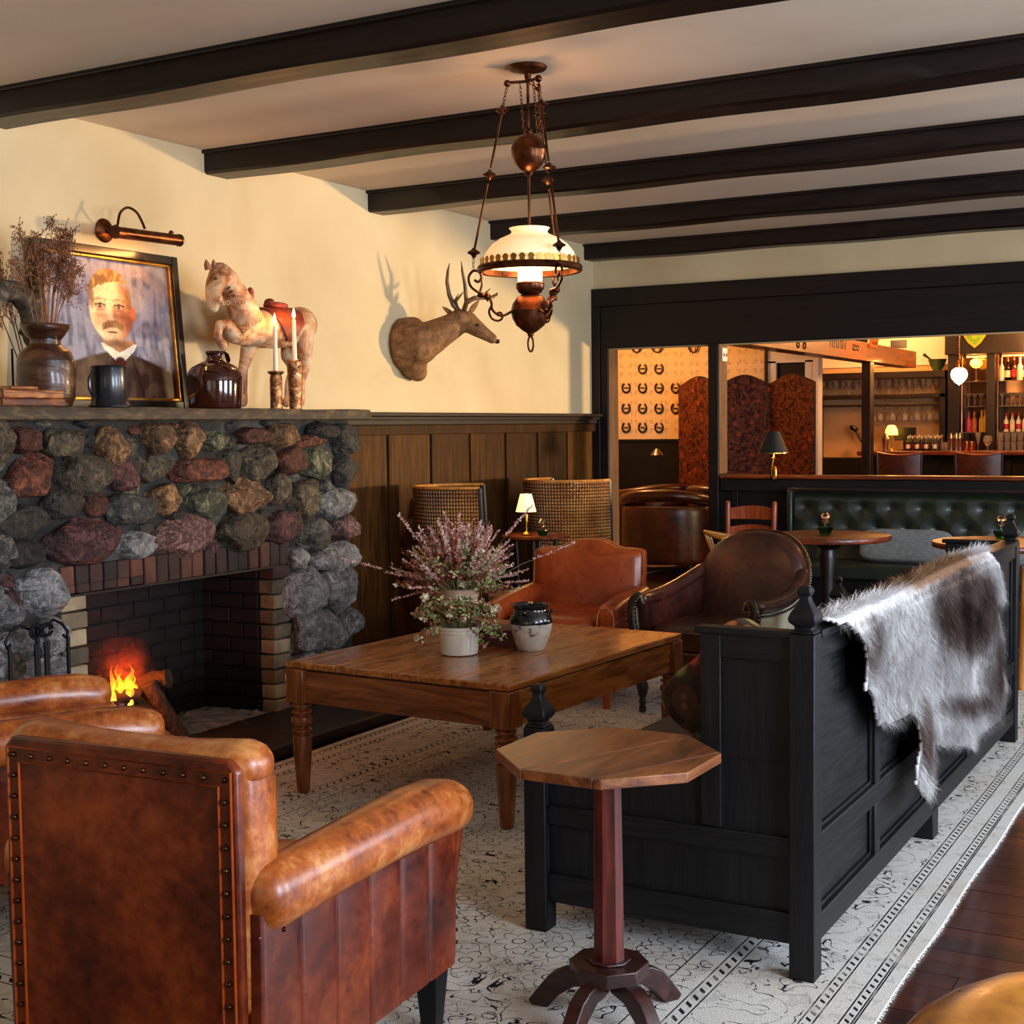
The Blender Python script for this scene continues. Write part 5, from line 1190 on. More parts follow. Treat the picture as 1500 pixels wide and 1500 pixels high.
def hcol(y, s_):
    px, py = pix(y, s_)
    nz_ = noise.noise(Vector((y*7, s_*7, 0)))*.5+noise.noise(Vector((y*20, s_*20, 4)))*.3
    g = max(blob(px, py, 1398, 892, 58, 80)*2.0, blob(px, py, 1385, 850, 62, 40)*1.0, blob(px, py, 1338, 1070, 22, 70)*1.5, blob(px, py, 1405, 1030, 60, 22)*1.1, blob(px, py, 1262, 945, 18, 60)*1.1, blob(px, py, 1442, 990, 16, 80)*1.0)
    edge_ = max(blob(px, py, 1454, 870, 14, 70), blob(px, py, 1436, 815, 20, 12))
    g = max(0, min(1, g+nz_*.6))*(1-min(1, edge_*3)); bw = max(0, min(1, blob(px, py, 1390, 905, 34, 36)*2.0+blob(px, py, 1282, 915, 12, 14)*1.5+nz_*.6))
    col = WHT.lerp(GRY, g).lerp(BRN, g*bw*.9)
    if s_ > .90: col = WHT.lerp(TAN, max(0, min(1, blob(px, py, 1370, 838, 95, 45)*1.4+nz_)))
    return col
hm = MB().add(V_, F_); ho_ = hm.build('skin', 'fur_hair', th)
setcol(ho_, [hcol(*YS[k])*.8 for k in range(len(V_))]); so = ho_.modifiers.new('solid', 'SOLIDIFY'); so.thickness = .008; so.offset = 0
hv, hf, hc = [], [], []; rr = random.Random(3); cnt = 0
while cnt < 75000:
    y = rr.uniform(ya_, yb2); s_ = rr.uniform(sa_, sb_)
    if not inside(y, s_): continue
    if s_ > 1.08 and rr.random() < .6: continue
    cnt += 1; p, n_ = hide(y, s_); col = hcol(y, s_)
    col = col*rr.uniform(.82, 1.08)
    down = Vector((0, 0, -1)) if n_.x > .5 else Vector((.55*n_.z*(1 if s_ < .965 else -1), 0, -.15)) if n_.z > .3 else Vector((0, 0, -1))
    fld = Vector((0, .5*noise.noise(Vector((y*5, s_*5, 8)))+.12, 0)); L = rr.uniform(.028, .055)
    d = (n_*.42+down*.8+fld+Vector((rr.gauss(0, .16), rr.gauss(0, .16), rr.gauss(0, .16)))).normalized()
    side = d.cross(n_+Vector((0, .3, .1))).normalized()*.0008
    q1 = p+d*L*.5+n_*.003; q2 = p+d*L+Vector((0, 0, -.006))
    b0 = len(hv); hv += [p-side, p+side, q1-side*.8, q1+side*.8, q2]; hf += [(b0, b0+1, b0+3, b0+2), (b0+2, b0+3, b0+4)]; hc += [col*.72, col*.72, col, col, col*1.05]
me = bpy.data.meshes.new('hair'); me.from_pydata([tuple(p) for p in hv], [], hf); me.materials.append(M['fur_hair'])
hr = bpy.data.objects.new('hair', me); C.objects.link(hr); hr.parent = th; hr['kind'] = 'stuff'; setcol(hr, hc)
# ================================================================ armchairs
def pad(outline, y0, y1, edge=.35, n=7, bulge=0):
    """inflated pad: outline in xz, thickness along y from y0 to y1, rounded edges"""
    cx = sum(p[0] for p in outline)/len(outline); cz = sum(p[1] for p in outline)/len(outline); rs = []; T = y1-y0
    for k in range(n+1):
        t_ = -1+2*k/n; s_ = (1-abs(t_)**2.6)**.45 if abs(t_) < 1 else 0
        ring = []
        for x, z in outline:
            d = Vector((x-cx, z-cz)); L = d.length; q = max(0, 1-edge*(T)*(1-s_)/max(L, .01)); ring.append((cx+d.x*q, (y0+y1)/2+T/2*t_*(1), cz+d.y*q))
        rs.append(ring)
    mb = MB().rings(rs)
    if bulge: mb.v = [(x, y+bulge*max(0, 1-((x-cx)/.3)**2-((z-cz)/.3)**2)*(1 if y > (y0+y1)/2 else -1)*.5, z) for x, y, z in mb.v]
    return mb
def rrect(x0, x1, z0, z1, r_, n=5):
    out = []
    for cx, cz, a in ((x1-r_, z1-r_, 0), (x0+r_, z1-r_, 90), (x0+r_, z0+r_, 180), (x1-r_, z0+r_, 270)):
        for k in range(n+1): out.append((cx+r_*cos(radians(a+90*k/n)), cz+r_*sin(radians(a+90*k/n))))
    return out
def nails(pts, r_=.0055, nrm=(0, -1, 0)):
    mb = MB()
    for p in pts: mb.ell(p, (r_, r_, r_), 1, 8, 6)
    return mb
# ---- foreground club chair (front = +y), worn tan leather
def club_chair():
    t = thing('club_armchair', 'x', 'armchair', (0, 0, 0), group='worn tan club armchairs')
    hw_ = .285
    # rear panel, slightly narrower at the bottom
    MB().prism([(-hw_, .17), (hw_, .17), (hw_, .79), (hw_-.02, .81), (-hw_+.02, .81), (-hw_, .79)], -.012, .012, Matrix(((1, 0, 0, 0), (0, 0, -1, -.438), (0, 1, 0, 0), (0, 0, 0, 1)))).build('rear_panel', 'red_brown_leather', t, bevel=.006)
    bd = MB()
    for o in (.012, .040):
        bd.tube([(-hw_+o, -.4515, .17), (-hw_+o, -.4515, .80-o), (hw_-o, -.4515, .80-o), (hw_-o, -.4515, .17)], .0028, 6)
    bd.build('welt', 'cognac_leather', t)
    ps = [(-hw_+.026+(2*hw_-.052)*k/11, -.4525, .774) for k in range(12)]
    for k in range(14): ps += [(s_*(hw_-.026), -.4525, .18+.0425*k) for s_ in (-1, 1)]
    nails(ps).build('nail_heads', 'nail', t, stuff=True)
    # back: thick, with a rolled top and rounded corners
    bk_ = MB().sweep([(-.245, -.382, .785), (-.12, -.382, .782), (0, -.382, .78), (.12, -.382, .782), (.245, -.382, .785)], [.115, .112, .11, .112, .115], [.095, .08, .08, .08, .095], .75, n=22, round_ends=.06)
    bk_.build('top_roll', 'worn_tan_leather', t)
    pad(rrect(-.285, .285, .22, .80, .06), -.43, -.29, .5, 8).build('backrest', 'worn_tan_leather', t)
    for s_ in (-1, 1):
        MB().sweep([(s_*.262, -.38, .34), (s_*.264, -.381, .5), (s_*.264, -.381, .66), (s_*.258, -.381, .765)], [.115, .112, .11, .105], [.075, .075, .075, .085], .8, up=(1, 0, 0), n=18, round_ends=.03).build('back_side_roll', 'worn_tan_leather', t)
    for s_ in (-1, 1):
        # arm: padded roll
        ap = [(s_*.296, -.375, .540), (s_*.302, -.2, .550), (s_*.305, 0, .556), (s_*.31, .10, .560), (s_*.315, .22, .556), (s_*.315, .275, .548)]
        MB().sweep(ap, [.11, .128, .138, .144, .15, .145], [.13, .13, .13, .132, .132, .122], .92, n=26, round_ends=.05).build('arm_roll', 'worn_tan_leather', t)
        # channelled side panel
        for k in range(6):
            y_ = -.425+.126*k; MB().sweep([(s_*.295, y_+.063, .16), (s_*.297, y_+.063, .34), (s_*.30, y_+.063, .52)], [.130, .130, .130], [.036, .040, .036], .35, up=(1, 0, 0), n=20).build('side_channel', 'red_brown_leather', t)
        MB().bx(s_*.20, s_*.288, -.42, .32, .16, .53).build('inner_arm', 'worn_tan_leather', t, bevel=.01)
        MB().tube([(s_*.31, -.43, .478), (s_*.318, 0, .488), (s_*.325, .33, .482)], .0035, 6).build('welt', 'red_brown_leather', t)
        MB().sweep([(s_*.262, .332, .17), (s_*.265, .335, .35), (s_*.28, .338, .52)], [.09, .09, .11], [.03, .03, .035], .5, up=(0, 1, 0), n=14).build('arm_front', 'red_brown_leather', t)
        nails([(s_*.262+.04*dx, .352, .2+.03*k) for dx in (-1, 1) for k in range(10)] + [(s_*.318, -.36, .474)], .005).build('nail_heads', 'nail', t, stuff=True)
        for y_ in (-.38, .30):
            sg = 1 if y_ > 0 else -1
            MB().rings([[(s_*.262+a*w_, y_+b*w_+(0 if z else .012*sg), z) for a, b in ((1, 1), (-1, 1), (-1, -1), (1, -1))] for z, w_ in ((0, .016), (.004, .019), (.17, .032))]).build('leg', 'black_wood_z', t, bevel=.003)
    MB().ell((0, .04, .335), (.205, .285, .085), .3, 40, 14).build('seat_cushion', 'worn_tan_leather', t)
    MB().bx(-.24, .24, -.42, .32, .16, .27).build('seat_base', 'red_brown_leather', t, bevel=.01)
    nails([(-.22+.44*k/14, .323, .18) for k in range(15)], .005).build('nail_heads', 'nail', t, stuff=True)
    return t
ca = club_chair(); ca.location = (-1.965, 2.345, .010); ca.rotation_euler = (0, 0, radians(3.5))
ca['label'] = 'large worn tan leather club armchair in the foreground, seen from behind'
cb_ = dup(ca, 'worn tan leather club armchair at the left edge beside the fire tools', (-3.285, 2.865, .010), -31)
# ---- ochre round armchair cut by the lower right corner
oa = thing('ochre_armchair', 'ochre leather armchair cropped by the lower right corner of the picture', 'armchair', (.0, 1.66, 0), -78)
MB().sweep(cat([(-.40, .52, .55), (-.42, .30, .56), (-.40, .02, .57), (-.28, -.22, .60), (0, -.32, .62), (.28, -.22, .60), (.40, .02, .57), (.42, .30, .56), (.40, .52, .55)], 4), .20, .17, .9, n=24, round_ends=.09).build('arm_and_back_roll', 'ochre_leather', oa)
MB().sweep(cat([(-.41, .50, .31), (-.42, .02, .31), (-.28, -.24, .31), (0, -.33, .31), (.28, -.24, .31), (.42, .02, .31), (.41, .50, .31)], 4), .10, .38, .4, n=20).build('outer_shell', 'ochre_leather', oa)
MB().ell((0, .12, .36), (.32, .40, .10), .35, 36, 12).build('seat_cushion', 'ochre_leather', oa)
MB().sweep(cat([(-.455, .50, .475), (-.475, .02, .48), (-.33, -.29, .49), (0, -.385, .50)], 4), .012, .012, 1, n=8).build('welt', 'dark_brown_leather', oa)
for sx, sy in ((-.34, .46), (.34, .46), (-.26, -.22), (.26, -.22)): MB().lathe([(.015, 0), (.026, .12)], (sx, sy, 0), 14).build('leg', 'black_wood_z', oa)
# ---- cognac camel back armchair (front = -y)
cg = thing('cognac_armchair', 'smooth cognac leather armchair with camel shaped back behind the coffee table', 'armchair', (-3.28, 6.47, .010), 8)
ol = [(-.30, .24), (.30, .24), (.315, .5), (.315, .74), (.295, .775), (.25, .783), (.17, .79), (.09, .825), (0, .835), (-.09, .825), (-.17, .79), (-.25, .783), (-.295, .775), (-.315, .74), (-.315, .5)]
ol = [(p.x, p.y) for p in cat([Vector((a, b, 0)) for a, b in ol + [ol[0]]], 3)[:-1]]
q = pad(ol, .22, .36, .45, 8, .03); q.v = [(x, y+(z-.3)*.16, z-.035) for x, y, z in q.v]; q.build('backrest', 'cognac_leather', cg)
MB().tube([(x*.985, .245+(z-.3)*.16, z*.988-.030) for x, z in ol[3:]], .004, 6).build('welt', 'worn_tan_leather', cg)
for s_ in (-1, 1):
    MB().sweep(cat([(s_*.30, .30, .50), (s_*.305, .1, .495), (s_*.305, -.15, .485), (s_*.305, -.33, .465)], 3), .105, .11, .7, n=20, round_ends=.03).build('arm_pad', 'cognac_leather', cg)
    MB().bx(s_*.265, s_*.345, -.345, .28, .17, .47).build('arm_side', 'cognac_leather', cg, bevel=.012)
    MB().tube(cat([(s_*.262, -.352, .2), (s_*.262, -.355, .44), (s_*.275, -.357, .495), (s_*.305, -.358, .51), (s_*.335, -.357, .495), (s_*.348, -.355, .44), (s_*.348, -.352, .2)], 3), .0045, 6).build('welt', 'worn_tan_leather', cg)
    for y_, b_ in ((-.32, 0), (.28, .05)): MB().rings([[(s_*.30+a*w_, y_+b_*(1-z/.17)+b*w_, z) for a, b in ((1, 1), (-1, 1), (-1, -1), (1, -1))] for z, w_ in ((0, .015), (.17, .028))]).build('leg', 'cherry_wood', cg, bevel=.003)
MB().ell((0, -.04, .37), (.25, .32, .085), .32, 36, 12).build('seat_cushion', 'cognac_leather', cg)
MB().bx(-.27, .27, -.335, .28, .165, .31).build('seat_rail', 'cognac_leather', cg, bevel=.012)
# ---- dark balloon back armchair (front = -y)
db_ = thing('balloon_back_armchair', 'dark brown leather armchair with rounded back, nailed scroll arms and cream outer side', 'armchair', (-2.42, 6.46, .010), -5)
M['cream_canvas'] = nm('cream_canvas', [(.3, '#b4ac92'), (.7, '#d2cab0')], 8, rough=.9, bump=.2, bscale=200, bdist=.001)
ol = [(.0, .86), (.11, .848), (.20, .805), (.262, .73), (.285, .64), (.28, .54), (.255, .46), (.23, .36), (-.23, .36), (-.255, .46), (-.28, .54), (-.285, .64), (-.262, .73), (-.20, .805), (-.11, .848)]
ol = [(p.x, p.y) for p in cat([Vector((a, b, 0)) for a, b in ol + [ol[0]]], 4)[:-1]]
q = pad(ol, .26, .38, .42, 8, .05); q.v = [(x, y+(z-.4)*.24-.28*x*x, z) for x, y, z in q.v]; q.build('backrest', 'dark_brown_leather', db_)
bkp = [(x*1.005, .365+(z-.4)*.24-.28*x*x, z*1.003) for x, z in ol]
MB().tube(bkp, .006, 6, closed=True).build('back_frame', 'dark_brown_leather', db_)
dens = []
for a, b in zip(bkp, bkp[1:]+bkp[:1]):
    a, b = Vector(a), Vector(b); n_ = max(1, round((b-a).length/.013)); dens += [a.lerp(b, k/n_)+Vector((0, .004, 0)) for k in range(n_)]
mb = MB()
for p in dens:
    if p.z > .4: mb.ell(p*1.0+Vector((math.copysign(.007, p.x), 0, .0)), (.0045, .0045, .0045), 1, 6, 4)
mb.build('nail_heads', 'nail_brass', db_, stuff=True)
for s_ in (-1, 1):
    ap = cat([(s_*.280, .33, .65), (s_*.312, .18, .60), (s_*.325, 0, .565), (s_*.322, -.18, .555), (s_*.31, -.30, .56)], 4)
    MB().sweep(ap, [.065+.02*(k/(len(ap)-1)) for k in range(len(ap))], [.07]*len(ap), .8, n=20, round_ends=.03).build('arm_pad', 'dark_brown_leather', db_)
    # wing between arm and seat: leather inside, canvas outside
    def wing(u, v, off):
        i = u*(len(ap)-1); k = int(min(i, len(ap)-2)); p = ap[k].lerp(ap[k+1], i-k); return (p.x+s_*off-s_*.02*(1-v), p.y+.0*(1-v), .24+(p.z-.02-.24)*v)
    MB().sheet(lambda u, v: wing(u, v, -.018), 16, 6, .03).build('arm_inside', 'dark_brown_leather', db_)
    MB().sheet(lambda u, v: wing(u, v, .022), 16, 6, .008).build('arm_outside', 'cream_canvas', db_)
    MB().tube([wing(k/16, .93, .030) for k in range(17)], .006, 6).build('arm_welt', 'dark_walnut', db_)
    fr_ = cat([(s_*.30, -.345, .22), (s_*.305, -.35, .36), (s_*.325, -.352, .47), (s_*.325, -.345, .545), (s_*.30, -.335, .585), (s_*.285, -.33, .55)], 4)
    MB().sweep(fr_, .042, .04, .7, up=(0, 1, 0), n=14).build('arm_front', 'dark_walnut', db_)
    nails([Vector(p)+Vector((s_*-.022, -.012, 0)) for p in fr_[::1]] + [Vector(p)+Vector((s_*.022, -.012, 0)) for p in fr_[::1]], .0045).build('nail_heads', 'nail_brass', db_, stuff=True)
    MB().lathe([(.014, .04), (.020, .06), (.014, .075), (.024, .10), (.03, .14), (.02, .16), (.032, .18), (.034, .24)], (s_*.29, -.31, 0), 16).lathe([(.0, 0), (.018, .004), (.018, .03), (0, .036)], (s_*.29, -.31, .004), 12, (0, 0, 0)).build('leg', 'dark_walnut', db_)
    MB().rings([[(s_*.25+a*w_, .34+(.24-z)*.2+b*w_, z) for a, b in ((1, 1), (-1, 1), (-1, -1), (1, -1))] for z, w_ in ((0, .014), (.24, .024))]).build('leg', 'dark_walnut', db_, bevel=.003)
q = MB().ell((0, 0, .375), (.285, .34, .075), .45, 36, 12); q.build('seat_cushion', 'dark_brown_leather', db_)
MB().bx(-.28, .28, -.33, .32, .22, .33).build('seat_rail', 'dark_brown_leather', db_, bevel=.02)
MB().tube([(-.29, -.337, .315), (0, -.345, .318), (.29, -.337, .315)], .006, 6).build('welt', 'club_leather', db_)
# ---- rattan chairs
t = NT('rattan'); c = t.new('ShaderNodeTexCoord'); sp = t.new('ShaderNodeSeparateXYZ'); t.link(c.outputs['Object'], sp.inputs[0])
ang = t.math('ARCTAN2', sp.outputs[1], sp.outputs[0]); 
uu = t.math('MULTIPLY', ang, 17.0); vv = t.math('MULTIPLY', sp.outputs[2], 46.0)
fu = t.math('ABSOLUTE', t.math('SINE', t.math('MULTIPLY', uu, pi))); fv = t.math('ABSOLUTE', t.math('SINE', t.math('MULTIPLY', vv, pi)))
par = t.math('GREATER_THAN', t.math('FRACT', t.math('MULTIPLY', t.math('ADD', t.math('FLOOR', uu), t.math('FLOOR', vv)), .5)), .25)
h = t.mix(par, fu, fv); hb_ = t.math('MINIMUM', fu, fv)
base = t.ramp(t.noise(t.coord(), 7, 4), [(.3, '#7c4418'), (.5, '#ae6c2c'), (.75, '#d09248')])
t.link(t.mix(t.ramp(hb_, [(.12, 1.0), (.45, 0.0)]), base, '#1a0c05'), t.b.inputs['Base Color']); t.b.inputs['Roughness'].default_value = .45
t.bump(t.math('ADD', hb_, t.math('MULTIPLY', t.math('SINE', t.math('MULTIPLY', par, 3)), .2)), .9, .012); M['rattan'] = t.m
def rattan(label, loc, rz, W=.29, zt=1.06):
    """front = +y; a curved high shell"""
    t = thing('rattan_armchair', label, 'armchair', loc, rz, 'high backed rattan armchairs')
    def sh(u, v):
        a = radians(-200+220*u)+0; e_ = abs(u-.5)*2; top = zt-.0*e_-.06*max(0, e_-.75)*4*0
        rad = W*(1+.05*v); x = rad*1.0*cos(a); y = rad*1.08*sin(a)-.05*v+.0
        return (x, y, .12+(top-.12)*v)
    MB().sheet(sh, 48, 24, .018).build('woven_shell', 'rattan', t)
    rim = [sh(k/48, 1) for k in range(49)]; MB().tube(rim, .011, 8).build('rim', 'honey_wood', t)
    for u in (0, 1): MB().sweep([sh(u, k/6) for k in range(7)], .03, .03, .7, up=(0, 1, 0), n=10).build('post', 'dark_walnut', t)
    MB().lathe([(0, .40), (W*.9, .40), (W*.93, .44), (W*.8, .47), (0, .475)], n=32).build('seat', 'rattan', t)
    for a in (45, 135, 225, 315): MB().lathe([(.014, 0), (.02, .14)], (W*.8*cos(radians(a)), W*.8*sin(radians(a)), 0), 10).build('leg', 'dark_walnut', t)
    return t
rattan('high backed rattan armchair behind the heather, against the panelling', (-4.20, 7.02, 0), -62, .262, 1.075)
rattan('high backed rattan armchair with broad woven back in the corner beside the opening', (-4.20, 8.36, 0), -18, .275, 1.065)
# ---- round side table with its lamp and dish
sd_ = thing('round_side_table', 'small dark round side table between the rattan armchairs', 'table', (-4.10, 7.62, 0))
MB().lathe([(0, .728), (.205, .728), (.215, .733), (.217, .742), (.21, .75), (0, .75)], n=48).build('top', 'bar_wood', sd_)
MB().lathe([(.0, .38), (.14, .38), (.145, .385), (.14, .392), (0, .392)], n=36).build('lower_shelf', 'bar_wood', sd_)
for a in (20, 110, 200, 290):
    c_, s_ = cos(radians(a)), sin(radians(a)); MB().tube(cat([(.13*c_, .13*s_, .73), (.12*c_, .12*s_, .5), (.135*c_, .135*s_, .25), (.17*c_, .17*s_, 0.012)]), .015, 10).build('leg', 'dark_walnut', sd_)
t = NT('lamp_shade'); t.b.inputs['Base Color'].default_value = lin('#f2e2b8'); t.b.inputs['Roughness'].default_value = .8; t.b.inputs['Emission Color'].default_value = lin('#ffd98a'); t.b.inputs['Emission Strength'].default_value = 1.5; M['lamp_shade'] = t.m
tl = thing('table_lamp', 'small lit table lamp with pleated cream shade on the round side table', 'lamp', (-4.135, 7.56, .751))
MB().lathe([(0, 0), (.034, 0), (.036, .006), (.02, .014), (.010, .022), (.009, .07), (.014, .12), (.011, .13), (.018, .142), (.008, .15), (.006, .175), (0, .175)], n=24, caps=False).build('base', 'brass', tl)
MB().lathe([(.064, .145), (.036, .255), (.034, .255), (.062, .145)], n=72, caps=False, rfun=lambda a, k: 1+.02*sin(a*24)).build('shade', 'lamp_shade', tl)
point('table_lamp_light', (-4.135, 7.56, .94), 1.6, '#ffb45c', .03)
gd = thing('glass_dish', 'green glass dish holding a small clear bud vase on the round side table', 'dish', (-4.02, 7.56, .751))
def dish(t, s_=1.0):
    MB().lathe([(0, .0), (.026*s_, 0), (.030*s_, .004), (.042*s_, .028*s_), (.044*s_, .034*s_), (.040*s_, .030*s_), (.028*s_, .012*s_), (0, .010*s_)], n=28, caps=False).build('bowl', 'green_glass', t)
    MB().lathe([(0, .013*s_), (.008*s_, .015*s_), (.006*s_, .04*s_), (.006*s_, .055*s_), (.020*s_, .07*s_), (.026*s_, .085*s_), (.022*s_, .103*s_), (.010*s_, .115*s_), (.008*s_, .11*s_), (.018*s_, .10*s_), (.022*s_, .085*s_), (.016*s_, .073*s_), (0, .06*s_)], n=24, caps=False).build('glass_globe', 'clear_glass', t)
dish(gd, .9)
# ================================================================ dining end of the room
def round_table(label, x, y, top_r, ph=0):
    t = thing('round_dining_table', label, 'table', (x, y, 0), group='round dining tables')
    MB().lathe([(0, .715), (top_r-.02, .715), (top_r-.004, .72), (top_r, .728), (top_r, .742), (top_r-.004, .75), (0, .75)], n=72).build('top', 'bar_wood', t)
    MB().lathe([(.03, .06), (.055, .09), (.045, .13), (.03, .16), (.034, .30), (.042, .50), (.055, .60), (.045, .66), (.10, .70), (.11, .714)], n=28).build('pedestal', 'dark_walnut', t)
    for k in range(4):
        a = radians(ph+90*k); c_, s_ = cos(a), sin(a); MB().sweep(cat([(.02*c_, .02*s_, .13), (.12*c_, .12*s_, .12), (.22*c_, .22*s_, .05), (.28*c_, .28*s_, .018)]), .05, [.06]*13, .6, n=12).build('foot', 'dark_walnut', t)
    return t
round_table('round pedestal dining table behind the balloon back armchair', -2.415, 8.24, .375)
round_table('round pedestal dining table at the right behind the reindeer hide', -1.36, 8.10, .40, 30)
def deco(label, x, y):
    t = thing('glass_candle_dish', label, 'dish', (x, y, .751), group='green glass dishes on the dining tables'); dish(t, 1.15)
p = at(1209, 780, z=.76); deco('green glass dish with clear globe on the table behind the balloon back armchair', p.x, p.y)
p = at(1467, 785, z=.76); deco('green glass dish with clear globe on the table at the right', p.x, p.y)
# banquette with deep buttoned green back
M['green_leather'] = nm('green_leather', [(.3, '#121a13'), (.7, '#212c1e')], 5, rough=.42, rough2=.55, bump=.1, bscale=60, bdist=.002, coat=.2)
bq = thing('green_banquette', 'dark green button tufted banquette against the low wall under the opening', 'bench', (0, 0, 0))
bx0, bx1 = -3.10, 1.5
cols_ = 22; du_ = .205; rows_ = [(.62, 0), (.76, .5), (.90, 0)]
btn = []
def tuft(u, v):
    x = bx0+.03+(bx1-bx0-.06)*u; z = .46+.47*v
    d = 9
    for rz_, off in ((.56, .5), (.69, 0), (.83, .5)):
        xx = ((x-bx0)/du_+off) % 1; dx = min(xx, 1-xx)*du_; dd = sqrt(dx*dx+((z-rz_)*.9)**2); d = min(d, dd)
    # diagonal pleats between the buttons and vertical ones above
    h = .04*(1-exp(-(d/.06)**1.1))
    xo = ((x-bx0)/du_) % 1
    if z > .83: q = min(((x-bx0)/du_+.5) % 1, 1-((x-bx0)/du_+.5) % 1)*du_; h = min(h, .02+.05*(1-exp(-(q/.02)))) if z < .93 else h
    elif z > .56:
        zz_ = (z-.69)/.14; a = abs(zz_); k1 = abs((((x-bx0)/du_) % 1)-.5)*2; q = abs(k1-(1-a))*du_*.35; h = min(h, .03+.035*(1-exp(-q/.012)))
    edge_ = min(1, (1-v)*12); 
    return (x, 9.74-.05-h*edge_-.02*edge_-.05*(1-v)**2, z)
MB().sheet(tuft, 520, 40, .01).build('tufted_back', 'green_leather', bq)
bt_ = MB()
for rz_, off in ((.56, .5), (.69, 0), (.83, .5)):
    for k in range(24):
        x = bx0+(k-off+ (0 if off else 0))*du_
        if bx0+.05 < x < bx1-.05: bt_.ell((x, 9.74-.078, rz_), (.011, .008, .011), 1, 8, 6)
bt_.build('buttons', 'green_leather', bq)
MB().bx(bx0-.02, bx1, 9.70, 9.775, 0, .96).bx(bx0-.03, bx1, 9.64, 9.775, .945, .965).build('back_frame', 'dark_walnut', bq, bevel=.004)
MB().bx(bx0-.02, bx0+.02, 9.60, 9.74, .42, .95).build('end_frame', 'green_leather', bq, bevel=.01)
MB().sweep([(bx0, 9.44, .42), (-2, 9.44, .42), (-1, 9.44, .42), (bx1, 9.44, .42)], .52, .11, .3, n=24).build('seat', 'green_leather', bq)
MB().bx(bx0, bx1, 9.24, 9.70, 0, .37).build('seat_base', 'black_wood_x', bq, bevel=.004)
M['grey_linen'] = nm('grey_linen', [(.3, '#6c706e'), (.7, '#8c908e')], 30, 3, 0, (1, 1, 4), .95, bump=.4, bscale=180, bdist=.002)
for lb_, px, sz, rr_ in (('grey linen bolster cushion on the banquette between the two dining tables', 1325, .31, 0), ('grey linen cushion at the right end of the banquette view', 1487, .20, 0)):
    p = at(px, 812, Y=9.40); tag(MB().ell((0, 0, 0), (sz, .06, .115), .4, 32, 14, (radians(-22), 0, 0)).build('grey_cushion', 'grey_linen', loc=(p.x, 9.44, .585)), lb_, 'cushion', 'grey banquette cushions')
# ladder back chair seen behind the balloon back
lc_ = thing('ladder_back_chair', 'reddish wooden ladder back chair in front of the low wall', 'chair', (-3.25, 9.01, 0), 180)
for s_ in (-1, 1):
    MB().tube([(s_*.165, -.19, 0), (s_*.165, -.19, .45), (s_*.17, -.21, .87)], .018, 12).ell((s_*.17, -.21, .875), (.018, .018, .016), 1, 12, 8).build('back_post', 'cherry_wood', lc_)
    MB().tube([(s_*.18, .18, 0), (s_*.18, .18, .46)], .018, 12).build('leg', 'cherry_wood', lc_)
    for z in (.15, .3): MB().tube([(s_*.17, -.19, z), (s_*.18, .18, z)], .009, 8).build('stretcher', 'cherry_wood', lc_)
for z, h_ in ((.80, .075), (.67, .07), (.55, .05)): MB().sheet(lambda u, v: (-.16+.32*u, -.205-.03*sin(pi*u), z-h_/2+h_*v+(.02*sin(pi*u)*v)), 12, 3, .012).build('ladder_slat', 'cherry_wood', lc_)
MB().bx(-.19, .19, -.2, .2, .44, .465).build('seat', 'rattan', lc_, bevel=.01)
# bentwood armchair between (only its bright arm ends show)
bw = thing('bentwood_armchair', 'honey bentwood chair mostly hidden behind the balloon back armchair', 'chair', (-2.98, 8.42, 0), -60)
MB().tube(cat([(-.25, .2, .66), (-.27, 0, .68), (-.2, -.22, .72), (0, -.28, .74), (.2, -.22, .72), (.27, 0, .68), (.25, .2, .66)]), .014, 10).build('arm_bow', 'honey_wood', bw)
MB().lathe([(0, .43), (.2, .43), (.21, .44), (.2, .455), (0, .455)], n=30).build('seat', 'dark_walnut', bw)
for sx, sy in ((-.17, .16), (.17, .16), (-.15, -.17), (.15, -.17)): MB().tube([(sx*1.2, sy*1.2, 0), (sx, sy, .44)], .014, 10).build('leg', 'dark_walnut', bw)
for sx in (-.24, .24): MB().tube([(sx*.75, .12, .44), (sx, .15, .665)], .01, 8).build('arm_post', 'honey_wood', bw)
for k in range(3): MB().tube([(-.1+.1*k, -.17, .44), (-.1+.1*k, -.27, .73)], .008, 8).build('spindle', 'honey_wood', bw)
# honey coloured chair at the right edge
hc_ = thing('honey_wood_chair', 'honey coloured wooden chair at the right edge beyond the settle', 'chair', (-1.02, 7.84, 0), 8)
for s_ in (-1, 1):
    MB().tube([(s_*.20, -.20, 0), (s_*.19, -.19, .44), (s_*.19, -.23, .66)], [.020, .024, .018], 12).build('back_leg', 'honey_wood', hc_)
    MB().tube([(s_*.20, .20, 0), (s_*.18, .18, .44)], .017, 12).build('leg', 'honey_wood', hc_)
    for z in (.18, .30): MB().tube([(s_*.196, -.2, z), (s_*.19, .19, z)], .010, 8).build('stretcher', 'cherry_wood', hc_)
for z in (.2, .33): MB().tube([(-.19, -.2, z), (.19, -.2, z)], .010, 8).build('stretcher', 'cherry_wood', hc_)
MB().ell((0, 0, .445), (.22, .21, .025), .4, 28, 8).build('seat', 'grey_linen', hc_)
MB().sheet(lambda u, v: (-.19+.38*u, -.215-.03*sin(pi*u), .58+.08*v), 12, 3, .014).build('back_slat', 'honey_wood', hc_)
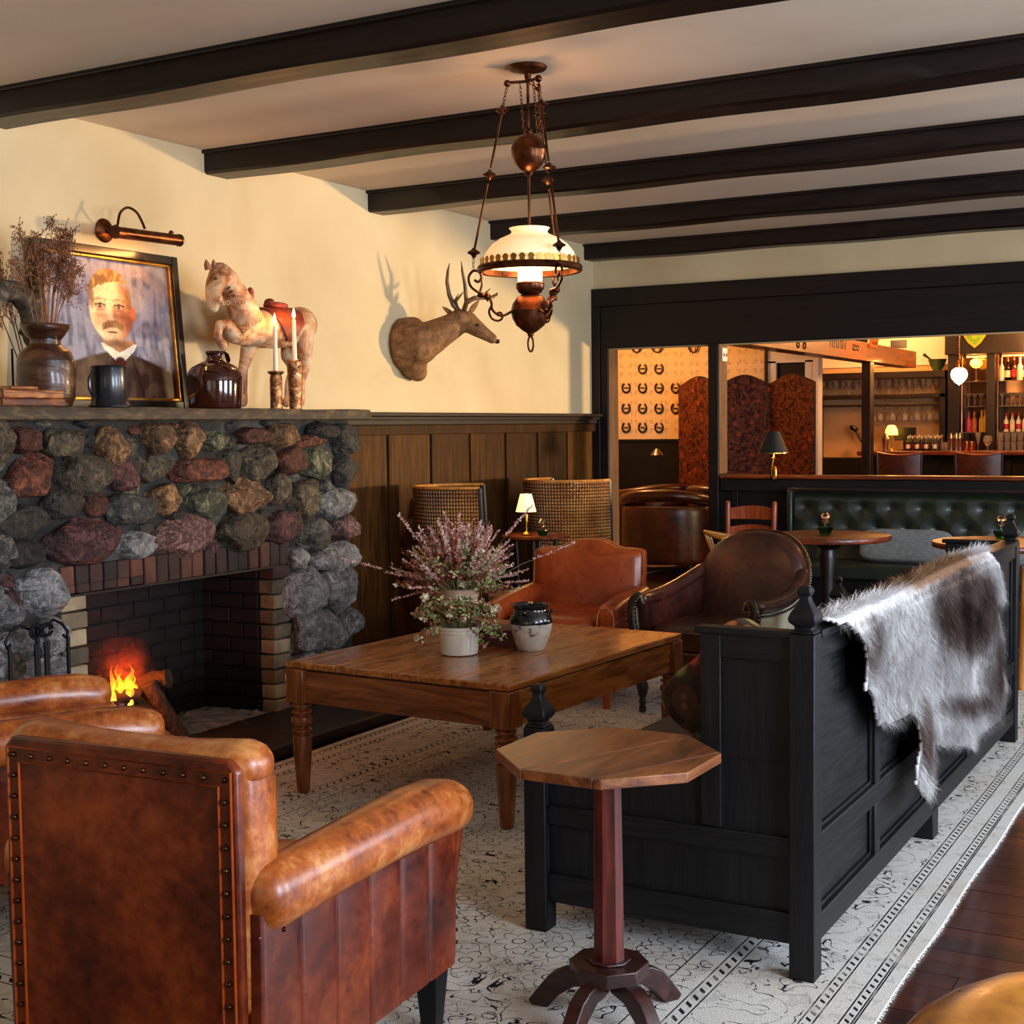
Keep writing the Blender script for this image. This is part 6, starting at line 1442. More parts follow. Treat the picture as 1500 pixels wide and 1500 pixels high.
# sconce on the low wall
sc_ = thing('wall_sconce', 'brass wall lamp with a black cone shade mounted on the low wall', 'lamp', (0, 0, 0))
p0 = at(1135, 700, Y=9.76); p1 = at(1135, 672, Y=9.70)
MB().ell((p0.x, 9.765, p0.z+.03), (.014, .012, .055), .8, 14, 10).build('wall_plate', 'brass', sc_)
MB().tube(cat([(p0.x, 9.755, p0.z+.02), (p0.x, 9.71, p0.z-.01), (p0.x, 9.67, p0.z+.04), (p1.x, 9.665, p1.z), (p1.x, 9.665, 1.215)]), .007, 8).lathe([(0, 0), (.018, .004), (.02, .01), (.008, .018), (.008, .05), (0, .05)], (p1.x, 9.665, 1.17), 16).build('arm', 'brass', sc_)
M['black_shade'] = nm('black_shade', '#0c0c0d', rough=.6)
MB().lathe([(.108, 1.215), (.045, 1.370), (.042, 1.370), (.104, 1.215)], (p1.x, 9.665, 0), 36, caps=False).build('shade', 'black_shade', sc_)
MB().lathe([(.110, 1.213), (.110, 1.219), (.106, 1.219), (.106, 1.213)], (p1.x, 9.665, 0), 36, caps=False).build('shade_trim', 'brass', sc_)
point('sconce_light', (p1.x, 9.665, 1.26), 1.8, '#ffb050', .02)
# ================================================================ the bar room beyond the opening
t = NT('wallpaper'); c = t.new('ShaderNodeTexCoord'); sp = t.new('ShaderNodeSeparateXYZ'); t.link(c.outputs['Object'], sp.inputs[0]); MT = t.math
cell = .19
fx = MT('SUBTRACT', MT('FRACT', MT('DIVIDE', sp.outputs[0], cell)), .5); fz = MT('SUBTRACT', MT('FRACT', MT('DIVIDE', sp.outputs[2], cell*1.15)), .5)
ax1 = MT('SUBTRACT', MT('ABSOLUTE', fx), .27); az1 = MT('SUBTRACT', MT('ABSOLUTE', fz), .27)
dd = MT('SQRT', MT('ADD', MT('MULTIPLY', ax1, ax1), MT('MULTIPLY', az1, az1)))
ring = MT('LESS_THAN', MT('ABSOLUTE', MT('SUBTRACT', dd, .12)), .022); cut = MT('GREATER_THAN', MT('SUBTRACT', MT('MULTIPLY', ax1, 1.0), az1), -.02)
dot = MT('LESS_THAN', dd, .035); pat = MT('MULTIPLY', MT('MAXIMUM', MT('MULTIPLY', ring, cut), dot), t.ramp(t.noise(t.coord(), 40, 2), [(.4, .3), (.6, .9)]))
t.link(t.mix(pat, '#e6c890', '#8a6438'), t.b.inputs['Base Color']); t.b.inputs['Roughness'].default_value = .8; M['wallpaper'] = t.m
struct(MB().bx(-8.1, -5.035, 14.8, 14.9, 0, 2.75).build('wall_far', 'wallpaper'))
wn = struct(MB().bx(-5.03, -4.48, 14.8, 14.9, 2.10, 2.75).bx(-5.03, -4.93, 14.8, 14.9, 0, 2.12).bx(-4.60, -4.48, 14.8, 14.9, 0, 2.12).build('wall_far_door', 'white_plaster'))
struct(MB().bx(-5.05, -5.02, 14.77, 14.8, 0, 2.75).build('trim_4', 'black_wood_z'))
struct(MB().bx(-4.93, -4.60, 14.84, 14.9, 0, 2.10).build('door_1', 'black_wood_z'))
struct(MB().bx(-8.1, -5.04, 14.775, 14.8, 0, 1.24).bx(-8.1, -5.04, 14.76, 14.8, 1.24, 1.27).build('trim_5', 'black_wood_z', bevel=.003))
struct(MB().bx(-4.50, -4.44, 14.76, 14.92, 0, 2.75).build('trim_6', 'white_plaster', bevel=.004))
struct(MB().bx(-8.1, 3.2, 18.12, 18.2, 0, 2.75).build('wall_bar', 'tan_plaster'))
struct(MB().bx(-8.1, 3.2, 18.10, 18.12, 2.16, 2.75).build('wall_bar_upper', 'white_plaster'))
struct(MB().bx(-8.2, -8.1, 9.9, 18.2, 0, 2.75).build('wall_bar_left', 'tan_plaster'))
struct(MB().bx(-8.2, 3.2, 9.92, 18.2, 2.75, 2.85).build('ceiling_bar', 'white_plaster'))
wr2 = MB().bx(3.1, 3.2, 9.92, 11.8, 0, 2.75).bx(3.1, 3.2, 13.4, 18.2, 0, 2.75).bx(3.1, 3.2, 11.8, 13.4, 0, .7).bx(3.1, 3.2, 11.8, 13.4, 2.3, 2.75)
struct(wr2.build('wall_bar_right', 'tan_plaster'))
struct(MB().bx(3.08, 3.18, 11.75, 11.8, .65, 2.35).bx(3.08, 3.18, 13.4, 13.45, .65, 2.35).bx(3.08, 3.18, 11.8, 13.4, .65, .7).bx(3.08, 3.18, 11.8, 13.4, 2.3, 2.35).build('window_6', 'trim_wood'))
for k, (px, py, w_) in enumerate(((1316, 504, .20), (1262, 497, .16))):
    p = at(px, py, Y=18.09); struct(MB().bx(p.x-w_/2, p.x+w_/2, 18.08, 18.10, p.z-.05, p.z+.05).build('vent_grille', 'black_plastic', bevel=.003))
# big beam with carved marks and its post
ob = struct(MB().bx(-4.19, -4.0, 9.96, 17.4, 2.10, 2.30).build('ceiling_beam', 'orange_beam', bevel=.006)); ob['label'] = 'orange lit carved beam of the bar room running towards the bar'
cv_ = MB(); rr = random.Random(2)
for y0_, n_ in ((12.3, 9), (13.7, 8), (14.5, 0), (11.5, 6)):
    for k in range(n_):
        y = y0_+k*.075; cv_.bx(-4.0, -3.996, y, y+.022, 2.19, 2.285-.03*(k % 3 == 1))
        if k % 2: cv_.box((-3.998, y+.035, 2.235), (.004, .016, .09), (radians(rr.choice((-22, 22))), 0, 0))
for y in (12.65, 12.85, 14.55, 14.72, 14.62): cv_.tube([(-3.998, y+.035*cos(a), 2.165+.03*sin(a)+(.06 if y > 14 else 0)) for a in [2*pi*i/12 for i in range(12)]], .006, 4, closed=True)
cv_.build('carving', 'dark_walnut', ob)
struct(MB().bx(-4.10, -4.0, 15.25, 15.40, 0, 2.10).build('trim_7', 'dark_walnut', bevel=.006))
M['sign_orange'] = nm('sign_orange', '#d8682c', rough=.6)
sg = thing('small_sign', 'small orange sign board with dark red lettering fixed above the beam post', 'sign', (-3.98, 15.3, 2.24))
MB().box((0, 0, .075), (.02, .30, .12), (0, radians(8), 0)).build('board', 'sign_orange', sg, bevel=.002)
sm_ = MB()
for k in range(5): sm_.bx(.0105, .014, -.12+k*.052, -.095+k*.052, .045, .105)
sm_.build('lettering', 'red_glass', sg)
# horseshoes on the wallpaper
M['horseshoe_iron'] = nm('horseshoe_iron', [(.3, '#1a120c'), (.7, '#34261a')], 30, rough=.5, metal=.5)
hs0 = None
rowsN = ('top', 'second', 'third', 'lowest'); colN = {917: 'first', 941: 'second', 965: 'third', 989: 'fourth'}
for r_, (py, pxs) in enumerate(((540, (941, 965)), (568, (917, 941, 965, 989)), (598, (917, 941, 965, 989)), (626, (917, 941, 965)))):
    for px in pxs:
        p = at(px, py, Y=14.78); lb_ = 'iron horseshoe on the wallpaper, %s row, %s column from the left' % (rowsN[r_], colN[px])
        if hs0 is None:
            hs0 = thing('horseshoe', lb_, 'horseshoe', (p.x, 14.785, p.z), group='horseshoes on the wallpaper')
            pts = [(.048*cos(radians(a))*(1 if a > 180 else 1), 0, .055*sin(radians(a))) for a in range(118, 423, 15)]
            MB().sweep(pts, .022, .012, .6, up=(0, 1, 0), n=10).build('iron', 'horseshoe_iron', hs0)
            MB().bx(-.028, .028, -.004, .004, -.006, .006).build('name_plate', 'horseshoe_iron', hs0)
        else: dup(hs0, lb_, (p.x, 14.785, p.z))
for k, (px, w_) in enumerate(((932, .15), (962, .16), (1015, .13))):
    p = at(px, 508, Y=14.76); t_ = thing('bridle_bit', ['hanging bridle hoop at the top left of the wallpaper', 'hanging bridle chains at the top middle of the wallpaper', 'hanging bridle hoop beside the folding screen top'][k], 'bridle', (p.x, 14.77, p.z), group='bridles on the wallpaper')
    MB().tube(cat([(-w_/2, 0, .07), (-w_*.45, 0, 0), (-w_*.2, 0, -.055), (w_*.2, 0, -.055), (w_*.45, 0, 0), (w_/2, 0, .07)]), .008, 6).build('hoop', 'horseshoe_iron', t_)
    MB().tube([(-w_*.2, 0, .07), (-w_*.25, 0, -.05)], .005, 6).tube([(w_*.15, 0, .07), (w_*.2, 0, -.06)], .005, 6).build('strap', 'horseshoe_iron', t_)
# folding screen
t = NT('screen_leather'); v = t.coord(); vo = t.new('ShaderNodeTexVoronoi'); vo.inputs['Scale'].default_value = 7; t.link(v, vo.inputs['Vector'])
n1 = t.noise(v, 9, 6, .7, 2.2); n2 = t.noise(v, 22, 3, .6, 1.5)
c1 = t.ramp(n1, [(.36, '#23100a'), (.48, '#4a2014'), (.55, '#8a4a24'), (.60, '#3a180f'), (.70, '#6c4428')])
c2 = t.mix(t.ramp(vo.outputs['Distance'], [(.12, 1.0), (.22, 0.0)]), c1, '#a0441c')
t.link(t.mix(t.ramp(n2, [(.5, 0.0), (.62, .6)]), c2, '#2a1410'), t.b.inputs['Base Color']); t.b.inputs['Roughness'].default_value = .6; t.b.inputs['Specular IOR Level'].default_value = .15; t.bump(n1, .4, .01); M['screen_leather'] = t.m
scn = thing('folding_screen', 'dark floral leather folding screen with scalloped tops standing before the wallpaper', 'screen', (0, 0, 0))
e4 = [(995, 14.45), (1054, 14.05), (1128, 14.40), (1194, 14.02)]
pe = [at(px, 600, Y=y) for px, y in e4]
for k in range(3):
    a, b = pe[k], pe[k+1]; L = sqrt((b.x-a.x)**2+(b.y-a.y)**2); an = atan2(b.y-a.y, b.x-a.x)
    pf = [(0.004, .06), (L-.004, .06)] + [(L-.004-(L-.008)*q/16, 1.86+.09*sin(pi*q/16)**1.5) for q in range(17)]
    T = Matrix.Translation((a.x, a.y, 0)) @ Matrix.Rotation(an, 4, 'Z') @ Matrix(((1, 0, 0, 0), (0, 0, -1, 0), (0, 1, 0, 0), (0, 0, 0, 1)))
    o = MB().prism(pf, -.012, .012, T).build('screen_panel', 'screen_leather', scn, bevel=.003)
    MB().tube([T @ Vector((x, z, 0)) for x, z in pf], .012, 6, closed=True).build('nailed_edge', 'dark_walnut', o)
# club chairs seen through the doorway (front = +y)
def tub(name, label, loc, rz):
    t_ = thing(name, label, 'armchair', loc, rz, 'dark leather tub chairs')
    U = cat([(-.36, .34, .62), (-.40, .10, .66), (-.37, -.18, .70), (-.20, -.36, .735), (0, -.40, .745), (.20, -.36, .735), (.37, -.18, .70), (.40, .10, .66), (.36, .34, .62)], 4)
    MB().sweep(U, .15, .12, .9, n=18, round_ends=.05).build('top_roll', 'club_leather', t_)
    MB().sweep([(p.x*.99, p.y*.99, .36) for p in U], .10, .56, .35, n=20).build('outer_shell', 'dark_brown_leather', t_)
    MB().ell((0, .05, .38), (.29, .33, .10), .35, 28, 10).build('seat_cushion', 'club_leather', t_)
    for sx, sy in ((-.30, .26), (.30, .26), (-.26, -.28), (.26, -.28)): MB().tube([(sx, sy, .10), (sx*1.03, sy*1.05, 0)], [.026, .016], 10).build('leg', 'dark_walnut', t_)
    return t_
tc = tub('tub_chair', 'dark brown leather tub chair seen from behind in the left opening', (-5.28, 12.55, .012), 12)
dup(tc, 'reddish leather tub chair behind the nearer one in the left opening', (-5.95, 13.55, .012), 60)
dup(tc, 'dark leather tub chair half hidden by the post of the opening', (-4.98, 13.55, .012), -30)
fl2 = thing('floor_lamp', 'slim dark floor lamp with small cone shade behind the tub chairs', 'lamp', (-6.1, 14.2, 0))
MB().lathe([(0, 0), (.12, 0), (.12, .015), (.01, .025), (0, .03)], n=24).build('base', 'iron', fl2)
MB().tube([(0, 0, .02), (0, 0, 1.12)], .009, 8).build('pole', 'iron', fl2)
MB().lathe([(.075, 1.10), (.02, 1.17), (.018, 1.17), (.07, 1.10)], n=24, caps=False).build('shade', 'steel', fl2)
# bar counter
bc_ = thing('bar_counter', 'long bar counter with reddish polished wooden top and black front', 'counter', (0, 0, 0))
MB().bx(-4.47, 2.6, 16.42, 17.05, 1.04, 1.09).build('counter_top', 'bar_wood', bc_, bevel=.012)
MB().bx(-4.40, 2.6, 16.55, 17.0, 0, 1.04).build('counter_front', 'black_wood_z', bc_)
for k in range(8): MB().bx(-4.38+k*.8, -4.32+k*.8, 16.52, 16.55, .1, 1.0).build('batten', 'black_wood_z', bc_, bevel=.004)
MB().tube([(-4.4, 16.38, .2), (2.5, 16.38, .2)], .02, 10).build('foot_rail', 'brass', bc_)
# bar stools
def stool(label, x, first=[None]):
    if first[0]: return dup(first[0], label, (x, 15.95, 0))
    t_ = thing('bar_stool', label, 'stool', (x, 15.95, 0), 0, 'leather bar stools')
    # back faces the camera (-y)
    MB().sheet(lambda u, v: (-.24+.48*u, -.20-.05*sin(pi*u)+0, .72+(.36-.03*sin(pi*u))*v), 16, 6, .03).build('backrest', 'dark_brown_leather', t_)
    MB().sweep([(-.25+.50*k/12, -.205-.05*sin(pi*k/12), 1.09-.03*sin(pi*k/12)) for k in range(13)], .035, .025, .7, n=10).build('top_rail', 'bar_wood', t_)
    MB().ell((0, 0, .73), (.22, .2, .04), .4, 24, 8).build('seat', 'dark_brown_leather', t_)
    for s_ in (-1, 1):
        MB().tube([(s_*.25, -.21, 1.08), (s_*.235, -.2, .7), (s_*.24, -.22, 0)], .016, 8).build('leg', 'dark_walnut', t_)
        MB().tube([(s_*.22, .17, .7), (s_*.24, .2, 0)], .016, 8).build('leg', 'dark_walnut', t_)
        MB().tube([(s_*.24, -.21, .25), (s_*.235, .195, .25)], .01, 8).build('stretcher', 'brass', t_)
    MB().tube([(-.235, .195, .25), (.235, .195, .25)], .01, 8).build('stretcher', 'brass', t_)
    first[0] = t_; return t_
for px, lb_ in ((1324, 'dark leather bar stool at the left end of the bar'), (1439, 'dark leather bar stool second from the left end of the bar'), (1545, 'dark leather bar stool third from the left end of the bar')): stool(lb_, at(px, 660, Y=15.95).x)
# glass rack
gu = thing('glass_rack', 'tall dark open shelf unit with hanging glasses behind the bar', 'shelf', (0, 0, 0))
gx0, gx1 = -5.43, -3.72
MB().bx(gx0, gx0+.07, 17.75, 18.08, 0, 2.06).bx(gx1-.07, gx1, 17.75, 18.08, 0, 2.06).bx(gx0, gx1, 17.72, 18.08, 1.99, 2.075).build('frame', 'dark_walnut', gu, bevel=.004)
MB().bx(gx0, gx1, 17.75, 18.08, 1.74, 1.79).build('shelf', 'dark_walnut', gu, bevel=.003)
MB().bx(gx0, gx1, 17.78, 18.08, 1.64, 1.665).build('hanging_rail', 'dark_walnut', gu, bevel=.003)
MB().bx(gx0, gx1, 17.62, 18.08, 0, .98).build('lower_cabinet', 'black_wood_z', gu, bevel=.004)
MB().bx(gx0+.07, gx1-.07, 18.06, 18.08, .98, 2.0).build('back_board', 'tan_plaster', gu)
M['bar_glass'] = nm('bar_glass', '#e8e4dc', rough=.05); b_ = M['bar_glass'].node_tree.nodes['Principled BSDF']; b_.inputs['Transmission Weight'].default_value = .85; b_.inputs['IOR'].default_value = 1.3
def wineglass(up=True):
    pf = [(0, 0), (.034, 0), (.034, .003), (.005, .007), (.004, .075), (.018, .09), (.034, .115), (.038, .15), (.033, .185), (.031, .185), (.035, .15), (.03, .115), (.0, .085)]
    if not up: pf = [(r_, -z) for r_, z in pf]
    return MB().lathe(pf, n=14, caps=False)
gA, gB = wineglass(True).mesh('wine_glass', 'bar_glass'), wineglass(False).mesh('wine_glass', 'bar_glass')
def put(name, me, loc, label, cat_, group, rz=0):
    o = bpy.data.objects.new(name, me); C.objects.link(o); o.location = loc; o.rotation_euler = (0, 0, rz); return tag(o, label, cat_, group)
for k in range(18): put('wine_glass', gA, (gx0+.13+k*.085, 17.85+.05*(k % 2), 1.79), 'upright wine glass on the upper shelf of the glass rack, ' + nth(k), 'glass', 'glasses standing on the rack shelf')
for k in range(12): put('wine_glass', gB, (gx0+.72+k*.078, 17.86+.05*(k % 2), 1.64), 'wine glass hanging upside down in the glass rack, ' + nth(k), 'glass', 'glasses hanging in the rack')
# mortar and pestle
p = at(1373, 542, Y=17.88)
mo = thing('mortar', 'dark green mortar with pestle on top of the glass rack', 'bowl', (p.x, 17.88, 2.076))
M['green_glaze'] = nm('green_glaze', [(.3, '#26341c'), (.7, '#4a5c34')], 8, rough=.3)
MB().lathe([(0, 0), (.05, 0), (.055, .01), (.085, .06), (.115, .14), (.112, .145), (.08, .07), (0, .03)], n=28, caps=False).build('bowl', 'green_glaze', mo)
ps_ = thing('pestle', 'dark wooden pestle leaning in the green mortar', 'pestle', (p.x, 17.88, 2.15))
MB().tube([(.04, 0, -.02), (-.11, 0, .09), (-.15, 0, .12)], [.016, .012, .018], 10).ell((-.16, 0, .13), (.022, .022, .02), 1, 10, 8).build('handle', 'dark_walnut', ps_)
# back bar with columns and mirrored bays
bb = thing('back_bar', 'tall dark back bar cabinet with glass shelves of bottles at the right', 'cabinet', (0, 0, 0))
xs_ = [at(px, 560, Y=17.9).x for px in (1393, 1410, 1449, 1462)]
MB().bx(xs_[0], xs_[1], 17.7, 18.08, 0, 2.7).build('column', 'dark_walnut', bb, bevel=.006)
MB().bx(xs_[2], xs_[3], 17.7, 18.08, 0, 2.7).build('column', 'dark_walnut', bb, bevel=.006)
MB().bx(xs_[3]+1.1, xs_[3]+1.2, 17.7, 18.08, 0, 2.7).build('column', 'dark_walnut', bb, bevel=.006)
MB().bx(xs_[0]-.03, 2.6, 17.66, 18.08, 2.26, 2.72).build('header', 'dark_walnut', bb, bevel=.006)
MB().bx(xs_[0]-.02, 2.6, 17.6, 18.08, 0, 1.02).build('lower_cabinet', 'dark_walnut', bb, bevel=.006)
MB().bx(xs_[0], 2.6, 18.05, 18.08, 1.0, 2.3).build('mirror_back', nm('dim_mirror', '#6a4a34', rough=.15, metal=.8), bb)
for z in (1.30, 1.62, 1.93):
    MB().bx(xs_[1], xs_[2], 17.78, 18.05, z-.012, z).build('glass_shelf', 'bar_glass', bb, bevel=.002)
    MB().bx(xs_[3], xs_[3]+1.1, 17.78, 18.05, z-.012, z).build('glass_shelf', 'bar_glass', bb, bevel=.002)
for x in (xs_[1]+.02, xs_[3]+.02): MB().tube([(x, 17.76, 1.0), (x, 17.76, 2.25)], .012, 8).build('shelf_post', 'copper', bb)
emis('shelf_glow', '#ff9a3c', 4)
MB().bx(xs_[1]+.03, xs_[2]-.02, 17.98, 18.0, 2.23, 2.25).build('strip_light', 'shelf_glow', bb); MB().bx(xs_[3]+.03, xs_[3]+1.0, 17.98, 18.0, 2.23, 2.25).build('strip_light', 'shelf_glow', bb)
point('shelf_light', ((xs_[1]+xs_[2])/2, 17.8, 2.18), 14, '#ff9a4a', .05); point('shelf_light', (xs_[3]+.4, 17.8, 2.18), 24, '#ff9a4a', .05)
# shield emblem on the header
p = at(1428, 492, Y=17.65)
sh_ = thing('shield_emblem', 'yellow edged green shield emblem on the back bar header', 'emblem', (p.x, 17.65, p.z))
M['emblem_yellow'] = nm('emblem_yellow', '#e0c020', rough=.4); M['emblem_green'] = nm('emblem_green', [(.3, '#5c9c28'), (.7, '#8cc840')], 20, rough=.4)
shape = lambda s_: [(x*s_, z*s_) for x, z in ((-.12, .12), (.12, .12), (.13, .0), (.08, -.08), (0, -.15), (-.08, -.08), (-.13, .0))]
T = Matrix(((1, 0, 0, 0), (0, 0, -1, 0), (0, 1, 0, 0), (0, 0, 0, 1)))
MB().prism(shape(1), 0, .012, T).build('rim', 'emblem_yellow', sh_, bevel=.002); MB().prism(shape(.74), .012, .018, T).build('field', 'emblem_green', sh_); MB().prism(shape(.3), .018, .024, T).build('charge', 'emblem_yellow', sh_)
# bottles
for n_, cl in (('label_cream', '#e6d8b8'), ('label_red', '#a8141e'), ('liquor_dark', '#2a0d06'), ('cap_red', '#c01024'), ('cap_gold', '#c89a3c'), ('liquor_pink', '#e0506a'), ('liquor_orange', '#e87a2c'), ('liquor_yellow', '#f0c030'), ('bottle_green', '#10401c'), ('liquor_clear', '#d8d4c4')): M[n_] = nm(n_, cl, rough=.2, coat=.3)
BP = {}
def bottle(kind):
    if kind in BP: return BP[kind]
    body, cap_, lab, sc_ = kind
    t_ = thing('bottle', 'x', 'bottle', (0, 0, 0))
    MB().lathe([(0, 0), (.036, 0), (.038, .006), (.038, .15), (.032, .18), (.014, .205), (.0125, .26), (0, .26)], n=14, caps=False).build('glass_body', body, t_)
    MB().lathe([(.0145, .235), (.0145, .285), (0, .287)], n=12, caps=False).build('cap', cap_, t_)
    if lab: MB().lathe([(.0386, .04), (.0388, .042), (.0388, .12), (.0386, .122)], n=14, caps=False).build('label_band', lab, t_)
    t_.scale = (sc_, sc_, sc_); BP[kind] = t_; t_['used'] = 0; return t_
def put_bottle(kind, loc, label, group):
    b = bottle(kind)
    if not b.get('used'): b['used'] = 1; b.location = loc; b['label'] = label; b['group'] = group; return b
    c = dup(b, label, loc); c['group'] = group; return c
def on_bar(px, Y=16.75): return at(px, 650, Y=Y).x
kinds = [('liquor_dark', 'liquor_clear', 'label_cream', .62), ('bottle_green', 'liquor_clear', 'label_cream', .66), ('amber_glass', 'liquor_clear', None, .62), ('liquor_dark', 'cap_gold', 'label_red', .66)]
for k in range(16): put_bottle(kinds[k % 4], (on_bar(1330+k*3.3, 16.80+.06*(k % 2)), 16.80+.06*(k % 2), 1.09), 'small bitters bottle with spout in the row on the bar, ' + nth(k), 'bitters bottles in a row on the bar')
tb_ = MB().lathe([(0, .002), (.028, 0), (.034, .10), (.032, .10), (.027, .006)], n=14, caps=False).mesh('tumbler', 'bar_glass')
for k in range(8): put('tumbler', tb_, (on_bar(1362+k*3.6, 16.9-.08*(k % 2)), 16.9-.08*(k % 2), 1.09), 'clear tumbler beside the bitters bottles on the bar, ' + nth(k), 'glass', 'tumblers on the bar')
shk = MB().lathe([(0, 0), (.03, 0), (.042, .14), (.043, .142), (.03, .175), (.02, .19), (.018, .21), (0, .212)], n=18, caps=False).mesh('cocktail_shaker', 'steel')
for px, lb_ in ((1394, 'steel cocktail shaker beside the tumblers on the bar'), (1402, 'steel cocktail shaker left of the copper mugs'), (1407, 'steel cocktail shaker touching the copper mugs'), (1298, 'steel cocktail shaker left of the small bar lamp')): put('cocktail_shaker', shk, (on_bar(px), 16.72, 1.09), lb_, 'shaker', 'steel shakers on the bar')
cpm = MB().lathe([(0, 0), (.04, 0), (.046, .02), (.044, .11), (.042, .11), (.042, .01)], n=18, caps=False).mesh('copper_mug', 'copper')
for px, lb_ in ((1416, 'copper mug on the bar, the left one of the pair'), (1423, 'copper mug on the bar, the right one of the pair')): put('copper_mug', cpm, (on_bar(px), 16.74, 1.09), lb_, 'mug', 'copper mugs on the bar')
flu = MB().lathe([(0, 0), (.03, 0), (.03, .003), (.005, .007), (.004, .08), (.014, .10), (.034, .21), (.032, .21), (.012, .105), (0, .09)], n=18, caps=False).mesh('tall_glass', 'bar_glass')
put('tall_glass', flu, (on_bar(1434), 16.7, 1.09), 'tall stemmed glass on the bar right of the copper mugs', 'glass', None)
sni = MB().lathe([(0, 0), (.032, 0), (.032, .003), (.006, .008), (.006, .05), (.03, .07), (.052, .11), (.048, .15), (.038, .175), (.036, .175), (.046, .15), (.048, .11), (0, .062)], n=18, caps=False).mesh('balloon_glass', 'bar_glass')
put('balloon_glass', sni, (on_bar(1448), 16.7, 1.09), 'round balloon glass on the bar beside the tall stemmed glass', 'glass', None)
for r_ in range(2):
    for k in range(5): put('tumbler', tb_, (on_bar(1466+k*9.5, 16.88), 16.88, 1.09+.105*r_), ['tumbler in the lower row stacked right on the bar', 'tumbler in the upper row stacked right on the bar'][r_] + ', ' + nth(k), 'glass', 'stacked tumblers')
# shelves of the back bar
for k in range(5): put_bottle([('liquor_clear', 'liquor_clear', 'label_cream', 1.0), ('liquor_dark', 'cap_red', 'label_red', 1.05), ('amber_glass', 'cap_red', 'label_cream', 1.0)][(k*2) % 3 if k else 0], (at(1467+k*9, 540, Y=17.9).x, 17.9, 1.93), 'liquor bottle on the top glass shelf of the back bar, ' + nth(k), 'bottles on the top glass shelf')
mar = MB().lathe([(0, 0), (.035, 0), (.035, .003), (.005, .007), (.004, .10), (.055, .16), (.053, .16), (0, .10)], n=14, caps=False).mesh('martini_glass', 'bar_glass')
for k in range(6): put('martini_glass', mar, (at(1468+k*6.5, 580, Y=17.88+.05*(k % 2)).x, 17.88+.05*(k % 2), 1.62), 'martini glass on the middle glass shelf of the back bar, ' + nth(k), 'glass', 'martini glasses on the glass shelf')
for k in range(3): put('martini_glass', mar, (at(1419+k*9, 580, Y=17.9).x, 17.9, 1.62), 'stemmed glass on the narrow shelf of the back bar, ' + nth(k), 'glass', 'stemmed glasses in the narrow bay')
for k, kd in enumerate((('liquor_pink', 'liquor_pink', None, .9), ('liquor_orange', 'liquor_orange', None, .9), ('liquor_yellow', 'liquor_yellow', None, .95), ('liquor_yellow', 'cap_gold', None, 1.0))):
    put_bottle(kd, (at((1419, 1427, 1438, 1443)[k], 620, Y=17.92).x, 17.92, 1.30), ['pink bottle on the lowest narrow shelf of the back bar', 'orange bottle on the lowest narrow shelf of the back bar', 'yellow bottle on the lowest narrow shelf, left of the pair', 'yellow bottle on the lowest narrow shelf next to the column'][k], 'coloured bottles in the narrow bay')
for k in range(4): put_bottle([('label_cream', 'cap_red', 'label_red', .8), ('liquor_clear', 'liquor_orange', 'label_cream', .8)][k % 2], (at(1474+k*9, 612, Y=17.9).x, 17.9, 1.30), ['pale bottle with red cap on the lowest wide glass shelf', 'clear bottle with orange cap on the lowest wide glass shelf'][k % 2] + ', ' + ('left' if k < 2 else 'right') + ' one of its kind', 'pale bottles on the lowest shelf')
# lamps of the bar
t = NT('globe_glow'); t.b.inputs['Base Color'].default_value = lin('#fff0d0'); t.b.inputs['Emission Color'].default_value = lin('#ffe0a8'); t.b.inputs['Emission Strength'].default_value = 6; M['globe_glow'] = t.m
p = at(1405, 548, Y=16.3)
gp = thing('globe_pendant', 'bright white glass globe pendant hanging over the bar', 'lamp', (p.x, 16.3, p.z))
MB().lathe([(0, -.13), (.012, -.118), (.045, -.095), (.085, -.045), (.094, 0), (.080, .045), (.045, .07), (.03, .075), (0, .075)], n=28, caps=False).build('globe', 'globe_glow', gp)
MB().lathe([(.034, .055), (.036, .07), (.03, .11), (.022, .15), (.006, .16), (.005, .75), (0, .75)], n=20, caps=False).build('holder', 'copper', gp)
point('globe_light', (p.x, 16.2, p.z-.12), 5, '#ffc070', .06)
p = at(1430, 533, Y=17.85)
gl2 = thing('shelf_lamp', 'glowing amber glass lamp in the narrow bay of the back bar', 'lamp', (p.x, 17.85, 1.93))
emis('amber_glow', '#ffb030', 7)
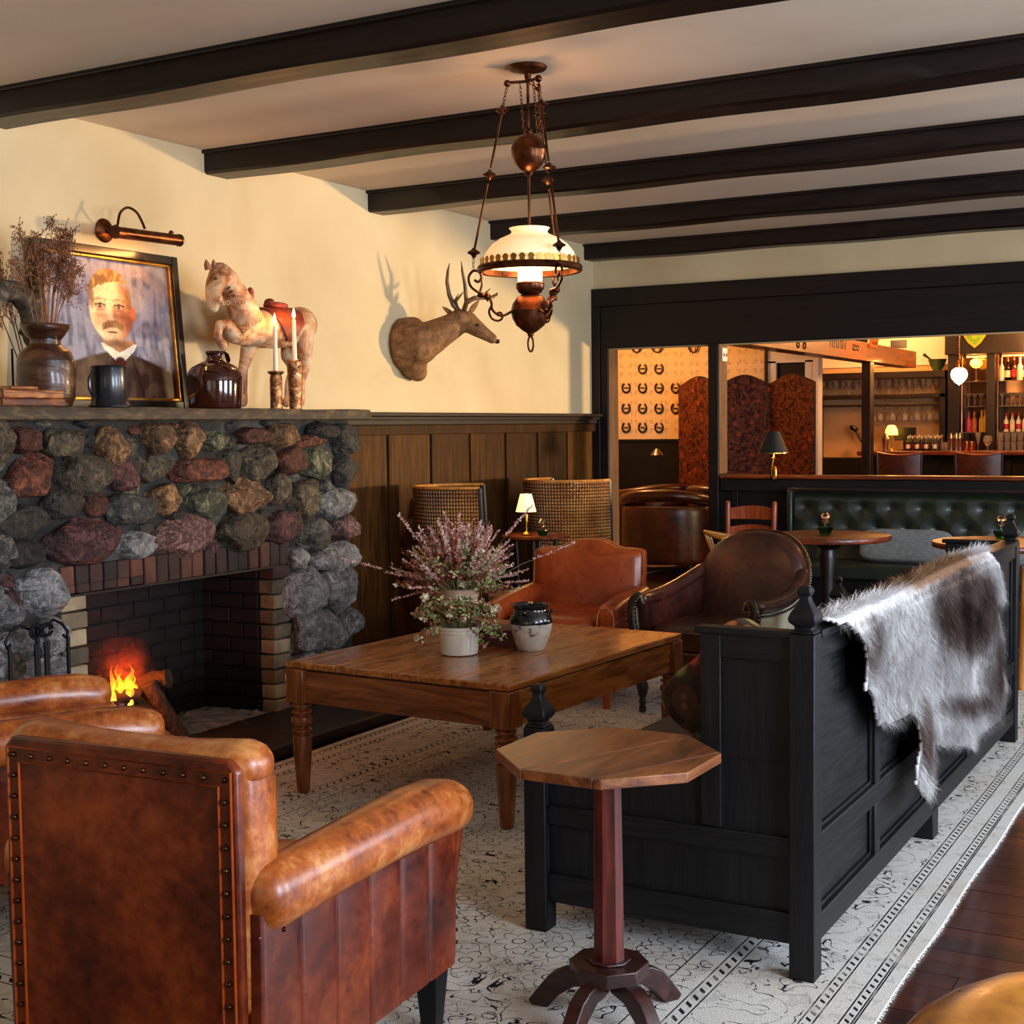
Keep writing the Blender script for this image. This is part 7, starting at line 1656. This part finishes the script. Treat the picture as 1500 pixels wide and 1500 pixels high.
MB().lathe([(0, .16), (.04, .17), (.075, .21), (.07, .25), (.03, .28), (0, .285)], n=24, caps=False).build('globe', 'amber_glow', gl2); MB().lathe([(0, 0), (.04, 0), (.04, .01), (.01, .02), (.01, .16), (0, .16)], n=16, caps=False).build('stand', 'brass', gl2)
p = at(1306, 630, Y=16.85)
sl = thing('bar_lamp', 'small glowing yellow shade lamp on the left end of the bar', 'lamp', (p.x, 16.85, 1.09))
MB().lathe([(.075, .19), (.07, .25), (.045, .30), (.02, .31), (0, .31)], n=24, caps=False).build('shade', 'amber_glow', sl); MB().lathe([(0, 0), (.04, 0), (.035, .015), (.01, .03), (.01, .2), (0, .2)], n=16, caps=False).build('base', 'brass', sl)
p = at(1329, 640, Y=17.1)
rg_ = thing('till_screen', 'dark till screen standing behind the bottles on the bar', 'screen', (p.x, 17.0, 1.09)); MB().box((0, 0, .20), (.26, .02, .16)).build('display', 'black_plastic', rg_, bevel=.004); MB().box((0, .01, .06), (.05, .04, .12)).box((0, 0, .005), (.16, .08, .01)).build('stand', 'black_plastic', rg_, bevel=.003)
p = at(1254, 640, Y=17.7)
bl_ = thing('black_desk_lamp', 'black jointed lamp standing on the cabinet below the glass rack', 'lamp', (p.x+.05, 17.85, .98))
MB().tube(cat([(.12, 0, .0), (.06, 0, .12), (-.02, 0, .22), (-.10, 0, .36)]), [.03, .028, .024, .02, .02, .02, .02, .02, .02, .02, .02, .02, .02][:13], 8).build('arm', 'black_plastic', bl_); MB().ell((-.12, 0, .38), (.06, .04, .035), .8, 14, 8, (0, .5, 0)).build('head', 'black_plastic', bl_); MB().lathe([(0, 0), (.07, 0), (.07, .02), (0, .02)], (.12, 0, 0), 16).build('base', 'black_plastic', bl_)
# outlet box on the jamb
ou = thing('switch_box', 'small pale switch box with two dark sockets at the top of the jamb', 'switch', (0, 0, 0))
MB().bx(-3.695, -3.685, 9.83, 9.93, 1.90, 2.0).build('plate', 'white_plaster', ou, bevel=.002); MB().bx(-3.686, -3.682, 9.845, 9.865, 1.935, 1.96).bx(-3.686, -3.682, 9.895, 9.915, 1.935, 1.96).build('sockets', 'black_plastic', ou)
